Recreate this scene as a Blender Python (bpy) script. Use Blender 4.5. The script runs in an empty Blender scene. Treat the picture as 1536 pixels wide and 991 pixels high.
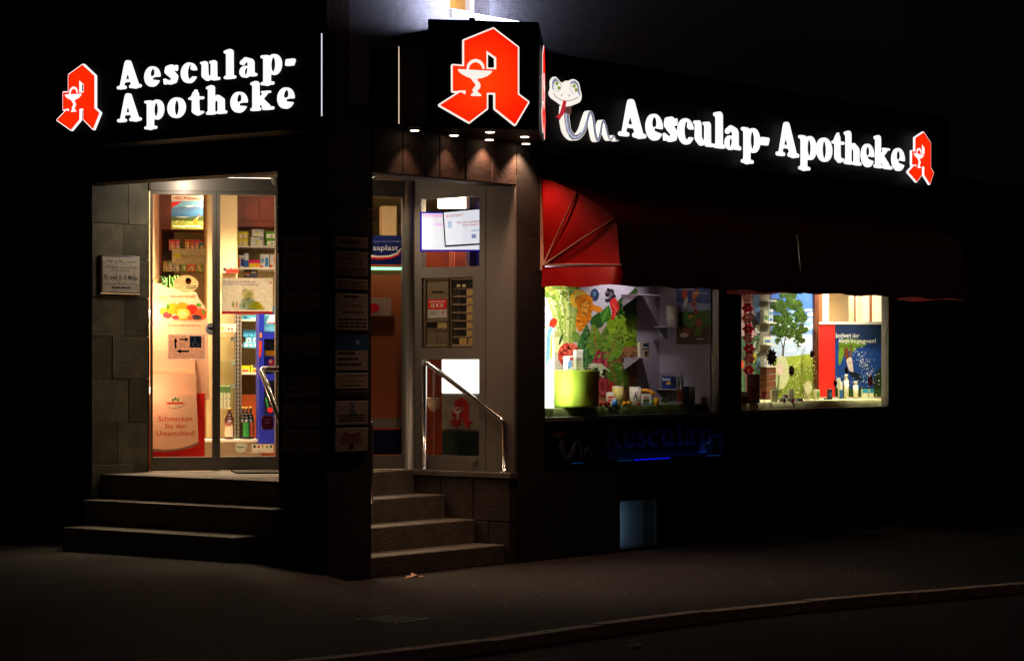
import bpy, math, random
import numpy as np
from mathutils import Vector
from mathutils.geometry import tessellate_polygon

# ------------------------------------------------------------------ camera, sky, exposure
SC = bpy.context.scene
F_PX, CX, HY, EYE = 3700.0, 768.0, 540.0, 1.63     # focal length in photo pixels, principal x, horizon row, eye height
CAM = Vector((-13.436, -12.053, EYE))
FWD = Vector((0.7923, 0.6101, 0.0)); RGT = Vector((0.6101, -0.7923, 0.0))
FACE_CAM = math.atan2(RGT.y, RGT.x)
cd = bpy.data.cameras.new('camera'); cam = bpy.data.objects.new('camera', cd)
SC.collection.objects.link(cam); SC.camera = cam
cam.location = CAM
cam.rotation_euler = (math.pi/2, 0, math.atan2(FWD.y, FWD.x) - math.pi/2)
cd.sensor_width = 36.0; cd.lens = F_PX/1536*36.0
cd.shift_y = (HY - 495.5)/1536
cd.clip_start = 0.1; cd.clip_end = 2000

world = bpy.data.worlds.new('World'); SC.world = world; world.use_nodes = True
wn = world.node_tree.nodes; wl = world.node_tree.links
wn['Background'].inputs[0].default_value = (1.0, 0.52, 0.34, 1)      # night sky, faint brownish city glow
wn['Background'].inputs[1].default_value = 0.009

SC.view_settings.view_transform = 'Standard'; SC.view_settings.look = 'None'
SC.view_settings.exposure = 0.0; SC.view_settings.gamma = 1.0
SC.view_settings.use_curve_mapping = False
SC.render.engine = 'CYCLES'
SC.cycles.use_denoising = True
SC.cycles.max_bounces = 8; SC.cycles.diffuse_bounces = 3; SC.cycles.glossy_bounces = 3
SC.cycles.transparent_max_bounces = 16; SC.cycles.transmission_bounces = 4
SC.cycles.sample_clamp_indirect = 4.0; SC.cycles.sample_clamp_direct = 0.0
SC.cycles.caustics_reflective = False; SC.cycles.caustics_refractive = False

COL = SC.collection
R = math.radians
rnd = random.Random(7)

# ------------------------------------------------------------------ colours and materials
def L(h, k=1.0):
    h = h.lstrip('#'); o = []
    for i in (0, 2, 4):
        c = int(h[i:i+2], 16)/255
        o.append((c/12.92 if c <= 0.04045 else ((c+0.055)/1.055)**2.4)*k)
    return (o[0], o[1], o[2], 1.0)

MATS = {}
def mat(name, col='#808080', rough=0.6, metal=0.0, emit=0.0, var=0.0, scale=6.0, bump=0.0, spec=0.5, k=1.0, ecol=None, vor=False):
    if name in MATS: return MATS[name]
    m = bpy.data.materials.new(name); m.use_nodes = True
    n, l = m.node_tree.nodes, m.node_tree.links
    b = n['Principled BSDF']; c = L(col, k)
    b.inputs['Base Color'].default_value = c
    b.inputs['Roughness'].default_value = rough; b.inputs['Metallic'].default_value = metal
    b.inputs['Specular IOR Level'].default_value = spec
    if emit:
        b.inputs['Emission Color'].default_value = L(ecol) if ecol else c
        b.inputs['Emission Strength'].default_value = emit
    if var or bump:
        tc = n.new('ShaderNodeTexCoord')
        nz = n.new('ShaderNodeTexNoise'); nz.inputs['Scale'].default_value = scale; nz.inputs['Detail'].default_value = 6
        l.new(tc.outputs['Object'], nz.inputs['Vector'])
        if var:
            mx = n.new('ShaderNodeMix'); mx.data_type = 'RGBA'
            mx.inputs[6].default_value = tuple(min(1, x*(1+var)) for x in c[:3])+(1,)
            mx.inputs[7].default_value = tuple(x*(1-var) for x in c[:3])+(1,)
            rp = n.new('ShaderNodeMapRange'); rp.inputs[1].default_value = 0.3; rp.inputs[2].default_value = 0.7
            l.new(nz.outputs[0], rp.inputs[0]); l.new(rp.outputs[0], mx.inputs[0])
            l.new(mx.outputs[2], b.inputs['Base Color'])
        if bump:
            bp = n.new('ShaderNodeBump'); bp.inputs['Strength'].default_value = bump; bp.inputs['Distance'].default_value = 0.02
            nb = n.new('ShaderNodeTexNoise'); nb.inputs['Scale'].default_value = scale*7; nb.inputs['Detail'].default_value = 4
            l.new(tc.outputs['Object'], nb.inputs['Vector'])
            l.new(nb.outputs[0], bp.inputs['Height']); l.new(bp.outputs[0], b.inputs['Normal'])
    MATS[name] = m; return m

def glass_mat(name, tint=(1, 1, 1), refl=1.45, rough=0.0):
    m = bpy.data.materials.new(name); m.use_nodes = True
    n, l = m.node_tree.nodes, m.node_tree.links; n.remove(n['Principled BSDF'])
    t = n.new('ShaderNodeBsdfTransparent'); t.inputs[0].default_value = tint+(1,)
    g = n.new('ShaderNodeBsdfGlossy'); g.inputs['Roughness'].default_value = rough
    lw = n.new('ShaderNodeLayerWeight'); lw.inputs[0].default_value = 0.5
    pw = n.new('ShaderNodeMath'); pw.operation = 'POWER'; pw.inputs[1].default_value = 5.0; l.new(lw.outputs['Facing'], pw.inputs[0])
    fr = n.new('ShaderNodeMath'); fr.operation = 'MULTIPLY_ADD'; fr.inputs[1].default_value = .9; fr.inputs[2].default_value = ((refl-1)/(refl+1))**2; l.new(pw.outputs[0], fr.inputs[0])
    mx = n.new('ShaderNodeMixShader'); l.new(fr.outputs[0], mx.inputs[0]); l.new(t.outputs[0], mx.inputs[1]); l.new(g.outputs[0], mx.inputs[2])
    l.new(mx.outputs[0], n['Material Output'].inputs[0]); MATS[name] = m; return m

def print_mat(name, rough=0.45, emit=0.0, grain=0.12, spec=0.3):
    m = bpy.data.materials.new(name); m.use_nodes = True
    n, l = m.node_tree.nodes, m.node_tree.links; b = n['Principled BSDF']
    at = n.new('ShaderNodeAttribute'); at.attribute_name = 'Col'
    b.inputs['Roughness'].default_value = rough; b.inputs['Specular IOR Level'].default_value = spec
    tc = n.new('ShaderNodeTexCoord'); nz = n.new('ShaderNodeTexNoise'); nz.inputs['Scale'].default_value = 45; nz.inputs['Detail'].default_value = 5
    l.new(tc.outputs['Object'], nz.inputs['Vector'])
    mr = n.new('ShaderNodeMapRange'); mr.inputs[1].default_value = .3; mr.inputs[2].default_value = .7
    mr.inputs[3].default_value = 1-grain*2; mr.inputs[4].default_value = 1+grain
    l.new(nz.outputs[0], mr.inputs[0])
    vm = n.new('ShaderNodeVectorMath'); vm.operation = 'SCALE'
    l.new(at.outputs['Color'], vm.inputs[0]); l.new(mr.outputs[0], vm.inputs[3])
    l.new(vm.outputs[0], b.inputs['Base Color'])
    if emit:
        l.new(vm.outputs[0], b.inputs['Emission Color']); b.inputs['Emission Strength'].default_value = emit
    MATS[name] = m; return m

def translucent_print(name):
    m = print_mat(name, rough=.6); n, l = m.node_tree.nodes, m.node_tree.links
    b = n['Principled BSDF']; t = n.new('ShaderNodeBsdfTranslucent'); l.new(b.inputs['Base Color'].links[0].from_socket, t.inputs[0])
    mx = n.new('ShaderNodeMixShader'); mx.inputs[0].default_value = .65
    l.new(b.outputs[0], mx.inputs[1]); l.new(t.outputs[0], mx.inputs[2]); l.new(mx.outputs[0], n['Material Output'].inputs[0]); return m

def glow_mat(name, c_mid, c_edge, centre, radius, strength):           # light-box face, brighter where the tubes sit
    m = bpy.data.materials.new(name); m.use_nodes = True; n, l = m.node_tree.nodes, m.node_tree.links; b = n['Principled BSDF']
    tc = n.new('ShaderNodeTexCoord'); d = n.new('ShaderNodeVectorMath'); d.operation = 'DISTANCE'; d.inputs[1].default_value = centre
    l.new(tc.outputs['Object'], d.inputs[0]); mr = n.new('ShaderNodeMapRange'); mr.inputs[2].default_value = radius; l.new(d.outputs['Value'], mr.inputs[0])
    mx = n.new('ShaderNodeMix'); mx.data_type = 'RGBA'; mx.inputs[6].default_value = L(c_mid); mx.inputs[7].default_value = L(c_edge)
    l.new(mr.outputs[0], mx.inputs[0]); l.new(mx.outputs[2], b.inputs['Emission Color']); b.inputs['Emission Strength'].default_value = strength
    b.inputs['Base Color'].default_value = L(c_edge, .5); b.inputs['Roughness'].default_value = .4; MATS[name] = m; return m

# ------------------------------------------------------------------ frames: local x = right, y = into the wall, z = up
class Fr:
    def __init__(s, ox, oy, rz):
        s.o = Vector((ox, oy, 0)); s.rz = rz; s.c, s.s = math.cos(rz), math.sin(rz)
    def w(s, x, y, z=0.0):
        return Vector((s.o.x + s.c*x - s.s*y, s.o.y + s.s*x + s.c*y, z))
    def loc(s, p):
        dx, dy = p.x-s.o.x, p.y-s.o.y
        return (s.c*dx + s.s*dy, -s.s*dx + s.c*dy, p.z)
    def hit(s, px, py, off=0.0):                      # photo pixel -> (x, z) on the plane y = off
        d = FWD + RGT*((px-CX)/F_PX) + Vector((0, 0, (HY-py)/F_PX))
        n = Vector((-s.s, s.c, 0)); q = s.o + n*off
        t = (q-CAM).dot(n)/d.dot(n); p = CAM + d*t
        x, _, z = s.loc(p); return x, z
    def rect(s, r, off=0.0):
        x0, z1 = s.hit(r[0], r[1], off); x1, z0 = s.hit(r[2], r[3], off)
        return x0, x1, z0, z1
def hitz(px, py, z):
    d = FWD + RGT*((px-CX)/F_PX) + Vector((0, 0, (HY-py)/F_PX))
    return CAM + d*((z-CAM.z)/d.z)
def hitd(px, py, depth):
    return CAM + (FWD + RGT*((px-CX)/F_PX) + Vector((0, 0, (HY-py)/F_PX)))*depth

# ------------------------------------------------------------------ mesh builder
class MB:
    def __init__(s): s.v, s.f, s.c, s.sm = [], [], [], []
    def _a(s, vs, fs, c=None, sm=False):
        b = len(s.v); s.v += [tuple(v) for v in vs]
        for f in fs: s.f.append(tuple(i+b for i in f)); s.c.append(c); s.sm.append(sm)
        return s
    def box(s, x0, x1, y0, y1, z0, z1, c=None):
        v = [(x, y, z) for x in (x0, x1) for y in (y0, y1) for z in (z0, z1)]
        return s._a(v, [(0,1,3,2),(4,6,7,5),(0,4,5,1),(2,3,7,6),(0,2,6,4),(1,5,7,3)], c)
    def cbox(s, x0, x1, y0, y1, z0, z1, b=0.006, c=None):          # box with chamfered edges towards the viewer
        o = [(x0, z0), (x1, z0), (x1, z1), (x0, z1)]; i = [(x0+b, z0+b), (x1-b, z0+b), (x1-b, z1-b), (x0+b, z1-b)]
        v = [(x, y1, z) for x, z in o]+[(x, y0+b, z) for x, z in o]+[(x, y0, z) for x, z in i]
        f = [(3,2,1,0), (8,9,10,11)]
        for k in range(4):
            m = (k+1) % 4; f += [(k, m, 4+m, 4+k), (4+k, 4+m, 8+m, 8+k)]
        return s._a(v, f, c)
    def poly(s, pts, y, c=None):
        pts = list(pts); a = sum(pts[i-1][0]*pts[i][1]-pts[i][0]*pts[i-1][1] for i in range(len(pts)))
        if a < 0: pts.reverse()
        tr = tessellate_polygon([[Vector((p[0], p[1], 0)) for p in pts]]) if len(pts) > 4 else [tuple(range(len(pts)))]
        out = []
        for t in tr:
            q = [pts[i] for i in t]; ar = sum(q[i-1][0]*q[i][1]-q[i][0]*q[i-1][1] for i in range(len(q)))
            out.append(t if ar > 0 else tuple(reversed(t)))
        return s._a([(p[0], y, p[1]) for p in pts], out, c)
    def shape(s, loops, y0, y1, c=None):                            # loops (holes too) extruded from y0 (front) to y1
        flat = [p for lp in loops for p in lp]; n = len(flat)
        tr = tessellate_polygon([[Vector((p[0], p[1], 0)) for p in lp] for lp in loops])
        fs = []
        for t in tr:
            q = [flat[i] for i in t]; ar = sum(q[i-1][0]*q[i][1]-q[i][0]*q[i-1][1] for i in range(3))
            if ar < 0: t = tuple(reversed(t))
            fs.append(tuple(t)); fs.append(tuple(i+n for i in reversed(t)))
        b = 0
        for lp in loops:
            m = len(lp)
            for i in range(m):
                j = (i+1) % m; fs.append((b+i, b+i+n, b+j+n, b+j))
            b += m
        return s._a([(p[0], y0, p[1]) for p in flat]+[(p[0], y1, p[1]) for p in flat], fs, c)
    def tube(s, path, r, n=8, c=None, cap=True):
        P = [Vector(p) for p in path]; rings = []
        rs = r if isinstance(r, (list, tuple)) else [r]*len(P)
        for i, p in enumerate(P):
            t = (P[min(i+1, len(P)-1)]-P[max(i-1, 0)]).normalized()
            a = Vector((0, 0, 1)) if abs(t.z) < 0.9 else Vector((1, 0, 0))
            u = t.cross(a).normalized(); w = t.cross(u)
            rings.append([p + (u*math.cos(2*math.pi*k/n)+w*math.sin(2*math.pi*k/n))*rs[i] for k in range(n)])
        v = [q for rg in rings for q in rg]; f = []
        for i in range(len(P)-1):
            for k in range(n):
                j = (k+1) % n; f.append((i*n+k, i*n+j, (i+1)*n+j, (i+1)*n+k))
        if cap: f += [tuple(range(n)), tuple(reversed(range((len(P)-1)*n, len(P)*n)))]
        return s._a(v, f, c, True)
    def lathe(s, cx, cy, prof, n=14, c=None):
        v = [(cx+r*math.cos(2*math.pi*k/n), cy+r*math.sin(2*math.pi*k/n), z) for r, z in prof for k in range(n)]; f = []
        for i in range(len(prof)-1):
            for k in range(n):
                j = (k+1) % n; f.append((i*n+k, i*n+j, (i+1)*n+j, (i+1)*n+k))
        f += [tuple(reversed(range(n))), tuple(range((len(prof)-1)*n, len(prof)*n))]
        return s._a(v, f, c, True)
    def ball(s, cx, cy, cz, rx, ry, rz, c=None, n=10, m=6):
        prof = [(math.sin(math.pi*i/m), -math.cos(math.pi*i/m)) for i in range(m+1)]
        v = [(cx+rx*r*math.cos(2*math.pi*k/n), cy+ry*r*math.sin(2*math.pi*k/n), cz+rz*z) for r, z in prof for k in range(n)]; f = []
        for i in range(m):
            for k in range(n):
                j = (k+1) % n; f.append((i*n+k, i*n+j, (i+1)*n+j, (i+1)*n+k))
        return s._a(v, f, c, True)
    def mesh(s, name, o=(0, 0, 0)):
        me = bpy.data.meshes.new(name)
        me.from_pydata([(v[0]-o[0], v[1]-o[1], v[2]-o[2]) for v in s.v], [], s.f)
        if any(c is not None for c in s.c):
            at = me.color_attributes.new('Col', 'FLOAT_COLOR', 'CORNER')
            buf = []
            for p in me.polygons:
                c = s.c[p.index] or (0.5, 0.5, 0.5, 1)
                buf += list(c)*p.loop_total
            at.data.foreach_set('color', buf)
        me.polygons.foreach_set('use_smooth', s.sm)
        me.update(); return me

def tag(o, label=None, cat=None, group=None, kind=None):
    if label: o['label'] = label
    if cat: o['category'] = cat
    if group: o['group'] = group
    if kind: o['kind'] = kind
    return o
INFO = {}
def thing(fr, name, label, cat, o=(0, 0, 0), group=None, rz=0.0):
    e = bpy.data.objects.new(name, None); COL.objects.link(e); e.empty_display_size = 0.1
    e.location = fr.w(*o); e.rotation_euler = (0, 0, fr.rz+rz); tag(e, label, cat, group)
    INFO[e] = o; return e
def part(t, name, mb, m, root=None, label=None, mats=None):
    o = INFO[root or t]
    ob = bpy.data.objects.new(name, mb.mesh(name, o)); COL.objects.link(ob)
    ob.data.materials.append(MATS[m] if isinstance(m, str) else m); ob.parent = t
    if label: ob['label'] = label
    return ob
def solo(fr, name, label, cat, mb, m, o=(0, 0, 0), group=None, kind=None):
    ob = bpy.data.objects.new(name, mb.mesh(name, o)); COL.objects.link(ob)
    ob.location = fr.w(*o); ob.rotation_euler = (0, 0, fr.rz)
    ob.data.materials.append(MATS[m] if isinstance(m, str) else m)
    tag(ob, label, cat, group, kind); INFO[ob] = o; return ob
def lamp(t, root, kind, p, power, col, **kw):
    o = INFO[root]; ld = bpy.data.lights.new('lamp', kind); ld.energy = power; ld.color = col
    for k, v in kw.items():
        if k not in ('rot',): setattr(ld, k, v)
    ob = bpy.data.objects.new('lamp', ld); COL.objects.link(ob); ob.parent = t
    ob.location = (p[0]-o[0], p[1]-o[1], p[2]-o[2])
    if 'rot' in kw: ob.rotation_euler = kw['rot']
    return ob

# ------------------------------------------------------------------ text and drawn shapes
_tc = {}
def text_mesh(s, bold=0.0):
    key = (s, bold)
    if key not in _tc:
        cu = bpy.data.curves.new('t', 'FONT'); cu.body = s; cu.resolution_u = 2; cu.offset = bold
        ob = bpy.data.objects.new('t', cu); COL.objects.link(ob)
        dg = bpy.context.evaluated_depsgraph_get(); me = bpy.data.meshes.new_from_object(ob.evaluated_get(dg))
        V = [tuple(v.co) for v in me.vertices]; P = [tuple(p.vertices) for p in me.polygons]
        bpy.data.objects.remove(ob); bpy.data.curves.remove(cu); bpy.data.meshes.remove(me)
        _tc[key] = (V, P)
    return _tc[key]
def add_text(mb, s, x0, x1, z0, z1, y, c, bold=0.0, shear=0.0):
    if s[0] == '~': return dashes(mb, x0, x1, z0+(z1-z0)*.2, (z1-z0)*.6, y, c, int(s[1:]), len(mb.v))
    V, P = text_mesh(s, bold)
    if not V: return
    a0, a1 = min(v[0] for v in V), max(v[0] for v in V); b0, b1 = min(v[1] for v in V), max(v[1] for v in V)
    vs = []
    for v in V:
        u, w = (v[0]-a0)/max(a1-a0, 1e-6), (v[1]-b0)/max(b1-b0, 1e-6)
        vs.append((x0+(x1-x0)*u + shear*w, y, z0+(z1-z0)*w))
    mb._a(vs, P, c)
def dashes(mb, x0, x1, z, h, y, c, words=5, seed=0):               # a line of print too small to read
    r = random.Random(seed); x = x0; W = (x1-x0)
    while x < x1-0.02*W:
        w = min(W/words*r.uniform(0.5, 1.2), x1-x)
        mb.poly([(x, z), (x+w, z), (x+w, z+h), (x, z+h)], y, c); x += w + W*0.025
def ell(cx, cy, rx, ry, rot=0.0, n=18):
    c, s = math.cos(R(rot)), math.sin(R(rot))
    return [(cx+rx*math.cos(a)*c-ry*math.sin(a)*s, cy+rx*math.cos(a)*s+ry*math.sin(a)*c) for a in [2*math.pi*k/n for k in range(n)]]
def leaf(x0, y0, x1, y1, w, n=8, wav=0.0, seed=0):
    r = random.Random(seed); dx, dy = x1-x0, y1-y0; l = math.hypot(dx, dy); nx, ny = -dy/l, dx/l; A, B = [], []
    for i in range(n+1):
        t = i/n; k = w*(math.sin(math.pi*t**0.8)+0.02)
        A.append((x0+dx*t+nx*k*(1+wav*r.uniform(-1, 1)), y0+dy*t+ny*k*(1+wav*r.uniform(-1, 1))))
        B.append((x0+dx*t-nx*k*(1+wav*r.uniform(-1, 1)), y0+dy*t-ny*k*(1+wav*r.uniform(-1, 1))))
    return A+B[::-1]
def strip(pts, w):                                                  # polyline with width
    A, B = [], []; ws = w if isinstance(w, (list, tuple)) else [w]*len(pts)
    for i, p in enumerate(pts):
        q0, q1 = pts[max(i-1, 0)], pts[min(i+1, len(pts)-1)]; dx, dy = q1[0]-q0[0], q1[1]-q0[1]; l = math.hypot(dx, dy) or 1
        A.append((p[0]-dy/l*ws[i]/2, p[1]+dx/l*ws[i]/2)); B.append((p[0]+dy/l*ws[i]/2, p[1]-dx/l*ws[i]/2))
    return A+B[::-1]
def inside(p, poly):
    c = False; x, y = p; j = len(poly)-1
    for i in range(len(poly)):
        (xi, yi), (xj, yj) = poly[i], poly[j]
        if (yi > y) != (yj > y) and x < (xj-xi)*(y-yi)/(yj-yi)+xi: c = not c
        j = i
    return c
def mottle(poly, n, cols, s0, s1, seed=0, asp=.6):                  # irregular flecks of colour inside a printed shape
    r = random.Random(seed); xs = [p[0] for p in poly]; ys = [p[1] for p in poly]; out = []; tries = 0
    while len(out) < n and tries < n*6:
        tries += 1; p = (r.uniform(min(xs), max(xs)), r.uniform(min(ys), max(ys)))
        if inside(p, poly):
            s = r.uniform(s0, s1); out.append((ell(p[0], p[1], s, s*r.uniform(asp*.6, 1), r.uniform(0, 180), 7), r.choice(cols)))
    return out
def smooth(pts, k=4, closed=True):
    out = []; n = len(pts)
    for i in range(n if closed else n-1):
        p0, p1, p2, p3 = (pts[(i+j-1) % n] if closed else pts[max(0, min(n-1, i+j-1))] for j in range(4))
        for q in range(k):
            t = q/k
            out.append(tuple(0.5*((2*b)+(-a+c)*t+(2*a-5*b+4*c-d)*t*t+(-a+3*b-3*c+d)*t**3) for a, b, c, d in zip(p0, p1, p2, p3)))
    if not closed: out.append(pts[-1])
    return out

# signed distance shapes -> outlines (for the fat rounded letters and the outlined emblem)
def contours(D, xs, ys):
    ny, nx = D.shape; seg = {}
    def ip(a, b, va, vb): return a+(b-a)*va/(va-vb)
    def ex(j, i): return ('h', j, i)
    def pos(k):
        if k[0] == 'h': j, i = k[1:]; return (ip(xs[i], xs[i+1], D[j, i], D[j, i+1]), ys[j])
        j, i = k[1:]; return (xs[i], ip(ys[j], ys[j+1], D[j, i], D[j+1, i]))
    nxt = {}
    I = D < 0
    for j in range(ny-1):
        for i in range(nx-1):
            c = (I[j, i], I[j, i+1], I[j+1, i+1], I[j+1, i]); s = sum(c)
            if s in (0, 4): continue
            e = [('h', j, i), ('v', j, i+1), ('h', j+1, i), ('v', j, i)]   # bottom right top left
            code = c[0]*1+c[1]*2+c[2]*4+c[3]*8
            tb = {1: [(0, 3)], 2: [(1, 0)], 3: [(1, 3)], 4: [(2, 1)], 5: [(0, 3), (2, 1)], 6: [(2, 0)], 7: [(2, 3)], 8: [(3, 2)],
                  9: [(0, 2)], 10: [(1, 0), (3, 2)], 11: [(1, 2)], 12: [(3, 1)], 13: [(0, 1)], 14: [(3, 0)]}[code]
            for a, b in tb: nxt[e[a]] = e[b]
    loops = []
    while nxt:
        k = next(iter(nxt)); lp = []
        while k in nxt: lp.append(pos(k)); k = nxt.pop(k)
        if len(lp) > 5: loops.append(lp)
    return loops
def thin(lp, eps):
    def dp(a, b):
        if b <= a+1: return []
        p, q = np.array(P[a]), np.array(P[b]); d = q-p; l = np.hypot(*d) or 1e-9
        best, bi = -1, None
        for k in range(a+1, b):
            r = np.array(P[k])-p; ds = abs(d[0]*r[1]-d[1]*r[0])/l if l > 1e-6 else np.hypot(*r)
            if ds > best: best, bi = ds, k
        if best < eps: return []
        return dp(a, bi)+[bi]+dp(bi, b)
    P = lp+[lp[0]]; h = len(lp)//2
    idx = [0]+dp(0, h)+[h]+dp(h, len(lp))
    return [P[i] for i in idx]
GX = np.arange(-0.25, 1.3, 0.0125); GY = np.arange(-0.45, 1.2, 0.0125); XX, YY = np.meshgrid(GX, GY)
def sd_cone(a, b, ra, rb):
    dx, dy = b[0]-a[0], b[1]-a[1]; t = np.clip(((XX-a[0])*dx+(YY-a[1])*dy)/max(dx*dx+dy*dy, 1e-9), 0, 1)
    return np.hypot(XX-a[0]-dx*t, YY-a[1]-dy*t)-(ra+(rb-ra)*t)
def sd_ell(cx, cy, rx, ry, rot=0):
    c, s = math.cos(R(rot)), math.sin(R(rot)); u = (XX-cx)*c+(YY-cy)*s; v = -(XX-cx)*s+(YY-cy)*c
    k = np.hypot(u/rx, v/ry); return (k-1)*min(rx, ry)
def sd_poly(pts, X=None, Y=None):
    X = XX if X is None else X; Y = YY if Y is None else Y
    d = np.full(X.shape, 1e9); sgn = np.ones(X.shape); n = len(pts)
    for i in range(n):
        ax, ay = pts[i]; bx, by = pts[i-1]; ex, ey = bx-ax, by-ay; wx, wy = X-ax, Y-ay
        t = np.clip((wx*ex+wy*ey)/(ex*ex+ey*ey), 0, 1); d = np.minimum(d, np.hypot(wx-ex*t, wy-ey*t))
        c1, c2, c3 = Y >= ay, Y < by, ex*wy > ey*wx
        sgn = np.where((c1 & c2 & c3) | (~c1 & ~c2 & ~c3), -sgn, sgn)
    return d*sgn
GLYPH = {
 'A': ['s .40 .88 .11 .37 .85 .10 .17 .10 .06', 's .40 .88 .12 .66 .10 .125', 's .22 .29 .065 .56 .29 .065', 's .08 .075 .078 .27 .075 .078', 's .52 .08 .08 .80 .08 .08'],
 'e': ['e .33 .345 .33 .365 0', '- e .34 .455 .095 .135 -8', '- s .36 .285 .03 .72 .245 .042', 's .2 .315 .04 .62 .37 .04'],
 's': ['s .46 .52 .09 .32 .615 .085 .18 .56 .11 .17 .46 .12 .30 .37 .13 .43 .26 .125 .41 .14 .11 .25 .075 .08 .10 .14 .085', 's .50 .62 .05 .49 .50 .06', 's .06 .20 .055 .07 .06 .05'],
 'c': ['e .33 .345 .33 .365 0', '- e .37 .36 .105 .215 0', '- s .42 .31 .075 .75 .31 .09', 's .49 .50 .10 .52 .49 .10', 's .3 .07 .06 .56 .17 .05'],
 'u': ['s .17 .58 .12 .17 .22 .13 .28 .10 .10 .42 .13 .07', 's .54 .58 .12 .54 .12 .125', 's .05 .62 .065 .17 .62 .065', 's .42 .62 .065 .54 .62 .065', 's .5 .07 .07 .72 .07 .07'],
 'l': ['s .21 .88 .13 .21 .12 .13', 's .07 .90 .075 .21 .93 .075', 's .07 .07 .075 .36 .07 .075'],
 'a': ['e .24 .20 .235 .215 0', 's .46 .47 .125 .46 .14 .125', 's .12 .50 .095 .26 .615 .075 .44 .52 .11', '- e .26 .215 .06 .105 -12', 's .46 .1 .09 .62 .08 .075'],
 'p': ['s .22 .55 .125 .22 -.22 .125', 'e .46 .34 .265 .365 0', '- e .43 .345 .075 .20 0', 's .07 .62 .07 .22 .62 .07', 's .07 -.245 .072 .40 -.245 .072'],
 '-': ['s .07 .36 .07 .36 .36 .07', 's .09 .42 .07 .38 .42 .07', 's .06 .29 .06 .34 .29 .06'],
 'o': ['e .34 .345 .34 .365 0', '- e .345 .345 .085 .215 0'],
 't': ['s .25 .74 .11 .25 .20 .13 .33 .10 .095 .48 .13 .06', 's .07 .60 .065 .48 .60 .065', 's .12 .62 .05 .27 .86 .05'],
 'h': ['s .20 .88 .125 .20 .12 .125', 's .07 .90 .07 .20 .93 .07', 's .28 .50 .08 .44 .58 .09 .56 .46 .125', 's .57 .45 .125 .57 .12 .125', 's .07 .07 .072 .30 .07 .072', 's .46 .07 .072 .72 .07 .072'],
 'k': ['s .20 .88 .125 .20 .12 .125', 's .07 .90 .07 .20 .93 .07', 's .30 .33 .075 .56 .56 .07', 's .34 .38 .10 .60 .12 .125', 's .07 .07 .072 .32 .07 .072', 's .50 .07 .072 .80 .07 .072', 's .44 .60 .055 .70 .60 .055'],
}
_gl = {}
def glyph(ch):
    if ch not in _gl:
        D = np.full(XX.shape, 1e3)
        for op in GLYPH[ch]:
            t = op.split(); neg = t[0] == '-'; t = t[1:] if neg else t; v = [float(x) for x in t[1:]]
            if t[0] == 'e': d = sd_ell(*v)
            else:
                P = [v[i:i+3] for i in range(0, len(v), 3)]; d = np.full(XX.shape, 1e3)
                for a, b in zip(P, P[1:]): d = np.minimum(d, sd_cone(a, b, a[2], b[2]))
            D = np.maximum(D, -d) if neg else np.minimum(D, d)
        for _ in range(2): D[1:-1, 1:-1] = (D[1:-1, 1:-1]*2+D[:-2, 1:-1]+D[2:, 1:-1]+D[1:-1, :-2]+D[1:-1, 2:])/6
        full = contours(D, GX, GY); lp = [thin(q, 0.004) for q in contours(D+0.022, GX, GY)]
        x0 = min(p[0] for q in full for p in q); x1 = max(p[0] for q in full for p in q)
        _gl[ch] = ([[((p[0]-x0)/(x1-x0), p[1]) for p in q] for q in lp])
    return _gl[ch]

# the pharmacy emblem, traced in its own unit: height 1, centre x = 0
def _e(p): return [((x-586)/505, (660-y)/505) for x, y in p]
EM_OUT = _e([(635,155),(765,250),(765,500),(820,540),(750,660),(645,578),(645,495),(600,495),(600,578),(507,652),(352,566),(466,490),(420,490),(420,355),(480,358),(480,222)])
EM_HOLE = _e([(598,272),(650,308),(650,370),(598,370)])
_X, _Y = np.meshgrid(np.arange(-.55, .55, .01), np.arange(-.08, 1.08, .01))
_D = np.maximum(sd_poly(EM_OUT, _X, _Y), -sd_poly(EM_HOLE, _X, _Y))
EM_WHITE = [thin(q, .002) for q in contours(_D-0.016, np.arange(-.55, .55, .01), np.arange(-.08, 1.08, .01))]
EM_RED = [EM_OUT, EM_HOLE]
EM_BOWL = [_e([(445,374),(628,379),(622,392),(600,408),(575,418),(555,421),(548,428),(560,442),(567,458),(562,474),(548,486),(556,496),(568,505),(570,514),(514,514),(518,503),(530,494),(522,484),(530,470),(540,460),(535,446),(522,432),(515,421),(495,414),(470,402),(452,388)])]
EM_SNAKE = [strip(_e([(497,378),(503,350),(520,332),(541,326),(562,332),(577,350),(583,370)]), [.02,.03,.034,.034,.034,.03,.02])]
EM_NOTCH = [_e([(446,488),(487,486),(487,506),(468,498)])]
def emblem(t, x, z, w, h, y, red='sign_red', white='sign_white', depth=0.05, name='emblem', xf=None):
    def T(loops): return [[(x+p[0]*w, z+p[1]*h) for p in lp] for lp in loops]
    def M(loops, a, b):
        m = MB().shape(T(loops), a, b); return xf(m) if xf else m
    e = part(t, name, M(EM_WHITE, y, y+depth), white)
    part(e, 'red_face', M(EM_RED, y-.004, y-.0005), red, root=t)
    part(e, 'bowl', M(EM_BOWL, y-.008, y-.0045), white, root=t)
    part(e, 'snake', M(EM_SNAKE, y-.008, y-.0045), white, root=t)
    part(e, 'border_notch', M(EM_NOTCH, y-.008, y-.0045), white, root=t)
    return e
def refr(mb, a, b):                                   # re-express a mesh from frame a in frame b
    mb.v = [b.loc(a.w(*v)) for v in mb.v]; return mb

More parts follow.
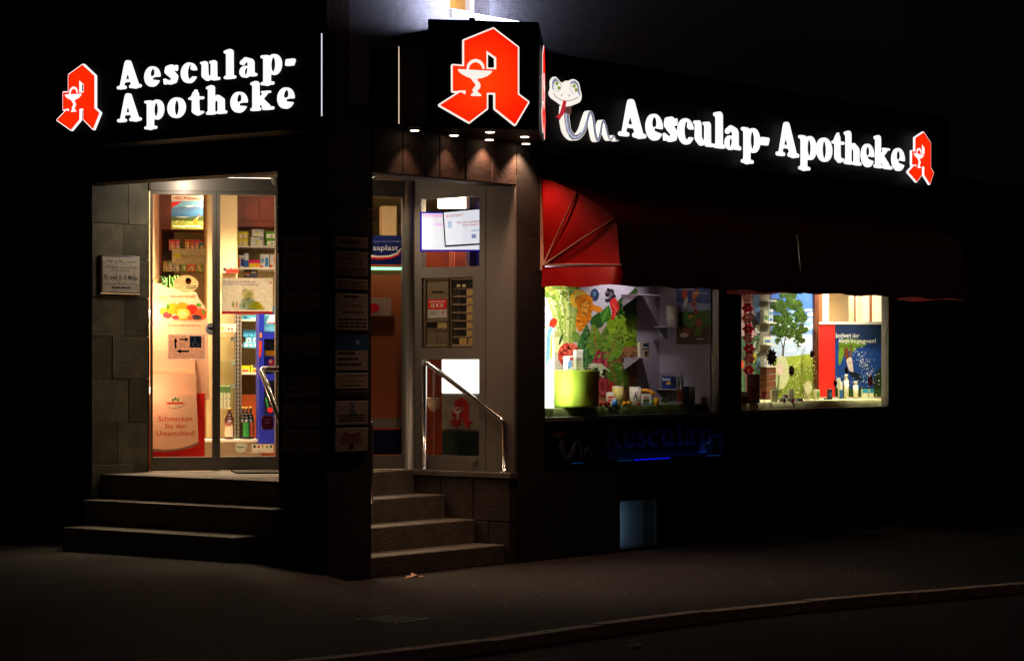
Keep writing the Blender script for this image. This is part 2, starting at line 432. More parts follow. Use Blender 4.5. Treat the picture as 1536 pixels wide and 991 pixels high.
# ================================================================== materials
mat('asphalt', '#221e1c', .9, var=.4, scale=14, bump=1.0)
mat('paving', '#2e2420', .85, var=.45, scale=11, bump=1.0)
mat('kerb_granite', '#c8bcae', .75, var=.35, scale=14, bump=.4)
mat('plaster', '#8a8a90', .9, var=.15, scale=13, bump=.9)
mat('plaster_brown', '#5a463a', .9, var=.12, scale=4, bump=.5)
mat('dark_stone', '#241f1c', .75, var=.2, scale=4, bump=.2)
mat('slab_brown', '#3a251c', .75, var=.4, scale=3.5, bump=.35)
mat('slab_green', '#5f5c50', .7, var=.35, scale=7, bump=.3)
mat('slab_green_dark', '#4c4a40', .7, var=.35, scale=7, bump=.3)
mat('slab_cheek', '#42342a', .75, var=.35, scale=5, bump=.3)
mat('step_stone', '#6a6056', .7, var=.25, scale=8, bump=.35)
mat('aluminium', '#85807c', .4, .35, var=.06, scale=3)
mat('aluminium_panel', '#857c78', .45, .25, var=.08, scale=2.5)
mat('steel', '#c9c6c2', .16, 1.0)
mat('black_panel', '#050505', .6, spec=.06)
mat('black_frame', '#0a0a0a', .35)
mat('sign_white', '#ffffff', .4, emit=1.02)
mat('sign_white_soft', '#fff8ee', .4, emit=.95)
mat('sign_red', '#ff2a04', .4, emit=1.0)
glow_mat('sign_red_main', '#ff4208', '#ff1604', (-.02, -.1, .36), .42, 1.02)
mat('edge_white', '#f4f2ff', .4, emit=.9)
mat('edge_warm', '#ffe2c8', .4, emit=.7)
mat('lens_warm', '#ffe9c8', .4, emit=6.0)
mat('led_cool', '#dfe3ff', .4, emit=9.0)
mat('led_blue', '#0818ff', .4, emit=1.2)
mat('led_cyan', '#0a4a90', .4, emit=.4)
mat('led_green', '#8cffc0', .4, emit=2.2)
mat('tube_light', '#fff2d8', .4, emit=7.0)
mat('white_paint', '#d8d2c4', .6, var=.04, scale=3)
mat('cream_wall', '#c9b688', .7, var=.06, scale=3)
mat('warm_wall', '#e8b48a', .7, var=.06, scale=3)
mat('lilac_wall', '#9a8fa0', .75, var=.05, scale=3)
mat('ceiling_tile', '#b7a88a', .8, var=.1, scale=5)
mat('wood_red', '#8c3a10', .4, var=.5, scale=3.2)
mat('wood_brown', '#5c2c12', .5, var=.5, scale=6)
mat('shop_floor', '#8a7a66', .5, var=.15, scale=6)
mat('vinyl_red', '#8c0808', .42, var=.18, scale=2.2, spec=.3, bump=.12)
mat('rib_tan', '#8a5a44', .5)
mat('letter_dim', '#4a4a60', .45)
mat('letter_dim_red', '#50302a', .5)
mat('curtain', '#9a6a20', .8, emit=.42, var=.4, scale=7, ecol='#e0a040')  # emission stands in for the lit room behind the curtain
mat('plastic_white', '#d8d8d4', .45)
mat('plastic_grey', '#8f8a82', .45)
mat('frosted', '#c8ccd0', .35)
mat('mat_rubber', '#3a332c', .9, bump=.8, scale=20)
glass_mat('glass'); glass_mat('glass_shelf', (.86, .97, .9)); glass_mat('acrylic', (.75, .72, .66), 1.5, .05)
print_mat('print'); print_mat('print_backlit', emit=1.0); print_mat('print_lightbox', emit=3.2); print_mat('print_screen', emit=.85, grain=0.0); translucent_print('print_film'); print_mat('print_dull', rough=.8, grain=.15)
WHITE = L('#f0ede4'); BLACK = L('#101010')

FR = Fr(0, 0, 0); FL = Fr(0, 0, R(-90)); FP = Fr(2.28, 0, R(-90)); FS = Fr(0, 2.49, 0)
FD = Fr(.632, 2.49, math.atan2(1.087-2.49, 2.28-.632)); DL = math.hypot(2.28-.632, 2.49-1.087)
FC = Fr(0, 0, FACE_CAM)
ZL, ZS = .725, (.535, .345, .155)          # landing and treads
ZLINT, ZSOF = 3.03, 3.12

# ================================================================== ground
kp = [hitz(x, y, 0) for x, y in ((483, 987), (640, 970), (790, 950), (954, 926), (1153, 905), (1340, 889), (1536, 873))]
kp = [Vector((p.x, p.y, 0)) for p in kp]
d0 = (kp[0]-kp[1]).normalized()
pre = [kp[0]+d0*.9, kp[0]+d0*1.7+Vector((-.1, .05, 0)), kp[0]+d0*2.3+Vector((-.35, .35, 0)), kp[0]+d0*2.7+Vector((-.75, 1.1, 0)), kp[0]+d0*2.8+Vector((-.95, 2.2, 0))]
pre.append(Vector((pre[-1].x, 40, 0))); pre.reverse()
d1 = (kp[-1]-kp[-2]).normalized(); post = [kp[-1]+d1*k for k in (2.5, 6, 14, 40)]
kerb = pre+kp+post
m = MB(); m._a([(-300, -300, -.06), (300, -300, -.06), (300, 300, -.06), (-300, 300, -.06)], [(0, 1, 2, 3)])
solo(FR, 'road', 'dark asphalt road in front of the kerb', None, m, 'asphalt', kind='structure')
pv = [(p.x, p.y) for p in kerb]+[(42, 45), (-5, 45)]
tr = tessellate_polygon([[Vector((a, b, 0)) for a, b in pv]])
m = MB(); fs = []
for t in tr:
    a, b, c = (Vector(pv[i]+(0,)) for i in t)
    fs.append(tuple(t) if (b-a).cross(c-a).z > 0 else tuple(reversed(t)))
m._a([(a, b, 0) for a, b in pv], fs)
pavement = solo(FR, 'pavement', 'dark paved footway wrapping round the shop corner', None, m, 'paving', kind='structure')
def sst(a, b, t): t = min(1, max(0, (t-a)/(b-a))); return t*t*(3-2*t)
NX, NY, ST = 38, 96, .15; V = []
for j in range(NY+1):                                     # the footway rises gently towards the side street
    for i in range(NX+1):
        x, y = -5.7+i*ST, -2.5+j*ST; h = .17*sst(-.6, 1.0, y-.8*x)*sst(-5.4, -3.6, x)*sst(-2.4, -.5, y); V.append((x, y, h+.004 if h > .002 else -.02))
rp_ = MB()._a(V, [(j*(NX+1)+i, j*(NX+1)+i+1, (j+1)*(NX+1)+i+1, (j+1)*(NX+1)+i) for j in range(NY) for i in range(NX)], None, True)
part(pavement, 'rising_slope', rp_, 'paving')
# kerb stones as pieces
kst = thing(FR, 'kerb', 'pale granite kerb curving along the pavement edge', None); kst['kind'] = 'structure'; INFO[kst] = (0, 0, 0)
acc = 0.0; segs = []
dense = []
for a, b in zip(kerb[1:], kerb[2:]):
    n = max(1, int((b-a).length/.1))
    dense += [a.lerp(b, i/n) for i in range(n)]
i = 0
while i < len(dense)-12:
    if (dense[i]-CAM).length > 40: i += 10; continue
    seg = dense[i:i+10]; i += 10
    a, b = seg[0], dense[i]; d = (b-a).normalized(); nrm = Vector((d.y, -d.x, 0))   # towards the road
    g = .006; a = a+d*g; b = b-d*g; w = .11; h = .012*rnd.random()+.004
    v = [a-nrm*.0, b-nrm*.0, b+nrm*w, a+nrm*w]
    top = [(p.x, p.y, h) for p in v]; bot = [(p.x, p.y, -.059) for p in v]
    mm = MB()._a(top+bot, [(0, 3, 2, 1)[::-1] if False else (3, 2, 1, 0), (0, 1, 5, 4), (1, 2, 6, 5), (2, 3, 7, 6), (3, 0, 4, 7)])
    part(kst, 'kerb_stone', mm, 'kerb_granite')
# loose bits on the pavement
m = MB(); r2 = random.Random(3)
for k in range(150):
    p = hitz(r2.uniform(430, 1300), r2.uniform(850, 935), 0); s = r2.uniform(.006, .018)
    a0 = r2.random()*6
    m._a([(p.x+s*math.cos(a0+q)*r2.uniform(.6, 1.2), p.y+s*math.sin(a0+q)*r2.uniform(.6, 1.2), .004+.004*r2.random()) for q in (0, 1.2, 2.5, 3.8, 5)], [(0, 1, 2, 3, 4)])
solo(FR, 'pavement_debris', 'tiny scattered leaf scraps and gum spots on the pavement', 'debris', m, mat('debris', '#a08470', .9), kind='stuff')
def ground_leaf(px, py, s, c, label):
    p = hitz(px, py, 0 if py < 920 else -.06); m = MB()
    m._a([(p.x+s*a, p.y+s*b, p.z+.004+c2) for a, b, c2 in ((-1, 0, .004), (-.3, -.35, .012), (.5, -.3, .006), (1, .1, .012), (.4, .4, .004), (-.4, .35, .012))], [(0, 1, 5), (1, 2, 4, 5), (2, 3, 4)])
    solo(FR, 'fallen_leaf', label, 'leaf', m, mat('leaf'+c, c, .8), o=(p.x, p.y, p.z))
ground_leaf(952, 970, .075, '#9a9a70', 'pale fallen leaf on the road, nearer of the two below the kerb')
ground_leaf(920, 955, .06, '#6a5a48', 'brown fallen leaf on the road just below the kerb')
p = hitz(620, 866, 0); m = MB()
for (a, b, h, w) in ((-.05, .0, .02, .05), (.02, .01, .035, .06), (.07, -.02, .012, .04)):
    m._a([(p.x+a-w, p.y+b, .004), (p.x+a, p.y+b-w*.6, h*.6), (p.x+a+w, p.y+b+.01, .006), (p.x+a+.01, p.y+b+w*.5, h)], [(0, 1, 3), (1, 2, 3), (0, 3, 2), (0, 2, 1)])
solo(FR, 'paper_wrapper', 'crumpled pinkish paper wrapper lying on the pavement by the steps', 'litter', m, mat('wrapper', '#d88a78', .6), o=(p.x, p.y, 0))
p = hitz(588, 929, 0)
t = thing(FR, 'drain_cover', 'square metal drain cover sunk in the pavement', 'drain cover', (p.x, p.y, .004))
part(t, 'rim', MB().box(p.x-.17, p.x+.17, p.y-.17, p.y+.17, .001, .006), 'aluminium')
part(t, 'lid', MB().box(p.x-.14, p.x+.14, p.y-.14, p.y+.14, .0065, .010), 'dark_stone')

# ================================================================== the corner building
B = thing(FR, 'corner_building', 'dark corner building with pillared recessed shop entrance and lit pharmacy windows', 'building', (0, 0, 0))
TH = .25
W1 = (2.64, 5.337); W2 = (5.63, 8.46)
uw = (FR.hit(675, 0)[0], FR.hit(735, 0)[0]); uz0, uz1 = FR.hit(700, 19)[1], 5.7
m = MB()
m.box(TH, uw[0], 0, TH, ZLINT+.5, 9); m.box(uw[1], 16, 0, TH, ZLINT+.5, 9)
m.box(uw[0], uw[1], 0, TH, ZLINT+.5, uz0); m.box(uw[0], uw[1], 0, TH, uz1, 9)
part(B, 'wall', m, 'plaster', label='rough plastered upper wall above the corner sign')
m = MB(); m.box(0, TH, 0, 2.95, ZLINT, 9); part(B, 'wall', m, 'plaster_brown')
m = MB(); m.box(.0, TH, 2.955, 12, -.1, 9); part(B, 'wall', m, 'plaster_brown')
m = MB(); m.box(.004, TH, 2.49+.03, 2.952, -.1, ZLINT-.002); part(B, 'wall', m, 'dark_stone')
m = MB(); m.box(2.28+.001, W1[0], .0, TH, -.1, ZLINT+.5); m.box(W1[1], W2[0], 0, TH, .72, ZLINT+.5); m.box(W2[1], 10, 0, .10, -.1, ZLINT+.5); m.box(10, 16, 0, TH, -.1, ZLINT+.5)
m.box(W1[0], W1[1], 0, TH, 2.85, ZLINT+.5); m.box(W2[0], W2[1], 0, TH, 2.85, ZLINT+.5)
cw = FR.rect((930, 752, 985, 828)); cz0, cz1 = .03, cw[3]
m.box(W1[0], cw[0], 0, TH, -.1, .72); m.box(cw[0], cw[1], 0, TH, cz1, .72); m.box(cw[0], cw[1], 0, TH, -.1, cz0); m.box(cw[1], W2[1], 0, TH, -.1, .72)
part(B, 'wall', m, 'dark_stone')
# lintel over the right opening with its stone slabs
m = MB(); m.box(TH+.001, 2.28, .03, TH, ZLINT+.004, ZLINT+.5); lint = part(B, 'lintel', m, 'dark_stone')
xs = [.02, .5, .86, 1.3, 1.62, 1.95, 2.279]
for a, b in zip(xs, xs[1:]):
    dd = rnd.uniform(-.006, .006)
    part(lint, 'stone_slab', MB().cbox(max(a, .252)+.004, b-.004, -.002+dd, .029, ZLINT, ZLINT+.5, .008), 'slab_brown', root=B)
# ceiling of the recess
pts = [(.001, .26), (.26, .26), (.26, .26), (2.28, .26), (2.28, 1.087), (.632, 2.49), (.26, 2.49), (.26, .26)]
m = MB(); poly = [(.26, .26), (2.279, .26), (2.279, 1.087), (.633, 2.489), (.26, 2.489)]
m._a([(a, b, ZSOF) for a, b in poly]+[(a, b, ZSOF+.05) for a, b in poly], [(4, 3, 2, 1, 0), (5, 6, 7, 8, 9)])
part(B, 'soffit', m, mat('soffit_grey', '#8a8278', .7, var=.1))
# stone return wall left of the door, slab by slab
m = MB(); m.box(.004, .632, .03+2.49, 2.49+.16, 0, ZSOF); sw = part(B, 'stone_wall', m, 'dark_stone')
zc = [.36, .50, .80, 1.13, 1.48, 1.82, 2.13, 2.44, 2.72, ZSOF]; off = [.32, .46, .28, .40, .22, .36, .42, .34, .40]
zc = [.2]+zc[1:]
for i, (a, b) in enumerate(zip(zc, zc[1:])):
    for q, (x0, x1) in enumerate(((.0, off[i]), (off[i], .63))):
        dd = rnd.uniform(-.003, .003)
        part(sw, 'stone_slab', MB().cbox(x0+.0012, x1-.0012, 2.49+dd, 2.519, a+.0012, b-.0012, .003), 'slab_green' if (i+q) % 2 else 'slab_green_dark', root=B)
# pillar
part(B, 'pillar', MB().box(.004, .50, .004, .48, -.1, ZLINT-.002), mat('pillar_stone', '#241a16', .7, var=.25, scale=3, bump=.2))
pl = [o for o in B.children if o.name.startswith('pillar')][0]
for z0, z1 in ((2.42, 2.76), (2.77, ZLINT-.004)):
    part(pl, 'stone_slab', MB().cbox(.006, .498, -.02, .003, z0, z1, .008), 'slab_brown', root=B)
    part(pl, 'stone_slab', refr(MB().cbox(-.478, -.006, -.02, .003, z0, z1, .008), FL, FR), 'slab_brown', root=B)
# upper window
uwo = part(B, 'upper_window', MB().box(uw[0], uw[0]+.05, .16, .22, uz0, uz1).box(uw[1]-.05, uw[1], .16, .22, uz0, uz1).box(uw[0]+.05, uw[1]-.05, .16, .22, uz0, uz0+.05), 'white_paint')
part(uwo, 'sill', MB().box(uw[0]-.0, uw[1]+.0, -.025, .16, uz0-.06, uz0-.002), 'kerb_granite', root=B)
m = MB(); n = 14
cv = [(uw[0]+.02+(uw[1]-uw[0]-.04)*k/n, .215+.012*math.sin(k*1.9), z) for z in (uz0+.01, uz1) for k in range(n+1)]
m._a(cv, [(k, k+1, k+n+2, k+n+1) for k in range(n)]); part(uwo, 'curtain', m, 'curtain', root=B)
part(uwo, 'pane', MB().box(uw[0]+.05, uw[1]-.05, .185, .19, uz0+.05, uz1), 'glass', root=B)
# cellar window: brushed plate, graded blue by an added unseen lamp in the recess
c = part(B, 'cellar_window', MB().box(cw[0], cw[1], .13, .15, cz0, cz1), mat('brushed_plate', '#9fb4c4', .45, .3, var=.06, scale=12))
for a_ in (cw[0], cw[1]-.012): part(c, 'frame_bar', MB().box(a_, a_+.012, .05, .129, cz0, cz1), 'black_frame', root=B)
lamp(c, B, 'AREA', (cw[0]+.02, .04, (cz0+cz1)/2), .30, (.55, .8, 1.0), shape='RECTANGLE', size=.05, size_y=.36, rot=(R(90), 0, R(-62)))

# ================================================================== entrance steps
E = thing(FR, 'entrance_steps', 'worn stone steps on both sides of the corner pillar', 'steps', (1.1, 1.0, 0))
def flight(poly, z0, z1):
    m = MB(); n = len(poly)
    m._a([(a, b, z1) for a, b in poly]+[(a, b, z0) for a, b in poly], [tuple(range(n))]+[((i+1) % n, i, n+i, n+(i+1) % n) for i in range(n)]); return m
part(E, 'landing', flight([(.10, .482), (.498, .482), (.502, 1.0), (2.19, 1.0), (2.19, 1.15), (.632, 2.489), (.10, 2.489)], 0.0, ZL), 'step_stone')
for k, z in enumerate(ZS):                               # right flight, facing the pavement beside the awning
    y1 = 1.0-.31*k; part(E, 'step', MB().cbox(.505, 2.188, y1-.335 if k < 2 else .05, y1-.001, 0, z, .008), 'step_stone')
for (x0, x1, yr, z) in ((-.17, .099, .40, ZS[0]), (-.52, -.171, .46, ZS[1]), (-.86, -.521, .52, ZS[2])):   # left flight
    if z > .3: part(E, 'step', MB().cbox(x0, x1, yr, 2.40 if z > .5 else 2.25, 0, z, .008), 'step_stone')
part(E, 'doormat', MB().box(1.16, 1.75, 1.12, 1.55, ZL+.001, ZL+.012), 'mat_rubber') if False else None
ck = part(E, 'cheek_wall', MB().box(2.212, 2.279, .0+.03, 1.08, 0, ZL-.05), 'dark_stone')
yy = [.004, .38, .72, 1.08]
for r_, (z0, z1) in enumerate(((0, .33), (.335, ZL-.045))):
    for a, b in zip(yy if r_ else [.004, .22, .56, 1.08], (yy if r_ else [.004, .22, .56, 1.08])[1:]):
        part(ck, 'stone_slab', refr(MB().cbox(-b+.003, -a-.003, -.089+rnd.uniform(-.003, .003), -.069, z0, z1, .006), FP, FR), 'slab_cheek', root=E)
    part(ck, 'stone_slab', MB().cbox(2.192, 2.278, .005, .029, z0, z1, .006), 'slab_cheek', root=E)
part(E, 'ledge', refr(MB().cbox(-1.09, .01, -.105, -.001, ZL-.042, ZL+.004, .006), FP, FR), 'step_stone')
m = MB(); q = [FD.w(a, b) for a, b in ((.65, -.52), (1.5, -.6), (1.5, -.06), (.65, -.06))]
m._a([(p.x, p.y, ZL+.012) for p in q]+[(p.x, p.y, ZL+.001) for p in q], [(0, 1, 2, 3), (1, 0, 4, 5), (2, 1, 5, 6), (3, 2, 6, 7), (0, 3, 7, 4)])
solo(FR, 'doormat', 'dark ribbed doormat on the landing at the glass door', 'doormat', m, 'mat_rubber', o=(q[0].x, q[0].y, ZL))

# ================================================================== sliding glass door
def dx(px, py=500): return FD.hit(px, py)[0]
DOOR = part(B, 'glass_door', refr(MB().box(0, DL, -.03, .10, FD.hit(300, 287)[1], ZSOF-.004), FD, FR), 'aluminium', label='aluminium framed glass sliding door under a steel transom')
zt = FD.hit(300, 287)[1]; zb = ZL
zg0, zg1 = FD.hit(300, 685)[1], FD.hit(300, 292)[1]
a0, a1, b0, b1 = dx(229), dx(318.5), dx(330), dx(413)
c0, c1 = dx(545), dx(603)
m = MB()
for x0, x1 in ((0.004, a0), (a1, (a1+b0)/2-.002), ((a1+b0)/2+.002, b0), (b1, b1+.09), (c0-.09, c0), (c1, DL-.05)):
    m.box(x0, x1, -.02 if x1 != a1 else -.02, .05, zb+.004, zt)
for x0, x1 in ((a0, a1), (b0, b1), (b1+.09, c0-.09), (c0, c1)):
    m.box(x0, x1, -.018, .045, zb+.006, zg0); m.box(x0, x1, -.018, .045, zg1, zt)
part(DOOR, 'frame', refr(m, FD, FR), 'aluminium', root=B)
part(DOOR, 'corner_post', refr(MB().tube([(DL-.03, -.02, zb), (DL-.03, -.02, ZSOF-.005)], .045, 12), FD, FR), 'aluminium', root=B)
for x0, x1 in ((a0, a1), (b0, b1), (b1+.09, c0-.09), (c0, c1)):
    part(DOOR, 'pane', refr(MB().box(x0, x1, .01, .016, zg0, zg1), FD, FR), 'glass', root=B)
m = refr(MB().ball(dx(415, 270)-.02, -.06, FD.hit(415, 270)[1], .035, .03, .05), FD, FR); part(DOOR, 'motion_sensor', m, 'plastic_grey', root=B)

# ================================================================== aluminium side panel with two glazed openings
r1 = FP.rect((635.5, 299, 722.5, 399)); r2_ = FP.rect((636, 417.5, 712.5, 521.5)); r3 = FP.rect((636.5, 539, 722, 684.5))
def rl(r): return [(r[0], r[2]), (r[1], r[2]), (r[1], r[3]), (r[0], r[3])]
m = MB().shape([[(-1.06, ZL+.006), (-.004, ZL+.006), (-.004, ZSOF-.004), (-1.06, ZSOF-.004)], rl(r1), rl(r2_), rl(r3)], -.03, .03)
AP = part(B, 'entrance_panel', refr(m, FP, FR), 'aluminium_panel', label='grey metal side panel with two glazed openings beside the door')
for r in (r1, r3): part(AP, 'pane', refr(MB().box(r[0], r[1], .0, .006, r[2], r[3]), FP, FR), 'glass', root=B)
e = FP.hit(731, 400)[0]
part(AP, 'joint_strip', refr(MB().box(e-.006, e+.006, -.034, -.0305, ZL+.01, ZSOF-.01), FP, FR), 'aluminium', root=B)
for px in (637, 712):
    x, z = FP.hit(px+4, 690); part(AP, 'bolt', refr(MB().box(x-.02, x+.02, -.05, -.031, z-.012, z+.012), FP, FR), 'steel', root=B)

# ================================================================== shop windows
def shop_window(w, zlow, ztop, lab):
    f = .045
    o = part(B, 'shop_window', MB().box(w[0], w[0]+f, .02, .10, zlow, ztop).box(w[1]-f, w[1], .02, .10, zlow, ztop)
             .box(w[0]+f, w[1]-f, .02, .10, ztop-f, ztop).box(w[0]+f, w[1]-f, .02, .10, zlow-.035, zlow), 'aluminium', label=lab)
    part(o, 'pane', MB().box(w[0]+f, w[1]-f, .05, .056, zlow, ztop-f), 'glass', root=B); return o
ZW = 1.16
shop_window(W1, ZW, 2.85, 'shop window with the vegetable backdrop'); shop_window(W2, ZW+.01, 2.85, 'shop window with the allergy display')

# ================================================================== fascia signs
def letters(t, fr, off, rows, cap_z, m, depth, base_fix=None):
    """rows: (char, px_left, px_right); cap_z: (baseline, cap height)"""
    for ch, p0, p1 in rows:
        x0, x1 = fr.hit(p0, 200, off)[0], fr.hit(p1, 200, off)[0]; zb_, h = cap_z
        part(t, 'letter', MB().shape([[(x0+(x1-x0)*p[0], zb_+h*p[1]) for p in q] for q in glyph(ch)], off, off+depth), m)
k1 = 440/1536
def c1x(x): return 60+x*k1
row1 = [(c, c1x(a), c1x(b)) for c, a, b in (('A', 398, 527), ('e', 542, 625), ('s', 642, 718), ('c', 733, 818), ('u', 835, 938), ('l', 958, 1022), ('a', 1040, 1132), ('p', 1150, 1262), ('-', 1280, 1333))]
row2 = [(c, c1x(a), c1x(b)) for c, a, b in (('A', 400, 527), ('p', 542, 645), ('o', 663, 758), ('t', 772, 855), ('h', 865, 975), ('e', 993, 1082), ('k', 1097, 1222), ('e', 1238, 1328))]
OL = -.13
x0 = FL.hit(70, 150, OL)[0]; x1 = FL.hit(480.5, 110, OL)[0]; zb0 = FL.hit(480, 174, OL)[1]; zt0 = FL.hit(480, 50, OL)[1]
t = thing(FL, 'fascia_sign', 'black fascia with glowing two-line white lettering and red emblem above the left entrance side', 'sign', ((x0+x1)/2, OL, zb0))
part(t, 'panel', MB().box(x0, x1-.012, OL+.02, -.002, zb0-.0995, zt0), 'black_panel')
part(t, 'edge_light', MB().box(x1-.0085, x1, OL+.018, OL+.022, zb0, zt0), 'edge_white')
zA = FL.hit(c1x(462), 30+362*k1, OL)[1]; zA1 = FL.hit(c1x(462), 30+207*k1, OL)[1]
letters(t, FL, OL, row1, (zA, (zA1-zA)), 'sign_white', .02)
zA = FL.hit(c1x(462), 30+535*k1, OL)[1]; zA1 = FL.hit(c1x(462), 30+380*k1, OL)[1]
letters(t, FL, OL, row2, (zA, (zA1-zA)), 'sign_white', .02)
part(t, 'added_light_baffle', MB().box(x0, x1-.02, -.46, -.003, zb0-.125, zb0-.10), 'black_panel')  # added baffle, keeps the letters' light off steps and footway
ex0, ex1 = FL.hit(c1x(88), 150, OL)[0], FL.hit(c1x(316), 150, OL)[0]; ez0, ez1 = FL.hit(c1x(205), 30+578*k1, OL)[1], FL.hit(c1x(220), 30+236*k1, OL)[1]
emblem(t, ex0+(ex1-ex0)*.5, ez0, (ex1-ex0)/(468/505)*.975, (ez1-ez0), OL-.002, depth=.02)

# corner canopy with the wedge-shaped emblem box
YC = -.30
xa = FR.hit(598, 120, YC)[0]; xb = FR.hit(642, 120, YC)[0]
zc0 = FR.hit(598, 186, YC)[1]; zc1 = FR.hit(598, 70, YC)[1]
FW = Fr(xb, YC, FD.rz)
# width of the wedge front so that its right edge is seen at pixel 808
d = FWD + RGT*((808-CX)/F_PX); wv = FW.hit(808, 120, 0)[0]
pe = FW.w(wv, 0); ps = FR.w(FR.hit(816, 120, -.02)[0], -.02)
ztop = FW.hit(720, 31, 0)[1]; zbot = zc0
t = thing(FW, 'corner_sign_box', 'black wedge-shaped light box with large red emblem over the entrance corner', 'sign', (wv/2, .1, zbot))
P2 = [(0, 0), (wv, 0)] + [FW.loc(Vector((ps.x, ps.y, 0)))[:2], FW.loc(Vector((FR.hit(652, 60, -.002)[0], -.002, 0)))[:2]]
def prism(P2, z0, z1):
    n = len(P2); return MB()._a([(a, b, z0) for a, b in P2]+[(a, b, z1) for a, b in P2], [tuple(reversed(range(n))), tuple(range(n, 2*n))]+[(i, (i+1) % n, n+(i+1) % n, n+i) for i in range(n)])
part(t, 'box', prism(P2, zbot, ztop), 'black_panel')
gx0, gx1 = FW.hit(560+352*.2825, 150, -.01)[0], FW.hit(560+820*.2825, 150, -.01)[0]
gz0, gz1 = FW.hit(740, 660*.2825, -.01)[1], FW.hit(740, 155*.2825, -.01)[1]
emblem(t, (gx0+gx1)/2, gz0, (gx1-gx0)/(468/505), gz1-gz0, -.02, red='sign_red_main', white='sign_white_soft', depth=.018)
sdv = Vector((ps.x-pe.x, ps.y-pe.y, 0)); FWS = Fr(pe.x, pe.y, math.atan2(sdv.y, sdv.x))
emblem(t, sdv.length*.42, gz0-.02, .9, (gz1-gz0)*.98, -.02, red='sign_red_main', white='sign_white_soft', depth=.004, xf=lambda mm: refr(mm, FWS, FW))
t.children[0]
# LED light on top of the box washing the wall and the upper window
m = MB(); q0, q1 = FW.loc(Vector((1.2, -.4, 0))), FW.loc(Vector((1.9, -.4, 0)))
led = part(t, 'top_light', m.tube([(q0[0], q0[1], ztop+.06), (q1[0], q1[1], ztop+.06)], .02, 8), 'led_cool')
part(t, 'top_light_bracket', MB().box(q0[0]-.02, q0[0]+.02, q0[1]-.02, q0[1]+.02, ztop, ztop+.045), 'black_panel')
lamp(led, t, 'AREA', (FW.loc(Vector((1.5, -.36, 0)))[0], FW.loc(Vector((1.5, -.36, 0)))[1], ztop+.09), 22.0, (.72, .74, 1.0), shape='RECTANGLE', size=.8, size_y=.05, rot=(R(145), 0, -FD.rz))

t = thing(FR, 'corner_fascia', 'plain black fascia stub between pillar corner and large emblem box', 'fascia', ((xa+xb)/2, YC, zc0))
part(t, 'panel', MB().box(xa+.012, xb-.002, YC, -.002, zc0, zc1), 'black_panel')
part(t, 'edge_light', MB().box(xa, xa+.008, YC-.001, YC+.003, zc0, zc1), 'edge_warm')

# downlights under the canopy and in the entrance ceiling
def downlight(x, y, z, power, label, col=(1, .60, .38), vis=True, cone=84, tilt=(0, 0), group=None):
    t = thing(FR, 'downlight', label, 'downlight', (x, y, z), group)
    part(t, 'ring', MB().lathe(x, y, [(.052, z), (.052, z-.006), (.04, z-.008), (.04, z)], 16), 'steel')
    part(t, 'lens', MB().lathe(x, y, [(.038, z-.0005), (.03, z-.012), (.012, z-.014)], 14), 'lens_warm')
    lamp(t, t, 'SPOT', (x, y, z-.03), power, col, spot_size=R(cone), spot_blend=.6, shadow_soft_size=.03, rot=(R(tilt[0]), R(tilt[1]), 0))
for (px, py), w, lab in (((622, 194.5), 6, 'lit round downlight nearest the corner, leftmost under the black canopy'), ((681, 202), 7, 'lit round downlight second from left under the black canopy'),
                        ((735, 197), 14, 'lit round downlight in front row under the emblem box, left one'), ((734, 208.5), 16, 'lit round downlight in back row under the emblem box, left one'),
                        ((787, 204), 44, 'lit round downlight in front row under the emblem box, right one'), ((789, 214.5), 36, 'lit round downlight in back row under the emblem box, right one')):
    p = hitz(px, py, zc0); downlight(p.x, p.y, zc0, w, lab, cone=104 if 'emblem box' in lab else 84)
q = FD.w(dx(280), -.38); downlight(q.x, q.y, ZSOF, 9, 'entrance ceiling downlight above the left door leaf', cone=150, col=(1, .78, .5))
tl = [o for o in COL.objects if o.name.startswith('downlight') and o.get('label', '').startswith('entrance ceiling downlight above the left')][0]
lamp(tl, tl, 'POINT', (q.x, q.y, ZSOF-.05), 6.5, (1, .86, .64), shadow_soft_size=.02)
q = FD.w(DL-.42, -.35); downlight(q.x, q.y, ZSOF, 24, 'entrance ceiling downlight above the right door leaf', cone=150, col=(1, .78, .5))
downlight(.62, 1.75, ZSOF, .8, 'entrance ceiling downlight over the left steps', cone=150, col=(1, .78, .5))

# long fascia on the awning side
OR = -.14
k3 = 320/1536
def c3(x): return 800+x*k3
def c4(x): return 1100+x*k3
rowR = [('A', c3(617), c3(820)), ('e', c3(815), c3(938)), ('s', c3(940), c3(1045)), ('c', c3(1045), c3(1162)), ('u', c3(1160), c3(1307)), ('l', c3(1303), c3(1388)), ('a', c3(1385), c4(62)),
        ('p', c4(62), c4(200)), ('-', c4(200), c4(265)), ('A', c4(312), c4(480)), ('p', c4(475), c4(605)), ('o', c4(603), c4(718)), ('t', c4(715), c4(806)), ('h', c4(803), c4(928)), ('e', c4(925), c4(1020)), ('k', c4(1018), c4(1150)), ('e', c4(1145), c4(1240))]
xr0, xr1 = FR.hit(822, 200, OR)[0], FR.hit(1408, 200, OR)[0]
zr = FR.hit(933, 205, OR)[1]; capr = FR.hit(947, 147.5, OR)[1]-FR.hit(947, 207, OR)[1]
t = thing(FR, 'fascia_sign', 'long fascia sign over the awnings with white lettering, snake figure and small red emblem', 'sign', ((xr0+xr1)/2, OR, zr-.25))
part(t, 'panel', MB().box(xr0-.05, xr1+.3, OR+.06, -.002, zr-.21, zr+.62), 'black_panel')
part(t, 'added_light_baffle', MB().box(xr0-.05, xr1+2.4, -.52, -.003, zr-.24, zr-.215), 'black_panel')  # added baffle, run past the sign to keep its light off awnings and footway
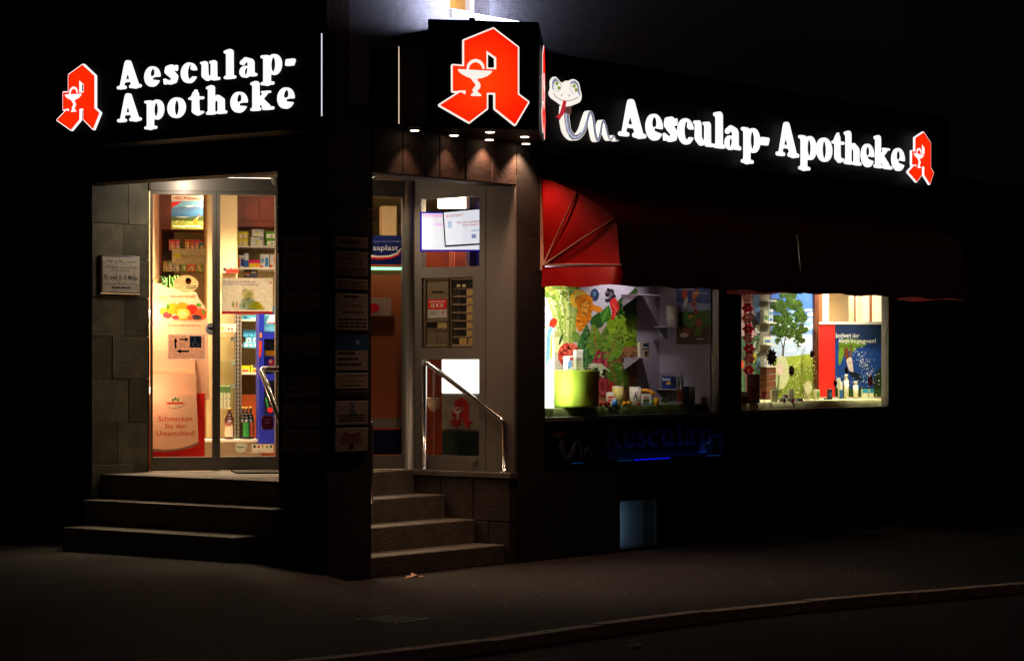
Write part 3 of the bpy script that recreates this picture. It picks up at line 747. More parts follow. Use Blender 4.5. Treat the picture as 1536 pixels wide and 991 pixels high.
letters(t, FR, OR, rowR, (zr, capr), 'sign_white', .02)
ex0, ex1 = FR.hit(c4(1258), 230, OR)[0], FR.hit(c4(1440), 230, OR)[0]; ez0, ez1 = FR.hit(1386, 130+690*k3, OR)[1]-.01, FR.hit(c4(1368), 130+330*k3, OR)[1]
emblem(t, (ex0+ex1)/2, ez0, (ex1-ex0)/(468/505), ez1-ez0, OR-.002, depth=.02)
# snake figure
def S(pts): return [FR.hit(c3(x), 90+y*k3, OR) for x, y in pts]
head = smooth(S([(150,122),(195,165),(228,152),(250,152),(282,140),(318,165),(330,215),(340,262),(328,302),(290,322),(240,336),(195,325),(160,300),(122,272),(108,240),(118,205),(118,150)]), 4)
bodyc = [(245,330),(240,400),(248,470),(262,520),(300,558),(340,545),(370,500),(392,425),(412,375),(432,420),(446,520),(464,580),(484,530),(497,455),(508,440),(522,475),(540,545),(560,575),(580,548),(600,578),(618,580)]
bw = [.64*q for q in (66,66,64,62,64,52,44,36,32,32,32,32,30,26,24,24,22,20,18,16,14)]
def wstrip(pts, ws, k=4):
    P = smooth([(a, b, w) for (a, b), w in zip(pts, ws)], k, closed=False)
    return S(strip([(p[0], p[1]) for p in P], [p[2] for p in P]))
sn = part(t, 'snake_figure', MB().shape([wstrip(bodyc, bw)], OR+.002, OR+.05), 'sign_white_soft')
pb = MB()
pb.poly(wstrip(bodyc, [w*.84 for w in bw]), OR+.0005, L('#5a4038')); pb.poly(wstrip(bodyc, [w*.72 for w in bw]), OR-.0003, L('#7c8298'))
pb.poly(wstrip([(a-6, b) for a, b in bodyc[:8]], [w*.3 for w in bw[:8]]), OR-.0007, L('#b8bcd0')); pb.poly(S([(212,330),(275,326),(272,392),(212,380)]), OR-.0009, L('#5a3c34'))
part(sn, 'body_print', pb, 'print_backlit', root=t)
hd = part(sn, 'head', MB().shape([head], OR-.012, OR+.0), 'sign_white_soft', root=t)
pb = MB(); y = OR-.013
pb.poly(smooth(S([(150,132),(185,168),(176,190),(150,190),(134,220),(126,200),(128,155)])), y, L('#8890a8')); pb.poly(smooth(S([(282,150),(312,172),(322,220),(330,262),(312,240),(290,180),(252,172)])), y, L('#8890a8'))
for cx, cy in ((162, 192), (280, 206)):
    pb.poly(S(ell(cx, cy, 30, 40)), y-.0005, L('#b0a8a8')); pb.poly(S(ell(cx, cy, 25, 36)), y-.001, L('#f4f2ee'))
for cx, cy in ((160, 172), (174, 203), (284, 190), (297, 217)): pb.poly(S(ell(cx, cy, 11, 13)), y-.0015, L('#8a9a20'))
pb.poly(S(strip([(135,240),(150,268),(185,288),(215,297),(250,296),(290,282),(318,268)], 5)), y-.001, L('#6a5850'))
for cx, cy in ((193, 257), (248, 258)): pb.poly(S(ell(cx, cy, 4, 10, 30)), y-.001, L('#7a706c'))
part(hd, 'face_print', pb, 'print_backlit', root=t)
part(sn, 'tongue', MB().shape([S([(205,292),(225,296),(216,350),(205,392),(188,412),(176,434),(170,418),(150,414),(180,385),(192,345)])], OR-.02, OR-.0135), mat('tongue_red', '#d83040', .4, emit=.7), root=t)

# ================================================================== basket awnings
def awning(s0, s1, lab, wall_y=-.005):
    t = thing(FR, 'awning', lab, 'awning', ((s0+s1)/2, 0, 2.2), 'red basket awnings over the shop windows')
    prof = [(.01, 3.10), (.10, 3.085), (.37, 2.975), (.60, 2.86), (.72, 2.775), (.755, 2.70), (.785, 2.385)]
    nx = max(8, int((s1-s0)/.09)); r = random.Random(int(s0*10)); m = MB(); V = []
    for i in range(nx+1):
        x = s0+(s1-s0)*i/nx; wv_ = .006*math.sin(i*1.7)+.005*math.sin(i*.53+1)
        for j, (o, z) in enumerate(prof):
            sag = wv_*math.sin(math.pi*j/(len(prof)-1)); V.append((x, -o-sag, z-sag))
    n = len(prof); m._a(V, [(i*n+j, (i+1)*n+j, (i+1)*n+j+1, i*n+j+1) for i in range(nx) for j in range(n-1)], None, True)
    part(t, 'canopy', m, 'vinyl_red')
    for x, sg in ((s0, 1), (s1, -1)):
        m = MB(); pv_ = (x, -.03, 2.40); rim = [(x, -o, z) for o, z in prof]
        V = []; K = 5
        for k in range(K+1):
            for p in rim:
                f = k/K; V.append((x+sg*.018*math.sin(math.pi*f)*math.sin(p[1]*14), pv_[1]+(p[1]-pv_[1])*f, pv_[2]+(p[2]-pv_[2])*f))
        m._a(V, [(k*n+j, k*n+j+1, (k+1)*n+j+1, (k+1)*n+j) for k in range(K) for j in range(n-1)], None, True)
        sp = part(t, 'side_panel', m, 'vinyl_red')
        for q in ((.012, 3.10), (.37, 2.975), (.735, 2.755), (.785, 2.385)):
            xo = x-sg*.008
            part(sp, 'rib', MB().tube([(xo, -.03, 2.40), (xo, (-.03-q[0])/2, (2.40+q[1])/2+.006), (xo, -q[0], q[1])], .0075, 6), 'rib_tan', root=t)
    part(t, 'wall_bar', MB().tube([(s0-.01, -.012, 3.115), (s0-.01, -.012, 2.36)], .010, 6), 'rib_tan')
    # valance hanging round the three open sides
    path = [(s0-.004, -.02)]+[(s0-.004, -.02-.765*k/10) for k in range(1, 11)]+[(s0+(s1-s0)*k/30, -.788) for k in range(1, 31)]+[(s1+.004, -.785+.765*k/10) for k in range(1, 11)]
    V = []
    for k, (a, b) in enumerate(path):
        wob = .014*math.sin(k*1.3)+.01*math.sin(k*.47)
        side = 1 if k <= 10 else 0
        for h, f in ((2.385, 0), (2.33, .5), (2.27, .8), (2.222+.008*math.sin(k*.9), 1)):
            V.append((a+(-.03*f*side)+(wob*f*side), b-(wob*f*(1-side)) - (.012*f), h))
    m = MB()._a(V, [(i*4+j, i*4+j+1, (i+1)*4+j+1, (i+1)*4+j) for i in range(len(path)-1) for j in range(3)], None, True)
    part(t, 'valance', m, 'vinyl_red')
    part(t, 'front_bar', MB().tube([(s0, -.79, 2.388), (s1, -.79, 2.388)], .012, 6), 'rib_tan')
awning(2.60, 5.36, 'red vinyl basket awning over the vegetable window, its lit left end with tan ribs')
awning(5.372, 8.50, 'red vinyl basket awning in near darkness over the allergy display window')

# ================================================================== handrails
def rail(fr, name, lab, path, o, r=.021):
    t = thing(fr, name, lab, 'handrail', o); P = []
    for i, p in enumerate(path):                                     # rounded bends
        p = Vector(p)
        if 0 < i < len(path)-1:
            a, b = Vector(path[i-1]), Vector(path[i+1]); da, db = (a-p).normalized(), (b-p).normalized(); rr = .05
            for f in (0, .25, .5, .75, 1):
                P.append(p+da*rr*(1-f)**2+db*rr*f**2)
        else: P.append(p)
    part(t, 'tube', MB().tube(P, r, 12), 'steel'); return t
hy = -.055
h1, h2 = FP.hit(637, 541, hy), FP.hit(757, 633, hy)
t = rail(FP, 'handrail', 'stainless steel handrail sloping down along the grey panel beside the steps', [(h1[0], hy, ZL+.005), (h1[0], hy, h1[1]), (h2[0], hy, h2[1]), (h2[0], hy, ZL+.005)], (h1[0], hy, ZL))
for hx in (h1[0], h2[0]): part(t, 'foot_plate', MB().lathe(hx, hy, [(.045, ZL+.004), (.045, ZL+.012), (.026, ZL+.014)], 14), 'steel')
g1 = hitd(391, 553, 18.95); g2 = hitd(424, 640, 18.30); g3 = hitd(556, 634, 18.75); g4 = hitd(470, 551, 19.45)
t = rail(FR, 'handrail', 'stainless steel handrail loop between glass door and corner pillar', [(.46, .53, .54), (g2.x, g2.y, g2.z), (g1.x, g1.y, g1.z), (g4.x, g4.y, g1.z), (g3.x, g3.y, g3.z), (g3.x, g3.y, .54)], (.46, .53, .54))

# ================================================================== name boards on the pillar and the wall plaque
def board(fr, pxs, rows, lab, seed, off=-.022):
    x0, x1 = fr.hit(pxs[0], 500, off)[0], fr.hit(pxs[1], 500, off)[0]
    pc = (pxs[0]+pxs[1])/2
    zt_, zb_ = fr.hit(pc, rows[0][0]-3, off)[1], fr.hit(pc, rows[-1][1]+3, off)[1]
    t = thing(fr, 'name_board', lab, 'board', ((x0+x1)/2, 0, zb_), 'name boards on the pillar')
    part(t, 'frame', MB().cbox(x0-.012, x1+.012, -.012, .003, zb_, zt_, .004), mat('board_frame', '#3a2018', .5))
    for k, (a, b, c, kind, txt) in enumerate(rows):
        z1, z0 = fr.hit(pc, a, off)[1], fr.hit(pc, b, off)[1]
        p = part(t, 'name_plate', MB().cbox(x0, x1, -.022, -.0125, z0, z1, .002, L(c)), 'print_dull'); m = MB(); y = -.0228; W = x1-x0; H = z1-z0; ink = L('#1c1410')
        if kind == 'head': add_text(m, txt, x0+.16*W, x1-.14*W, z0+.32*H, z0+.72*H, y, ink, .01)
        elif kind == 'name':
            dashes(m, x0+.25*W, x1-.28*W, z0+.9*H, .045*H, y, ink, 2, seed+k)
            for i, s_ in enumerate(txt): add_text(m, s_, x0+.16*W, x1-.14*W, z1-(.28+.17*i)*H-.11*H, z1-(.28+.17*i)*H, y, ink)
            for i in range(3): dashes(m, x0+.08*W, x1-.06*W, z0+(.27-.1*i)*H, .05*H, y, ink, 4, seed+k+i)
        elif kind == 'band':
            m.poly([(x0, z0+.58*H), (x1, z0+.58*H), (x1, z1), (x0, z1)], y, L('#1f4a86')); m.poly(ell(x0+.68*W, z0+.80*H, .06*W, .07*H), y-.0006, L('#8fa8c8'))
            for i in range(3): dashes(m, x0+.06*W, x0+(.6+.1*i)*W, z0+(.46-.16*i)*H, .06*H, y, ink, 3, seed+k+i)
        elif kind == 'logo':
            m.poly(strip([(x0+.3*W, z0+.85*H), (x0+.12*W, z0+.6*H), (x0+.12*W, z0+.4*H), (x0+.28*W, z0+.2*H)], .012*1), y, L('#a08030'))
            dashes(m, x0+.2*W, x1-.1*W, z0+.45*H, .14*H, y, L('#9a7a30'), 2, seed+k); dashes(m, x0+.35*W, x1-.1*W, z0+.8*H, .06*H, y, ink, 3, seed); dashes(m, x0+.25*W, x1-.2*W, z0+.18*H, .06*H, y, ink, 3, seed)
        elif kind == 'figure':
            m.poly(ell(x0+.5*W, z0+.86*H, .06*W, .07*H), y, L('#5a7090')); m.poly(strip([(x0+.58*W, z0+.8*H), (x0+.45*W, z0+.66*H), (x0+.56*W, z0+.56*H), (x0+.38*W, z0+.5*H), (x0+.64*W, z0+.5*H)], .018), y-.0005, L('#5a7090'))
            for i in range(3): dashes(m, x0+.1*W, x1-.1*W, z0+(.36-.11*i)*H, .055*H, y, ink, 4, seed+k+i)
        elif kind == 'cross':
            m.poly(strip([(x0+.25*W, z0+.8*H), (x0+.4*W, z0+.7*H), (x0+.6*W, z0+.7*H), (x0+.75*W, z0+.8*H)], .02), y, L('#8a2020')); m.poly([(x0+.42*W, z0+.1*H), (x0+.55*W, z0+.1*H), (x0+.55*W, z0+.3*H), (x0+.42*W, z0+.3*H)], y, ink)
            for i in range(4): dashes(m, x0+.15*W, x1-.2*W, z0+(.62-.1*i)*H, .05*H, y, L('#7a2a20'), 4, seed+k+i)
        else:
            for i in range(4): dashes(m, x0+.08*W, x1-(.08+.06*(i % 2))*W, z0+(.74-.19*i)*H, .07*H, y, ink, 5, seed+k+i)
        part(p, 'lettering', m, 'print_dull', root=t)
cy7 = lambda y: 240+y*.2622
cy8 = lambda y: 470+y*.2622
board(FL, (423.5, 478.5), [(cy7(435), cy7(500), '#b8a898', 'head', 'HAINGRABEN 11'), (cy7(512), cy7(660), '#b8a898', 'name', ['WILFRIED JUNGKUNZ', 'HARALD GRENZ']), (cy7(672), cy7(735), '#b0a090', 'text', ''), (cy7(750), cy7(857), '#b4a698', 'logo', ''),
      (cy7(862), cy8(92), '#5a5a24', 'text', ''), (cy8(112), cy8(247), '#b0a294', 'name', ['Dipl. Psych.', 'Psychotherapie']), (cy8(278), cy8(480), '#a89a8c', 'band', ''), (cy8(507), cy8(640), '#a09488', 'figure', ''), (cy8(660), cy8(795), '#a09488', 'cross', '')],
      'tall board of pale name plates on the left face of the corner pillar', 11)
board(FR, (503, 552), [(cy7(440), cy7(502), '#b8a898', 'head', 'HAINGRABEN 11'), (cy7(525), cy7(660), '#b8a898', 'name', ['WILFRIED JUNGKUNZ', 'HARALD GRENZ']), (cy7(682), cy7(740), '#b0a090', 'text', ''), (cy7(765), cy8(95), '#b4a698', 'name', ['Dipl. Psych.', 'Psychotherapie']),
      (cy8(125), cy8(325), '#a89a8c', 'band', ''), (cy8(340), cy8(430), '#a89a8c', 'logo', ''), (cy8(442), cy8(478), '#4a3a30', 'text', ''), (cy8(500), cy8(635), '#a09488', 'figure', ''), (cy8(655), cy8(788), '#a09488', 'cross', '')],
      'tall board of pale name plates on the right face of the corner pillar', 37)
x0, x1, z0, z1 = FS.rect((150, 382, 209.5, 442), -.02)
z0 = FS.hit(180, 441, -.02)[1]; z1 = FS.hit(180, 383, -.02)[1]
t = thing(FS, 'wall_plaque', 'framed white practice plaque on the grey stone wall beside the door', 'plaque', ((x0+x1)/2, 0, z0))
part(t, 'frame', MB().cbox(x0, x1, -.03, -.007, z0, z1, .006), 'steel')
part(t, 'plate', MB().box(x0+.015, x1-.015, -.034, -.0305, z0+.015, z1-.015, L('#cfc8c4')), 'print_dull')
m = MB(); W, H = x1-x0, z1-z0; ink = L('#2c2830')
add_text(m, 'Offenbach · Hanau · Friedberg', x0+.12*W, x1-.12*W, z0+.80*H, z0+.87*H, -.0345, ink); add_text(m, 'Überörtliche Gemeinschaftspraxis', x0+.08*W, x1-.09*W, z0+.65*H, z0+.73*H, -.0345, ink)
add_text(m, 'für Neurochirurgie', x0+.26*W, x1-.28*W, z0+.57*H, z0+.64*H, -.0345, ink); add_text(m, 'Dr. med. K. A. Müller', x0+.07*W, x1-.07*W, z0+.37*H, z0+.49*H, -.0345, L('#100c10'), .012)
add_text(m, 'Sprechstunden: Mo. · Mi. von 9-17 Uhr', x0+.08*W, x1-.08*W, z0+.22*H, z0+.29*H, -.0345, ink); add_text(m, '~4', x0+.26*W, x1-.26*W, z0+.13*H, z0+.20*H, -.0345, ink)
part(t, 'lettering', m, 'print_dull')

# ================================================================== letterbox and doorbell panel in the metal side panel
kB = 110/839
def bp(x, y, off=-.02): return FP.hit(625+x*kB, 405+y*kB, off)
def br(a, b, c, d, off=-.02): p, q = bp(a, b, off), bp(c, d, off); return p[0], q[0], q[1], p[1]
x0, x1, z0, z1 = r2_
t = thing(FP, 'doorbell_panel', 'bronze metal doorbell and letterbox panel with red number sticker', 'doorbell panel', ((x0+x1)/2, 0, z0))
part(t, 'back_plate', MB().box(x0+.001, x1-.001, -.012, .02, z0+.001, z1-.001), mat('bronze', '#8a7a66', .42, .6, var=.06, scale=4))
def module(name, a, b, c, d):
    q = br(a, b, c, d); w = .016
    return part(t, name, MB().cbox(q[0], q[0]+w, -.026, -.0125, q[2], q[3], .005).cbox(q[1]-w, q[1], -.026, -.0125, q[2], q[3], .005).cbox(q[0]+w, q[1]-w, -.026, -.0125, q[3]-w, q[3], .005).cbox(q[0]+w, q[1]-w, -.026, -.0125, q[2], q[2]+w*1.4, .005), 'bronze')
ml = module('letterbox', 92, 100, 372, 885); mr_ = module('doorbell_module', 388, 97, 668, 885)
def bx(pa, name, a, b, c, d, col, y0=-.018, y1=-.0125, m_='print_dull'):
    q = br(a, b, c, d); return part(pa, name, MB().box(q[0], q[1], y0, y1, q[2], q[3], L(col)), m_, root=t)
bx(ml, 'slot', 170, 243, 298, 255, '#080604'); bx(ml, 'camera_window', 115, 595, 222, 662, '#0a0806'); bx(ml, 'call_button', 243, 598, 343, 660, '#c8b47a')
q = br(115, 575, 345, 592); part(ml, 'bar', MB().box(q[0], q[1], -.022, -.0125, q[2], q[3]), 'bronze', root=t); q = br(115, 664, 345, 682); part(ml, 'bar', MB().box(q[0], q[1], -.022, -.0125, q[2], q[3]), 'bronze', root=t)
p_ = bp(230, 762); m = MB()
for i in range(-4, 5):
    for j in range(-6, 7):
        if abs(i)/4.5+abs(j)/6.5 <= 1: m.poly(ell(p_[0]+i*.0055, p_[1]+j*.0065, .0018, .0018, 0, 5), -.0128, BLACK)
part(ml, 'speaker_holes', m, 'print_dull', root=t)
bx(mr_, 'lamp_cover', 413, 125, 650, 200, '#181210')
for a in (458, 522): bx(mr_, 'light_button', a, 165, a+38, 192, '#e8d8b0', -.021, -.0182)
for k in range(7):
    ya = 222+k*92.5; yb = ya+70
    q = br(413, yb+3, 655, ya+92); part(mr_, 'bar', MB().cbox(q[0], q[1], -.023, -.0125, q[2], q[3], .003), 'bronze', root=t)
    bx(mr_, 'bell_grille', 413, ya, 470, yb, '#2a221a')
    if k < 6: bx(mr_, 'name_slot', 487, ya, 570, yb, '#0c0a08'); bx(mr_, 'bell_button', 572, ya, 655, yb, '#c8aa6a', -.021)
    else: bx(mr_, 'bell_button', 487, ya, 572, yb, '#c8aa6a', -.021); bx(mr_, 'bell_button', 592, ya, 655, yb, '#c8aa6a', -.021)
q = br(123, 335, 338, 543, -.022); W, H = q[1]-q[0], q[3]-q[2]
s = thing(FP, 'phone_sticker', 'red and white telephone number sticker on the letterbox', 'sticker', (q[0], -.0135, q[2]))
part(s, 'sheet', MB().box(q[0], q[1], -.0145, -.0128, q[2], q[3], L('#d8d2cc')), 'print'); m = MB()
m.poly([(q[0], q[2]+.45*H), (q[1], q[2]+.45*H), (q[1], q[3]), (q[0], q[3])], -.015, L('#f02418')); add_text(m, '22 8 33', q[0]+.15*W, q[1]-.18*W, q[2]+.57*H, q[2]+.78*H, -.0155, WHITE, .02)
dashes(m, q[0]+.07*W, q[1]-.07*W, q[2]+.85*H, .05*H, -.0155, WHITE, 3, 4)
for i in range(3): dashes(m, q[0]+.07*W, q[0]+.5*W, q[2]+(.34-.09*i)*H, .03*H, -.0155, L('#706860'), 3, i)
add_text(m, 'A', q[0]+.72*W, q[0]+.88*W, q[2]+.2*H, q[2]+.38*H, -.0155, L('#d02020'), .03); part(s, 'print', m, 'print')

# ================================================================== panels under the shop windows with lettering lit by a blue strip
k6 = 310/1280
def c6(x): return 800+x*k6
zlo = FR.hit(1075, 610+300*k6, .03)[1]; zhi = ZW-.04
t = thing(FR, 'sill_panel', 'dark panel under the vegetable window with unlit lettering above a blue light strip', 'panel', ((W1[0]+W1[1])/2, .03, zlo))
part(t, 'panel', MB().box(W1[0], W1[1], .05, .24, .721, zhi), 'black_panel')
zl6 = FR.hit(c6(470), 610+262*k6, .03)[1]; cap6 = FR.hit(c6(490), 610+92*k6, .03)[1]-zl6
letters(t, FR, .035, [('A', c6(432), c6(556)), ('e', c6(560), c6(640)), ('s', c6(643), c6(706)), ('c', c6(712), c6(782)), ('u', c6(792), c6(882)), ('l', c6(890), c6(935)), ('a', c6(942), c6(1012)), ('p', c6(1022), c6(1108)), ('-', c6(1115), c6(1150))], (zl6, cap6), 'letter_dim', .014)
def S6(pts): return [FR.hit(c6(x), 610+y*k6, .03) for x, y in pts]
P = [(190, 200), (185, 270), (210, 325), (250, 290), (275, 220), (300, 240), (310, 310), (330, 280), (350, 250), (365, 295), (395, 298)]
part(t, 'snake_outline', MB().shape([S6(strip(smooth(P, 3, False), [26-18*i/30 for i in range(31)]))], .038, .049), 'letter_dim')
part(t, 'snake_head', MB().shape([smooth(S6([(125,130),(150,110),(170,125),(190,108),(215,120),(228,150),(205,170),(180,195),(150,190),(112,160)]), 3)], .038, .049), 'letter_dim_red')
for a, b, m_, w in ((240, 300, 'led_cyan', .7), (525, 600, 'led_cyan', .7), (625, 840, 'led_blue', 1.2), (1075, 1150, 'led_cyan', .6)):
    u0, u1 = FR.hit(c6(a), 690, .02)[0], FR.hit(c6(b), 690, .02)[0]
    part(t, 'light_strip', MB().box(u0, u1, .004, .024, zlo+.0005, zlo+.004), m_)
u0, u1 = FR.hit(c6(240), 690, .02)[0], FR.hit(c6(1150), 690, .02)[0]
st = part(t, 'strip_channel', MB().box(u0-.3, u1+.02, .0, .049, zlo-.03, zlo-.007), 'black_frame')
lamp(st, t, 'AREA', ((u0+u1)/2+.3, .008, zlo+.012), .35, (.05, .16, 1.0), shape='RECTANGLE', size=1.6, size_y=.012, rot=(R(180-20), 0, 0))
lamp(st, t, 'AREA', (u1-.05, .002, zlo+.1), .02, (.1, .35, 1.0), shape='RECTANGLE', size=.1, size_y=.05, rot=(R(90), 0, 0))
t = thing(FR, 'sill_panel', 'dark panel under the allergy window with faint reddish lettering', 'panel', ((W2[0]+W2[1])/2, .03, zlo))
part(t, 'panel', MB().box(W2[0], W2[1], .05, .24, .721, zhi), 'black_panel')
k5 = 280/1261
c5 = lambda x: 1080+x*k5
cell = [('A', 250, 315), ('p', 320, 372), ('o', 378, 428), ('t', 432, 470), ('h', 476, 530), ('e', 536, 580), ('k', 586, 645), ('e', 650, 690)]
z5 = FR.hit(c5(700), 653, .03)[1]
letters(t, FR, .035, [(c, c5(250+(a-250)*1.45), c5(250+(b-250)*1.45)) for c, a, b in cell], (z5, .24), 'letter_dim_red', .014)

# ================================================================== display boxes behind the shop windows
ZP = 1.235; YB = .655
def display_box(w, lab, wall, cloth, side_m, xr=0.0):
    w = (w[0], w[1]+xr)
    t = thing(FR, 'display_case', lab, 'display case', ((w[0]+w[1])/2, .3, ZW))
    part(t, 'back_wall', MB().box(w[0]-.02, w[1]-.06, YB, YB+.03, ZW-.02, 2.95), wall)
    part(t, 'side_wall', MB().box(w[1]-.06, w[1]-.03, .101, YB+.03, ZW-.02, 2.95), side_m); part(t, 'side_wall', MB().box(w[0]-.03, w[0]-.021, .101, YB+.03, ZW-.02, 2.95), side_m)
    part(t, 'ceiling', MB().box(w[0]-.02, w[1]-.061, .251, YB-.001, 2.90, 2.95), 'white_paint')
    # platform under a rumpled cloth
    nx, V = 60, []
    for i in range(nx+1):
        x = w[0]+.05+(w[1]-w[0]-.115)*i/nx; wv_ = .007*math.sin(i*.8)+.005*math.sin(i*2.1+1)
        for y, z in ((.105+wv_*.4, ZW-.01), (.11+wv_, ZW+.03), (.118+wv_, ZP-.012), (.135+wv_*.5, ZP+.002*math.sin(i)), (.30, ZP+.003*math.sin(i*1.3)), (YB-.002, ZP+.002*math.sin(i*.7))):
            V.append((x, y, z))
    part(t, 'cloth', MB()._a(V, [(i*6+j, (i+1)*6+j, (i+1)*6+j+1, i*6+j+1) for i in range(nx) for j in range(5)], None, True), cloth)
    return t
mat('cloth_green', '#4c5a1c', .95, var=.4, scale=20, bump=.9); mat('cloth_cream', '#d8d49a', .9, var=.12, scale=6, bump=.4)
DC1 = display_box(W1, 'shop window display with lilac walls and green cloth', 'lilac_wall', 'cloth_green', 'lilac_wall')
YB = 1.0
DC2 = display_box(W2, 'shop window display with cream cloth and allergy posters', 'white_paint', 'cloth_cream', 'white_paint', 1.2)
YB = .655
def spot_fixture(x, y, z, p, lab, col, tilt, cone=100, soft=.04):
    t = thing(FR, 'spotlight', lab, 'spotlight', (x, y, z))
    part(t, 'housing', MB().lathe(x, y, [(.03, z), (.045, z-.02), (.05, z-.07), (.04, z-.07)], 14), 'plastic_white'); part(t, 'lens', MB().lathe(x, y, [(.038, z-.06), (.02, z-.066)], 12), 'lens_warm')
    lamp(t, t, 'SPOT', (x, y, z-.08), p, col, spot_size=R(cone), spot_blend=.8, shadow_soft_size=soft, rot=(R(tilt[0]), R(tilt[1]), 0))
spot_fixture(3.2, .13, 2.849, 300, 'ceiling spotlight over the left part of the vegetable display', (1, .93, .82), (36, -6), 84)
spot_fixture(2.80, .13, 2.849, 150, 'ceiling spotlight in the left corner of the vegetable display', (1, .95, .85), (30, -30), 90)
spot_fixture(4.5, .13, 2.849, 48, 'ceiling spotlight over the right part of the vegetable display', (1, .88, .86), (36, -6), 80)
spot_fixture(6.5, .13, 2.849, 190, 'ceiling spotlight over the flower side of the allergy display', (1, .95, .8), (36, 0), 90)
spot_fixture(8.1, .13, 2.849, 230, 'ceiling spotlight over the allergy stand', (1, .93, .72), (34, -6), 90)

spot_fixture(8.9, .55, 2.899, 240, 'ceiling spotlight behind the allergy stand', (1, .88, .68), (42, 0), 140)
# printed pictures
def poster(fr, off, pxr, name, lab, cat, polys, base, tf=None, m='print', thick=.004, texts=(), group=None, extra=0.0):
    """polys: (points, colour) in the picture's own coordinates, tf maps them to photo pixels"""
    x0, x1, z0, z1 = fr.rect(pxr, off); x0 -= extra
    t = thing(fr, name, lab, cat, ((x0+x1)/2, off, z0), group)
    part(t, 'sheet', MB().box(x0, x1, off, off+thick, z0, z1, L(base)), m)
    mb = MB(); y = off-.0004; stp = max(2e-5, min(.00025, .008/max(1, len(polys))))
    for pts, c in polys:
        q = [fr.hit(*tf(*p), off) for p in pts] if tf else [(x0+(x1-x0)*p[0], z0+(z1-z0)*p[1]) for p in pts]
        q = [(min(max(a, x0), x1), min(max(b, z0), z1)) for a, b in q]; mb.poly(q, y, L(c)); y -= stp
    for s_, a, b, c, d, col, bold in texts:
        if tf: p, q = fr.hit(*tf(a, d), off), fr.hit(*tf(b, c), off)
        else: p, q = (x0+(x1-x0)*a, z0+(z1-z0)*c), (x0+(x1-x0)*b, z0+(z1-z0)*d)
        add_text(mb, s_, p[0], q[0], min(p[1], q[1]), max(p[1], q[1]), y, L(col), bold)
    if mb.v: part(t, 'picture', mb, m)
    return t
kf = 300/1351
def t4(x, y): return 800+x*kf, 420+y*kf
r3_ = random.Random(5)
V = [([(-40,0),(700,0),(700,300),(-40,300)], '#c4c0d0'), ([(-40,300),(700,300),(700,930),(-40,930)], '#b8b0a0'),
     (smooth([(560,170),(590,120),(640,95),(700,50),(720,120),(715,245),(560,245)], 3), '#28501a'), ([(500,240),(700,235),(700,455),(480,455)], '#7fa520'), ([(500,330),(700,300),(700,350),(500,400)], '#8fb52c'),
     ([(560,455),(700,445),(700,930),(300,930),(380,600)], '#8f6038'), ([(590,455),(700,450),(700,520),(650,560)], '#a5724a'), ([(600,600),(700,585),(700,700),(650,690)], '#7c4c2c'), (strip([(590,470),(700,600)], 5), '#4a2c18'), (strip([(590,680),(640,780)], 5), '#3a2014')]
for k in range(9):
    x = 95+k*24; V.append((strip(smooth([(x-18, 20), (x+15, 150), (190+k*9, 400), (215+k*5, 440)], 3, False), [16+(k % 3)*6]*10), ('#93a548', '#b7c274', '#7d9440', '#a6b45c')[k % 4]))
for k in range(46):
    x, y = r3_.uniform(60, 310), r3_.uniform(20, 120); V.append((ell(x, y, r3_.uniform(12, 26), r3_.uniform(9, 20), r3_.uniform(0, 90), 7), r3_.choice(('#6f8030', '#8a9a40', '#58702a', '#7c7a34'))))
V += [(ell(310, 130, 62, 66), '#e8b028'), (ell(312, 130, 50, 54), '#f2c850'), (smooth([(275,130),(330,95),(395,110),(400,160),(465,190),(440,220),(400,205),(385,265),(330,335),(305,345),(285,290),(300,190)], 3), '#e8871a'), (ell(345, 195, 26, 48, 10), '#f4b24c'), (strip([(300,200),(305,270),(320,330)], 8), '#c8640e'), (strip([(385,150),(388,250)], 6), '#8a7a28'),
      (ell(414, 100, 29, 42), '#2c3e62'), (ell(412, 92, 12, 18), '#5a7aa0')]
for k in range(26):
    a = r3_.uniform(0, 6.28); q = math.sqrt(r3_.random()); V.append((ell(517+34*q*math.cos(a), 108+48*q*math.sin(a), 11, 12, 0, 8), r3_.choice(('#1c1820', '#3a3640', '#0e0c12', '#6a6670'))))
V += [(smooth([(515,150),(545,120),(575,160),(572,215),(545,260),(525,265),(530,210)], 3), '#d22c2c'), (strip([(530,160),(560,200),(545,245)], 6), '#ea6a5a'),
      (leaf(420, 330, 445, 215, 46, wav=.1), '#2d5a20'), (leaf(470, 290, 510, 170, 36, wav=.1), '#3d7a26'), (leaf(460, 290, 505, 185, 10), '#5c9a38'),
      (smooth([(110,275),(140,255),(160,280),(130,330),(108,325)], 3), '#c23018'), (ell(150, 420, 60, 75), '#9aa060'), (ell(165, 440, 40, 55), '#c8cc90'), (ell(185, 400, 9, 40, 20), '#2c4a1c'), (ell(242, 505, 78, 84), '#b63a30'), (ell(270, 480, 40, 50), '#d0604a'), (strip([(235,435),(240,470)], 6), '#3a2414'),
      (leaf(350, 600, 360, 300, 62, wav=.15, seed=2), '#3a6e34'), (strip([(352,590),(358,320)], 5), '#7aa060'), (leaf(300, 420, 270, 340, 30), '#6a8a3a')]
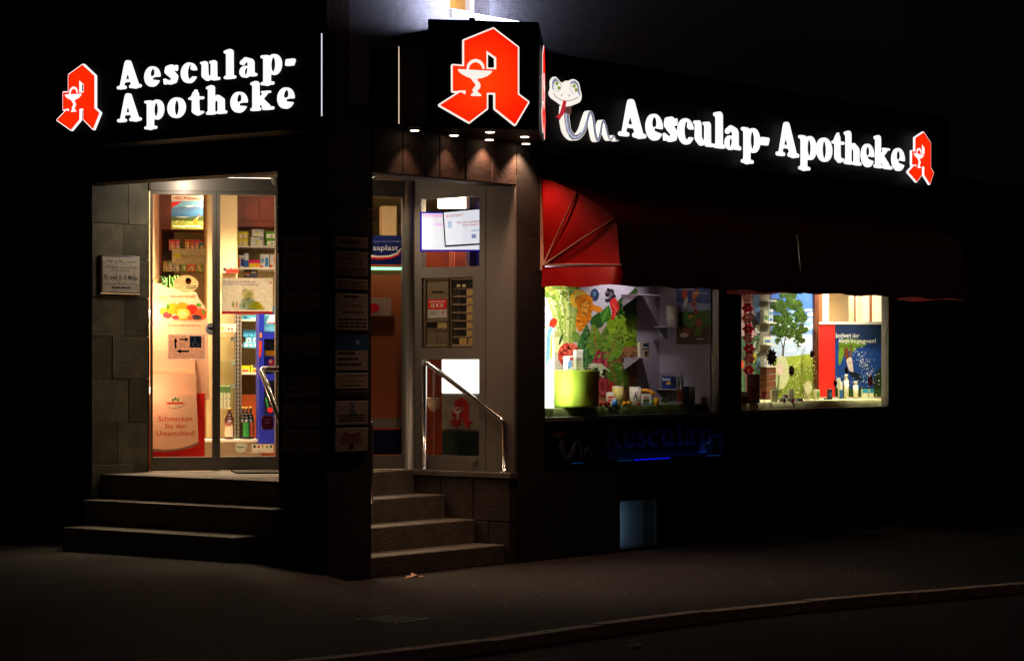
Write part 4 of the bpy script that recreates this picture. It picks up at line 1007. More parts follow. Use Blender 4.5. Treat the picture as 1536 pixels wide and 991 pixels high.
for (a, b, c, d, w, col, sd) in ((430,540,405,295,56,'#6f9a30',1), (470,540,490,310,44,'#5d8a2a',6), (480,560,600,320,70,'#7aa832',3), (520,560,630,720,68,'#588e26',4), (520,580,580,740,40,'#4a7a22',5)):
    V.append((leaf(a, b, c, d, w, 12, .14, sd), col))
    V.append((strip([(a, b), ((a+c)/2, (b+d)/2), (a+(c-a)*.92, b+(d-b)*.92)], [9, 6, 2]), '#b04a34'))
    for f in (.35, .5, .65, .8):
        px_, py_ = a+(c-a)*f, b+(d-b)*f; nx_, ny_ = -(d-b), (c-a); l_ = math.hypot(nx_, ny_); s_ = w*.75*math.sin(math.pi*f)
        for g in (1, -1): V.append((strip([(px_, py_), (px_+g*nx_/l_*s_+(c-a)*.10, py_+g*ny_/l_*s_+(d-b)*.10)], 2.6), '#a8683c'))
for k in range(6): V.append((strip([(400+k*18, 580), (420+k*13, 520), (440+k*10, 470)], [24, 18, 8]), ('#a83048', '#8a2438', '#c24a5c')[k % 3]))
V += [(ell(465, 715, 42, 75), '#7a1e28'), (ell(465, 715, 30, 58), '#a23a40'), (ell(465, 715, 17, 36), '#7a1e28'), (ell(530, 720, 22, 36), '#b02a28'), (leaf(370, 570, 520, 615, 26, wav=.3), '#c8cfa8'), (leaf(350, 600, 480, 650, 20, wav=.3), '#3c4a2c')]
GR = ('#7fa83e', '#62902a', '#548024', '#88b044', '#4a7420', '#70982f')
for k, shp in enumerate((leaf(430,540,405,295,52), leaf(480,560,600,320,64), leaf(520,560,630,720,62), leaf(470,540,490,310,38))): V += mottle(shp, 34, GR, 4, 13, k)
V += mottle(leaf(350, 600, 360, 300, 58), 80, ('#2c5a2c', '#4a7e44', '#6a9a5c', '#1e4420'), 3, 9, 11)
V += mottle([(500,250),(700,240),(700,440),(600,440)], 90, ('#8cb030', '#6c9418', '#98bc40', '#5a8414'), 3, 12, 12, .3)
V += mottle(smooth([(560,170),(590,120),(640,95),(700,50),(715,245),(560,245)], 3), 90, ('#1c3c12', '#3a6424', '#122c0c', '#4c7a30'), 4, 11, 13)
V += mottle([(285,300),(300,190),(330,110),(395,120),(380,260),(320,330)], 50, ('#f09a28', '#d87410', '#f4b048', '#e08a1c'), 4, 12, 14)
V += mottle([(90,60),(300,60),(250,430),(200,430)], 110, ('#c8d08c', '#8ca048', '#6c843a', '#b0bc6c', '#dce0a8'), 2, 8, 15, .4)
V += mottle(ell(242, 505, 74, 80), 60, ('#c84a3a', '#a02c24', '#d86a50', '#e08a68'), 4, 11, 16)
V += mottle([(580,470),(700,455),(700,860),(560,860),(600,640)], 90, ('#a5774c', '#7c5030', '#5c3820', '#8f6840'), 4, 16, 17, .3)
poster(FR, YB-.006, (t4(65, 0)[0]-6, 400, t4(697, 0)[0], 640), 'backdrop_banner', 'large printed backdrop of celery, peppers and chard leaves behind the window', 'banner', V, '#c8c4d0', t4, extra=.35)
FSW = Fr(W1[1]-.06, 0, R(-90))
V = [([(960,40),(1200,60),(1200,250),(960,230)], '#3a4a8c'), ([(960,150),(1200,160),(1200,240),(960,240)], '#8f98c0'), ([(960,220),(1200,200),(1200,320),(960,330)], '#3c5a20'), ([(960,320),(1200,310),(1200,440),(960,440)], '#4a2a18'),
     (smooth([(1005,70),(1035,60),(1040,110),(1010,130)], 3), '#d8542c'), (ell(1030, 150, 12, 38, 15), '#e0dcd4'), (smooth([(1075,90),(1115,60),(1110,110),(1080,130)], 3), '#e07a24'), (ell(1085, 160, 18, 26), '#d86a28'), (ell(1085, 160, 9, 14), '#5a4a70'), (ell(1098, 210, 14, 18), '#c03024'), (ell(1065, 260, 30, 25), '#c8862a'), (leaf(1020, 330, 1035, 190, 26, wav=.2), '#3f7426'), (leaf(1060, 330, 1095, 230, 24, wav=.2), '#4a6e24'), (ell(1035, 350, 30, 22), '#8a3a28'), (ell(1020, 372, 30, 16), '#c8b8a0'), (ell(1120, 290, 24, 28), '#98402a'), (leaf(1090, 380, 1150, 300, 22, wav=.2), '#4c6a20')]
poster(FSW, -.006, (t4(966, 0)[0], t4(0, 40)[1], t4(1198, 0)[0], t4(0, 432)[1]), 'wall_poster', 'dark nutrition poster with tumbling vegetables on the lilac side wall', 'poster', V, '#3a4a8c', t4,
       texts=[('~1', 980, 1085, 66, 54, '#f0ece4', .01), ('Ernährung.', 1085, 1178, 98, 80, '#f0ece4', 0), ('~1', 1105, 1150, 402, 392, '#d8d0c8', 0)])
# little shelves
def shelf(fr, off, px0, px1, py, depth, lab, bracket=True):
    x0, x1 = fr.hit(px0, py, off-depth/2)[0], fr.hit(px1, py, off-depth/2)[0]; z = fr.hit((px0+px1)/2, py, off-depth/2)[1]
    t = thing(fr, 'shelf', lab, 'shelf', ((x0+x1)/2, off, z-.10))
    part(t, 'board', MB().box(x0, x1, off-depth, off-.001, z-.008, z), 'lilac_wall')
    part(t, 'bracket', MB()._a([(x0+.01, off-.001, z-.008), (x0+.01, off-depth+.01, z-.008), (x0+.01, off-.001, z-.12), (x0+.018, off-.001, z-.008), (x0+.018, off-depth+.01, z-.008), (x0+.018, off-.001, z-.12)], [(0, 1, 2), (5, 4, 3), (0, 3, 4, 1), (1, 4, 5, 2), (2, 5, 3, 0)]), 'lilac_wall')
    return z
shelf(FR, YB, *[t4(x, 0)[0] for x in (650, 800)], t4(0, 98)[1], .20, 'small lilac shelf, highest on the back wall of the vegetable display')
zs1 = shelf(FR, YB, *[t4(x, 0)[0] for x in (655, 796)], t4(0, 524)[1], .20, 'small lilac shelf with a book-like carton, lower on the back wall')
zs2 = shelf(FSW, 0, *[t4(x, 0)[0] for x in (855, 1000)], t4(0, 314)[1], .18, 'small lilac shelf carrying a white tin beside the dark poster')
zs3 = shelf(FSW, 0, *[t4(x, 0)[0] for x in (850, 1000)], t4(0, 734)[1], .18, 'small lilac shelf carrying a blue carton, low on the side wall')

# cartons, tins and bottles placed by the pixel where they stand
def px_frame(px, py, z=None, depth=None, turn=0.0, back=0.0, on=None):
    p = hitz(px, py, z) if z is not None else hitd(px, py, depth)
    if z is not None:                                    # keep it on the surface it stands on
        if on is not None: p = on.w(on.hit(px, py, -.085)[0], -.085, z)
        else:
            yk = min(max(p.y+back*FWD.y, .14), YB-.10); q = Vector((p.x-CAM.x, p.y-CAM.y, 0)); q = CAM+q*((yk-CAM.y)/q.y); p = Vector((q.x, yk, z))
    return Fr(p.x, p.y, FACE_CAM+R(turn)), p, (p-CAM).dot(FWD)
def carton(px0, py0, px1, py1, lab, cols, on=None, z=None, depth=None, turn=25.0, name='carton', cat='carton', group=None, deep=.06, polys=(), m='print', texts=()):
    fr, p, D = px_frame((px0+px1)/2, py1, z, depth, turn, deep*.6, on); zz = p.z
    W = (px1-px0)*D/F_PX; H = (py1-py0)*D/F_PX
    a = abs(R(turn)); w = max(.012, (W-deep*math.sin(a))/math.cos(a)); 
    if w < .4*W: deep = W*.45/max(math.sin(a), .2); w = W*.55/math.cos(a)
    x0, x1 = -w/2, w/2; y0, y1 = -deep/2, deep/2
    t = thing(fr, name, lab, cat, (0, 0, zz), group)
    bd = MB().cbox(x0, x1, y0, y1, zz, zz+H, min(.003, w*.1), L(cols[0])); part(t, 'box', bd, m)
    pm = MB(); y = y0-.0006
    for i, c in enumerate(cols[1:]): pass
    for pts, c in polys:
        pm.poly([(x0+w*u, zz+H*v) for u, v in pts], y, L(c)); y -= .0003
    for s_, u0, u1, v0, v1, col, bo in texts: add_text(pm, s_, x0+w*u0, x0+w*u1, zz+H*v0, zz+H*v1, y, L(col), bo)
    if pm.v: part(t, 'print', pm, m)
    return t
def rc(a, b, c, d): return [(a, b), (c, b), (c, d), (a, d)]
def lathed(px0, py0, px1, py1, lab, prof, bands, on=None, z=None, depth=None, name='bottle', cat='bottle', cap=None, m='print', group=None):
    """prof: (radius fraction, height fraction); bands: colour per height fraction"""
    fr, p, D = px_frame((px0+px1)/2, py1, z, depth, 0, (px1-px0)*.5*21/F_PX, on); W = (px1-px0)*D/F_PX; H = (py1-py0)*D/F_PX
    t = thing(fr, name, lab, cat, (0, 0, p.z), group); body = MB(); capm = MB()
    for (r0, h0), (r1, h1) in zip(prof, prof[1:]):
        c = next(col for lim, col in bands if (h0+h1)/2 <= lim); tgt = capm if cap is not None and (h0+h1)/2 > cap else body
        tgt.lathe(0, 0, [(r0*W/2, p.z+h0*H), (r1*W/2, p.z+h1*H)], 14, L(c))
    part(t, 'body', body, m)
    if capm.v: part(t, 'cap', capm, m)
    return t
TIN = [(0, 0), (.96, .0), (1, .02), (1, .93), (1, .94), (1.0, .99), (.9, 1.0)]
carton(*t4(705, 418), *t4(782, 522), 'white carton with dark print on the lower back wall shelf', ['#d8d0c0'], z=zs1, turn=18, deep=.05, polys=[(rc(.35, .72, .95, .92), '#2a4a78'), (rc(.5, .08, .95, .42), '#5a4028'), (rc(.82, .1, .95, .42), '#d07a28')], texts=[('~1', .3, .95, .5, .62, '#383028', 0)])
t = lathed(*t4(898, 172), *t4(980, 312), 'large white tin with red label on the upper side wall shelf', TIN, [(.93, '#d8cfc4'), (1, '#f2e6cc')], on=FSW, z=zs2, name='tin', cat='tin', cap=.93)
carton(*t4(868, 643), *t4(964, 728), 'dark blue supplement carton on the lower side wall shelf', ['#1c3c84'], on=FSW, z=zs3, turn=-30, deep=.10, polys=[(rc(0, 0, 1, 1), '#16347c'), (rc(.5, .35, .95, .55), '#d8a020')], texts=[('Basica', .08, .9, .65, .9, '#e8e4dc', .015)])
# bright light box and green drum at the left
lbx = carton(*t4(63, 330), *t4(140, 868), 'glowing light box with a blue and yellow picture at the left end of the display', ['#fff8ec'], z=ZP, turn=20, deep=.05, m='print_lightbox', name='light_box', cat='light box',
       polys=[(smooth([(.1, .55), (.5, .6), (.95, .97), (.3, .98)], 3), '#6a9ad8'), (smooth([(.55, .6), (.8, .65), (.85, .95), (.65, .9)], 3), '#f0b038'), (smooth([(.2, .4), (.6, .45), (.8, .6), (.3, .58)], 3), '#e8d8f0')])
lamp(lbx, lbx, 'POINT', (.075, .01, ZP+.16), 4.0, (1, .96, .88), shadow_soft_size=.04)
lamp(lbx, lbx, 'POINT', (.075, .01, ZP+.46), 4.5, (1, .96, .88), shadow_soft_size=.04)
fr, p, D = px_frame(*t4(290, 872), z=ZP, back=.17); W = 305*kf*D/F_PX; H = 250*kf*D/F_PX
t = thing(fr, 'display_drum', 'lime green fabric drum standing on the display cloth', 'drum', (0, 0, p.z)); w2 = W/2
part(t, 'drum', MB().lathe(0, 0, [(w2*.98, p.z), (w2, p.z+.02), (w2, p.z+H-.015), (w2*.97, p.z+H), (.02, p.z+H)], 28), mat('lime_felt', '#a8d038', .8, var=.04, scale=4)); zd = p.z+H
drum_z = zd
carton(*t4(203, 523), *t4(268, 620), 'white and blue carton, left one on the green drum', ['#d8d4cc'], z=zd-.0, turn=25, polys=[(smooth([(.2, .1), (.8, .3), (.7, .7), (.3, .6)], 3), '#6a94c8'), (rc(.5, .7, .9, .9), '#c03a3a')])
carton(*t4(270, 483), *t4(338, 622), 'tall white carton with dark edge, right one on the green drum', ['#dcd6cc'], z=zd-.0, turn=25, polys=[(rc(.1, .5, .9, .53), '#9a948a'), (rc(.0, .0, .12, 1), '#b8b2a8')])
carton(*t4(203, 750), *t4(270, 878), 'white medicine carton standing in front of the green drum', ['#d8d4c4'], z=ZP, turn=25, polys=[(rc(.15, .55, .85, .58), '#8a948a'), (rc(.3, .6, .36, .9), '#9aa49a')])
# front row on the green cloth; coordinates of a closer view
k7 = 200/1536
def t7(x, y): return 890+x*k7, 520+y*k7
t = lathed(*t7(215, 455), *t7(345, 668), 'pale yellow tin behind the small cartons in the vegetable display', TIN, [(.93, '#c8b868'), (1, '#e0d8c0')], z=ZP, name='tin', cat='tin', cap=.93)
t = lathed(*t7(415, 462), *t7(548, 668), 'white tin with a picture label in the middle of the cloth', TIN, [(.93, '#d4cabc'), (1, '#f0e8d8')], z=ZP, name='tin', cat='tin', cap=.93)
fr, p, D = px_frame(*t7(481, 668), z=ZP, back=133*k7*.5*21/F_PX); W = 133*k7*D/F_PX; H = 200*k7*D/F_PX; m = MB()
for pts, c in ((ell(0, .4, .3, .25), '#2a2430'), (ell(.0, .3, .12, .14), '#e8e0d8'), (ell(-.1, .58, .1, .12), '#c89068'), (rc(-.1, .62, .4, .74), '#2878c0')):
    m._a([(W/2*math.sin(a*1.0)*1.006, -W/2*math.cos(a*1.0)*1.006, p.z+b*H) for a, b in pts], [tuple(range(len(pts)))], L(c))
part(t, 'label', refr(m, fr, fr), 'print')
carton(*t7(145, 505), *t7(235, 570), 'small red and white carton stacked in the left carton pair', ['#d8ccbc'], z=ZP+.062, turn=15, polys=[(rc(0, .0, 1, .3), '#b8281c')]); carton(*t7(145, 575), *t7(238, 655), 'small red and white carton under its twin in the left carton pair', ['#d8ccbc'], z=ZP, turn=15, polys=[(rc(0, .55, 1, .85), '#b8281c'), (rc(.6, .1, .9, .4), '#284a8a')])
carton(*t7(235, 505), *t7(308, 660), 'tall red and white carton beside the pale yellow tin', ['#d8c8b8'], z=ZP, turn=15, polys=[(rc(0, .72, 1, .86), '#b8281c'), (rc(.1, .42, .5, .6), '#284a8a')])
lathed(*t7(215, 605), *t7(280, 702), 'small white pill bottle in front of the carton pair', [(0, 0), (1, 0), (1, .72), (.75, .78), (.75, .80), (.8, .81), (.8, 1), (.1, 1)], [(.2, '#c8c4bc'), (.45, '#2a6aa8'), (1, '#d8d4cc')], z=ZP, name='pill_bottle', cat='bottle', cap=.79)
def fruit(cx, cy, rx, ry, c, lab, name, stem=None, sq=1.0):
    fr, p, D = px_frame(*t7(cx, cy+ry), z=ZP); r_ = rx*k7*D/F_PX; h = ry*k7*D/F_PX
    t = thing(fr, name, lab, 'fruit' if name not in ('broccoli', 'tomato') else 'vegetable', (0, 0, p.z))
    m = MB().ball(0, 0, p.z+h, r_, r_, h, L(c), 14, 9)
    m.v = [(x*(1+.05*math.sin(6*math.atan2(y, x))), y*(1+.05*math.sin(6*math.atan2(y, x))), z-(.25*h if (z > p.z+1.9*h) else 0)) for x, y, z in m.v]; part(t, 'flesh', m, 'print')
    part(t, 'stem', MB().tube([(0, 0, p.z+1.7*h), (.004, 0, p.z+2.15*h)], .004, 5, L(stem or '#4a3a1c')), 'print')
fruit(85, 668, 24, 34, '#a8281c', 'small red apple at the left by the green drum', 'apple'); fruit(152, 670, 50, 34, '#a02a24', 'large dark red apple in front of the cartons', 'apple'); fruit(360, 662, 34, 30, '#d88a18', 'orange tangerine, left of the touching pair', 'tangerine'); fruit(408, 660, 34, 32, '#e09a20', 'orange tangerine, right of the touching pair', 'tangerine')
fruit(520, 672, 24, 24, '#8a1c1c', 'dark red tomato beside the picture tin', 'tomato', '#3a5a1c'); fruit(298, 690, 18, 14, '#2a1c30', 'dark plum beside the pill bottle', 'plum')
def greens(cx, cy, r_, lab, c, sd):
    fr, p, D = px_frame(*t7(cx, cy+r_), z=ZP); q = r_*k7*D/F_PX; t = thing(fr, 'broccoli', lab, 'vegetable', (0, 0, p.z)); rr = random.Random(sd)
    part(t, 'stalk', MB().tube([(0, 0, p.z), (0, 0, p.z+q)], [q*.3, q*.4], 8, L('#7a9a48')), 'print'); m = MB()
    for _ in range(26):
        a, b, d = rr.uniform(0, 6.28), rr.uniform(-.3, 1), rr.uniform(.55, .85); m.ball(q*d*math.cos(a)*math.sqrt(1-min(1, b*b)*.9), q*d*math.sin(a)*math.sqrt(1-min(1, b*b)*.9), p.z+q*1.1+q*.8*b, q*.27, q*.27, q*.24, L(c, rr.uniform(.6, 1.2)), 7, 4)
    part(t, 'floret', m, 'print')
greens(385, 610, 28, 'broccoli head resting between tangerines and picture tin', '#2c4a1c', 1); greens(605, 645, 36, 'broccoli head in front of the banana carton', '#38561c', 2); greens(690, 640, 30, 'pale green lettuce tuft left of the yellow glass', '#7a9a30', 3); greens(820, 650, 42, 'broccoli head right of the yellow glass', '#3a5a22', 4)
carton(*t7(545, 545), *t7(670, 668), 'white powder carton with green print under the banana', ['#cfc6ba'], z=ZP, turn=10, polys=[(rc(.1, .3, .8, .55), '#4a7a3c'), (rc(0, .0, 1, .2), '#3a6aa0'), (rc(.2, .62, .7, .75), '#c8502c')]); 
fr, p, D = px_frame(*t7(610, 545), depth=21.95); m = MB(); t = thing(fr, 'banana', 'ripe yellow banana lying on top of the powder carton', 'fruit', (0, 0, p.z))
P = smooth([(-.07, 0, p.z+.012), (-.03, 0, p.z+.03), (.02, 0, p.z+.028), (.06, 0, p.z+.008), (.085, 0, p.z-.004)], 4, False); part(t, 'fruit_body', m.tube(P, [.006]+[.017]*(len(P)-5)+[.014, .010, .006, .005], 9, L('#dc8f1c')), 'print')
t = lathed(*t7(697, 590), *t7(760, 690), 'glass of yellow juice on the green cloth', [(0, 0), (.92, 0), (1, .86), (1.0, .9)], [(1, '#d89a14')], z=ZP, name='juice_glass', cat='glass'); 
fr, p, D = px_frame(*t7(728, 690), z=ZP, back=63*k7*.5*21/F_PX); part(t, 'rim', MB().lathe(0, 0, [(.0044*2, p.z+.055), (.0255, p.z+.056), (.0258, p.z+.068)], 14), 'glass')
for (cx, lab, sd) in ((985, 'carrot with feathery top, left one under the low side shelf', 1), (1025, 'carrot with feathery top, right one under the low side shelf', 2)):
    fr, p, D = px_frame(*t7(cx, 668), z=ZP); s_ = 1/F_PX*D*k7; t = thing(fr, 'carrot', lab, 'vegetable', (0, 0, p.z))
    part(t, 'root', MB().tube([(0, 0, p.z), (0, 0, p.z+60*s_), (.004, 0, p.z+165*s_)], [.003, 12*s_, 20*s_], 9, L('#c8501c')), 'print'); m = MB(); rr = random.Random(sd)
    for k in range(10): m.tube([(0, 0, p.z+160*s_), (rr.uniform(-.012, .012), rr.uniform(-.02, .02), p.z+260*s_), (rr.uniform(-.025, .025), rr.uniform(-.02, .02), p.z+rr.uniform(300, 370)*s_)], [.003, .002, .001], 4, L('#4a6a24'))
    part(t, 'greens', m, 'print')
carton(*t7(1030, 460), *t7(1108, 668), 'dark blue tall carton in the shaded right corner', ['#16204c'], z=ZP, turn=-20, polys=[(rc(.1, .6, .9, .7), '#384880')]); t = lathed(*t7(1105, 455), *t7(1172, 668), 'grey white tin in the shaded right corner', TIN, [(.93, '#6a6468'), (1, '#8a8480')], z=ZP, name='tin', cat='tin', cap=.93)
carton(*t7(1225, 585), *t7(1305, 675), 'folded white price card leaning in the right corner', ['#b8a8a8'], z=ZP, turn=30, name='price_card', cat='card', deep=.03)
# dried green leaves lying over the drum edge
fr, p, D = px_frame(*t4(430, 640), z=drum_z-.03); t = thing(fr, 'leaf_bunch', 'bunch of pale dried leaves at the right edge of the drum', 'leaves', (0, 0, p.z)); rr = random.Random(9)
for k in range(26):
    a = rr.uniform(-1, 1); l_ = rr.uniform(.04, .10); x0, z0 = rr.uniform(-.06, .03), p.z+rr.uniform(-.01, .03); yy_ = rr.uniform(-.04, .02)
    L2 = leaf(x0, z0, x0+l_*math.cos(a), z0+l_*.6*math.sin(a), .012, 5); part(t, 'leaf', MB()._a([(q[0], yy_+.01*math.sin(q[0]*90), q[1]) for q in L2], [tuple(range(len(L2)))], L(rr.choice(('#8a9470', '#a8ac88', '#2c3820', '#4a5a34')))), 'print')

# ================================================================== allergy window
YB = 1.0
k5 = 280/1261
def t5(x, y): return 1080+x*k5, 420+y*k5
k8 = 240/1536
def t8(x, y): return 1105+x*k8, 520+y*k8
rr = random.Random(21)
V = [([(130,60),(280,60),(280,380),(130,380)], '#6f90cc'), ([(130,60),(200,60),(240,260),(280,330),(280,380),(130,380)], '#c8a0a8'), (smooth([(200,230),(230,240),(280,330),(270,380),(230,340)], 3), '#2a2428'), ([(130,380),(280,370),(280,890),(130,890)], '#4a6a50'), (ell(255, 330, 18, 30), '#d8d8d8'), (ell(250, 450, 24, 45), '#c8d0c0'), (ell(225, 520, 20, 35), '#d8c030'), (ell(148, 570, 15, 28), '#d05030'), (ell(262, 570, 18, 45), '#6a80b0')]
for k in range(24): V.append((strip([(rr.uniform(130, 280), rr.uniform(400, 640)), (rr.uniform(130, 280), rr.uniform(560, 800))], 4), rr.choice(('#3c5a40', '#6a8a60', '#8a5a70', '#2c4a38'))))
poster(FR, YB-.006, (t5(134, 0)[0]-10, 425, t5(277, 0)[0], 640), 'backdrop_banner', 'printed backdrop with sky and meadow flowers at the left of the allergy window', 'banner', V, '#6f90cc', t5, extra=.3)
V = [([(335,60),(640,60),(640,260),(335,260)], '#3c64b4'), ([(335,240),(640,250),(640,380),(335,360)], '#6f94cc'), ([(335,350),(640,370),(640,540),(335,540)], '#a8bcd8')]
for k in range(22): V.append((ell(rr.uniform(430, 640), rr.uniform(200, 500), rr.uniform(20, 60), rr.uniform(8, 20), rr.uniform(-25, 5), 10), rr.choice(('#c8d4e4', '#98b4d8', '#e0e6ec', '#7fa0d0'))))
V += [([(335,535),(470,515),(640,495),(640,900),(335,900)], '#8a9a34'), ([(335,600),(640,580),(640,900),(335,900)], '#74882c'), (strip([(424,520),(426,470),(440,400),(452,350)], [14, 11, 8, 5]), '#2c2418'), (strip([(426,470),(415,420),(405,380)], [8, 6, 4]), '#2c2418')]
cl_ = []
for k in range(130):
    v_ = rr.random(); y = 95+310*v_; half = 26+92*math.sin(min(1, .12+v_*.95)**.8*math.pi*.64); cl_.append((448+half*rr.uniform(-1, 1)+(14 if v_ > .5 else 0), y, rr.uniform(14, 28)))
cl_ += [(520, 420, 10), (528, 440, 8), (385, 425, 9), (540, 380, 12), (500, 405, 10)]
for (cx_, cy_, cr_) in cl_: V.append((ell(cx_, cy_+4, cr_*.95, cr_*.75, 0, 9), rr.choice(('#1e340c', '#26400f', '#2e4a14'))))
for k in range(1100):
    cx_, cy_, cr_ = rr.choice(cl_); a_ = rr.uniform(0, 6.28); q_ = cr_*1.15*math.sqrt(rr.random())
    V.append((ell(cx_+q_*math.cos(a_), cy_+q_*math.sin(a_)*.85, rr.uniform(2.5, 6), rr.uniform(2, 4.5), rr.uniform(0, 90), 5), rr.choice(('#243e0e', '#305214', '#3e6018', '#1a300a', '#4a6a20', '#587830'))))
V += mottle([(335,540),(640,505),(640,820),(335,820)], 420, ('#98a848', '#6c8026', '#4c6018', '#b4bc78', '#8a9c34', '#3e5214', '#c8cca0'), 2, 7, 31, .5)
V += [(smooth([(360,560),(400,510),(440,560),(445,660),(410,730),(360,720)], 3), '#b4b890'), (ell(385, 600, 22, 40), '#c8b0a8'), (strip([(378,640),(370,760)], 14), '#5a7040'), (ell(575, 725, 26, 45), '#c0c0a0')]
for k in range(150): V.append((ell(rr.uniform(440, 635), rr.uniform(540, 800), rr.uniform(2, 4.5), rr.uniform(2, 4), 0, 5), rr.choice(('#d8d8c0', '#a8b060', '#54681c', '#c8c890', '#5c7020'))))
poster(FR, YB-.012, (t5(343, 0)[0], 425, t5(636, 0)[0], 640), 'backdrop_banner', 'printed backdrop of a lone tree on a blooming meadow', 'banner', V, '#6f94cc', t5)
# narrow rack between the banners
x0, x1 = FR.hit(t5(277, 0)[0], 500, YB-.02)[0], FR.hit(t5(342, 0)[0], 500, YB-.02)[0]
t = thing(FR, 'shelf_rack', 'narrow shelf rack between the two meadow backdrops with wooden drawers below', 'rack', ((x0+x1)/2, YB-.02, ZP))
zsh = [FR.hit(t5(310, 0)[0], t5(0, y)[1], YB-.05)[1] for y in (135, 285, 432, 580)]
part(t, 'back', MB().box(x0, x1, YB-.008, YB-.001, ZP+.002, 2.6), mat('rack_grey', '#6a6458', .7))
for z in zsh: part(t, 'board', MB().box(x0, x1, YB-.09, YB-.0085, z-.012, z), 'white_paint')
zz = [ZP+.004+ (zsh[3]-.015-ZP)*k/5 for k in range(6)]
for a, b in zip(zz, zz[1:]): part(t, 'drawer', MB().cbox(x0, x1, YB-.085, YB-.0085, a+.004, b-.004, .004), 'wood_brown')
for (a, b, c, d, col, lab, s_) in ((282, 195, 310, 285, '#c8ccb8', 'pale carton with green mark on the rack, upper left', 1), (314, 185, 344, 232, '#c0ccd0', 'white and blue carton on the rack, upper of the pair', 1), (314, 234, 344, 284, '#c0ccd0', 'white and blue carton on the rack, lower of the pair', 1), (278, 375, 330, 430, '#d0ccb8', 'wide pale carton on the third rack board', 2), (284, 525, 300, 578, '#b8b4a8', 'thin pale carton on the lowest rack board', 3), (303, 530, 340, 578, '#c8b8b0', 'pinkish carton on the lowest rack board', 3)):
    zf = zsh[1] if d <= 290 else (zsh[2] if d < 500 else zsh[3]); q0 = FR.hit(t5(a, 0)[0], 500, YB-.05)[0]; q1 = FR.hit(t5(c, 0)[0], 500, YB-.05)[0]; hgt = (d-b)*k5*22.9/F_PX; up = hgt+.002 if 'upper of' in lab else 0
    t = thing(FR, 'carton', lab, 'carton', ((q0+q1)/2, YB-.05, zf+up)); part(t, 'box', MB().box(q0, q1, YB-.075, YB-.03, zf+up, zf+up+hgt, L(col)), 'print'); part(t, 'print', MB().poly([(q0+.2*(q1-q0), zf+up+.2*hgt), (q1-.1*(q1-q0), zf+up+.2*hgt), (q1-.1*(q1-q0), zf+up+.55*hgt), (q0+.2*(q1-q0), zf+up+.55*hgt)], YB-.0756, L('#5a8a40' if s_ == 1 and 'green' in lab else '#4a7ab0')), 'print')
# wooden post and pale slatted wall
x0, x1 = FR.hit(t5(638, 0)[0], 500, YB-.03)[0], FR.hit(t5(664, 0)[0], 500, YB-.03)[0]
t = thing(FR, 'wooden_post', 'brown wooden post between tree backdrop and red stand', 'post', ((x0+x1)/2, YB-.03, ZP))
for a, b in ((x0, (x0+x1)/2-.002), ((x0+x1)/2+.002, x1)): part(t, 'plank', MB().cbox(a, b, YB-.04, YB-.0015, ZP+.004, 2.88, .004), 'wood_brown')
# slatted blind: vertical pale lamellae along side wall and back
t = thing(FR, 'slat_blind', 'pale vertical slat wall glowing behind the red allergy stand', 'blind', (8.0, YB-.06, ZP))
pxs = [t5(x, 0)[0] for x in (668, 692, 810, 832, 905, 920, 1008, 1028, 1142)]
FX = Fr(W2[1]+1.13, 0, R(-90)); xcorner = W2[1]+1.12
pcor = CX+F_PX*((Vector((xcorner, YB-.012, 0))-CAM).dot(RGT))/((Vector((xcorner, YB-.012, 0))-CAM).dot(FWD))
part(t, 'top_rail', MB().box(x1+.01, xcorner, YB-.03, YB-.002, 2.84, 2.88), 'aluminium')
def slat(p0, p1, kind):
    if p1 <= p0+.3: return
    if p1 <= pcor: mm = MB().box(FR.hit(p0, 460, YB-.012)[0]+.002, FR.hit(p1, 460, YB-.012)[0]-.002, YB-.014 if kind == 'slat' else YB-.008, YB-.003, ZP+.004, 2.838)
    else: mm = refr(MB().box(max(FX.hit(p0, 460, -.012)[0], -(YB-.02))+.002, min(FX.hit(p1, 460, -.012)[0], -.12)-.002, -.014 if kind == 'slat' else -.008, -.003, ZP+.004, 2.838), FX, FR)
    part(t, kind, mm, mat('slat_cream', '#ead8b8', .7) if kind == 'slat' else mat('slat_dark', '#7a4a28', .7))
for i in range(len(pxs)-1):
    kind = 'slat' if pxs[i+1]-pxs[i] > 8 else 'slat_edge'
    if pxs[i] < pcor < pxs[i+1]: slat(pxs[i], pcor, kind); slat(pcor, pxs[i+1], kind)
    else: slat(pxs[i], pxs[i+1], kind)
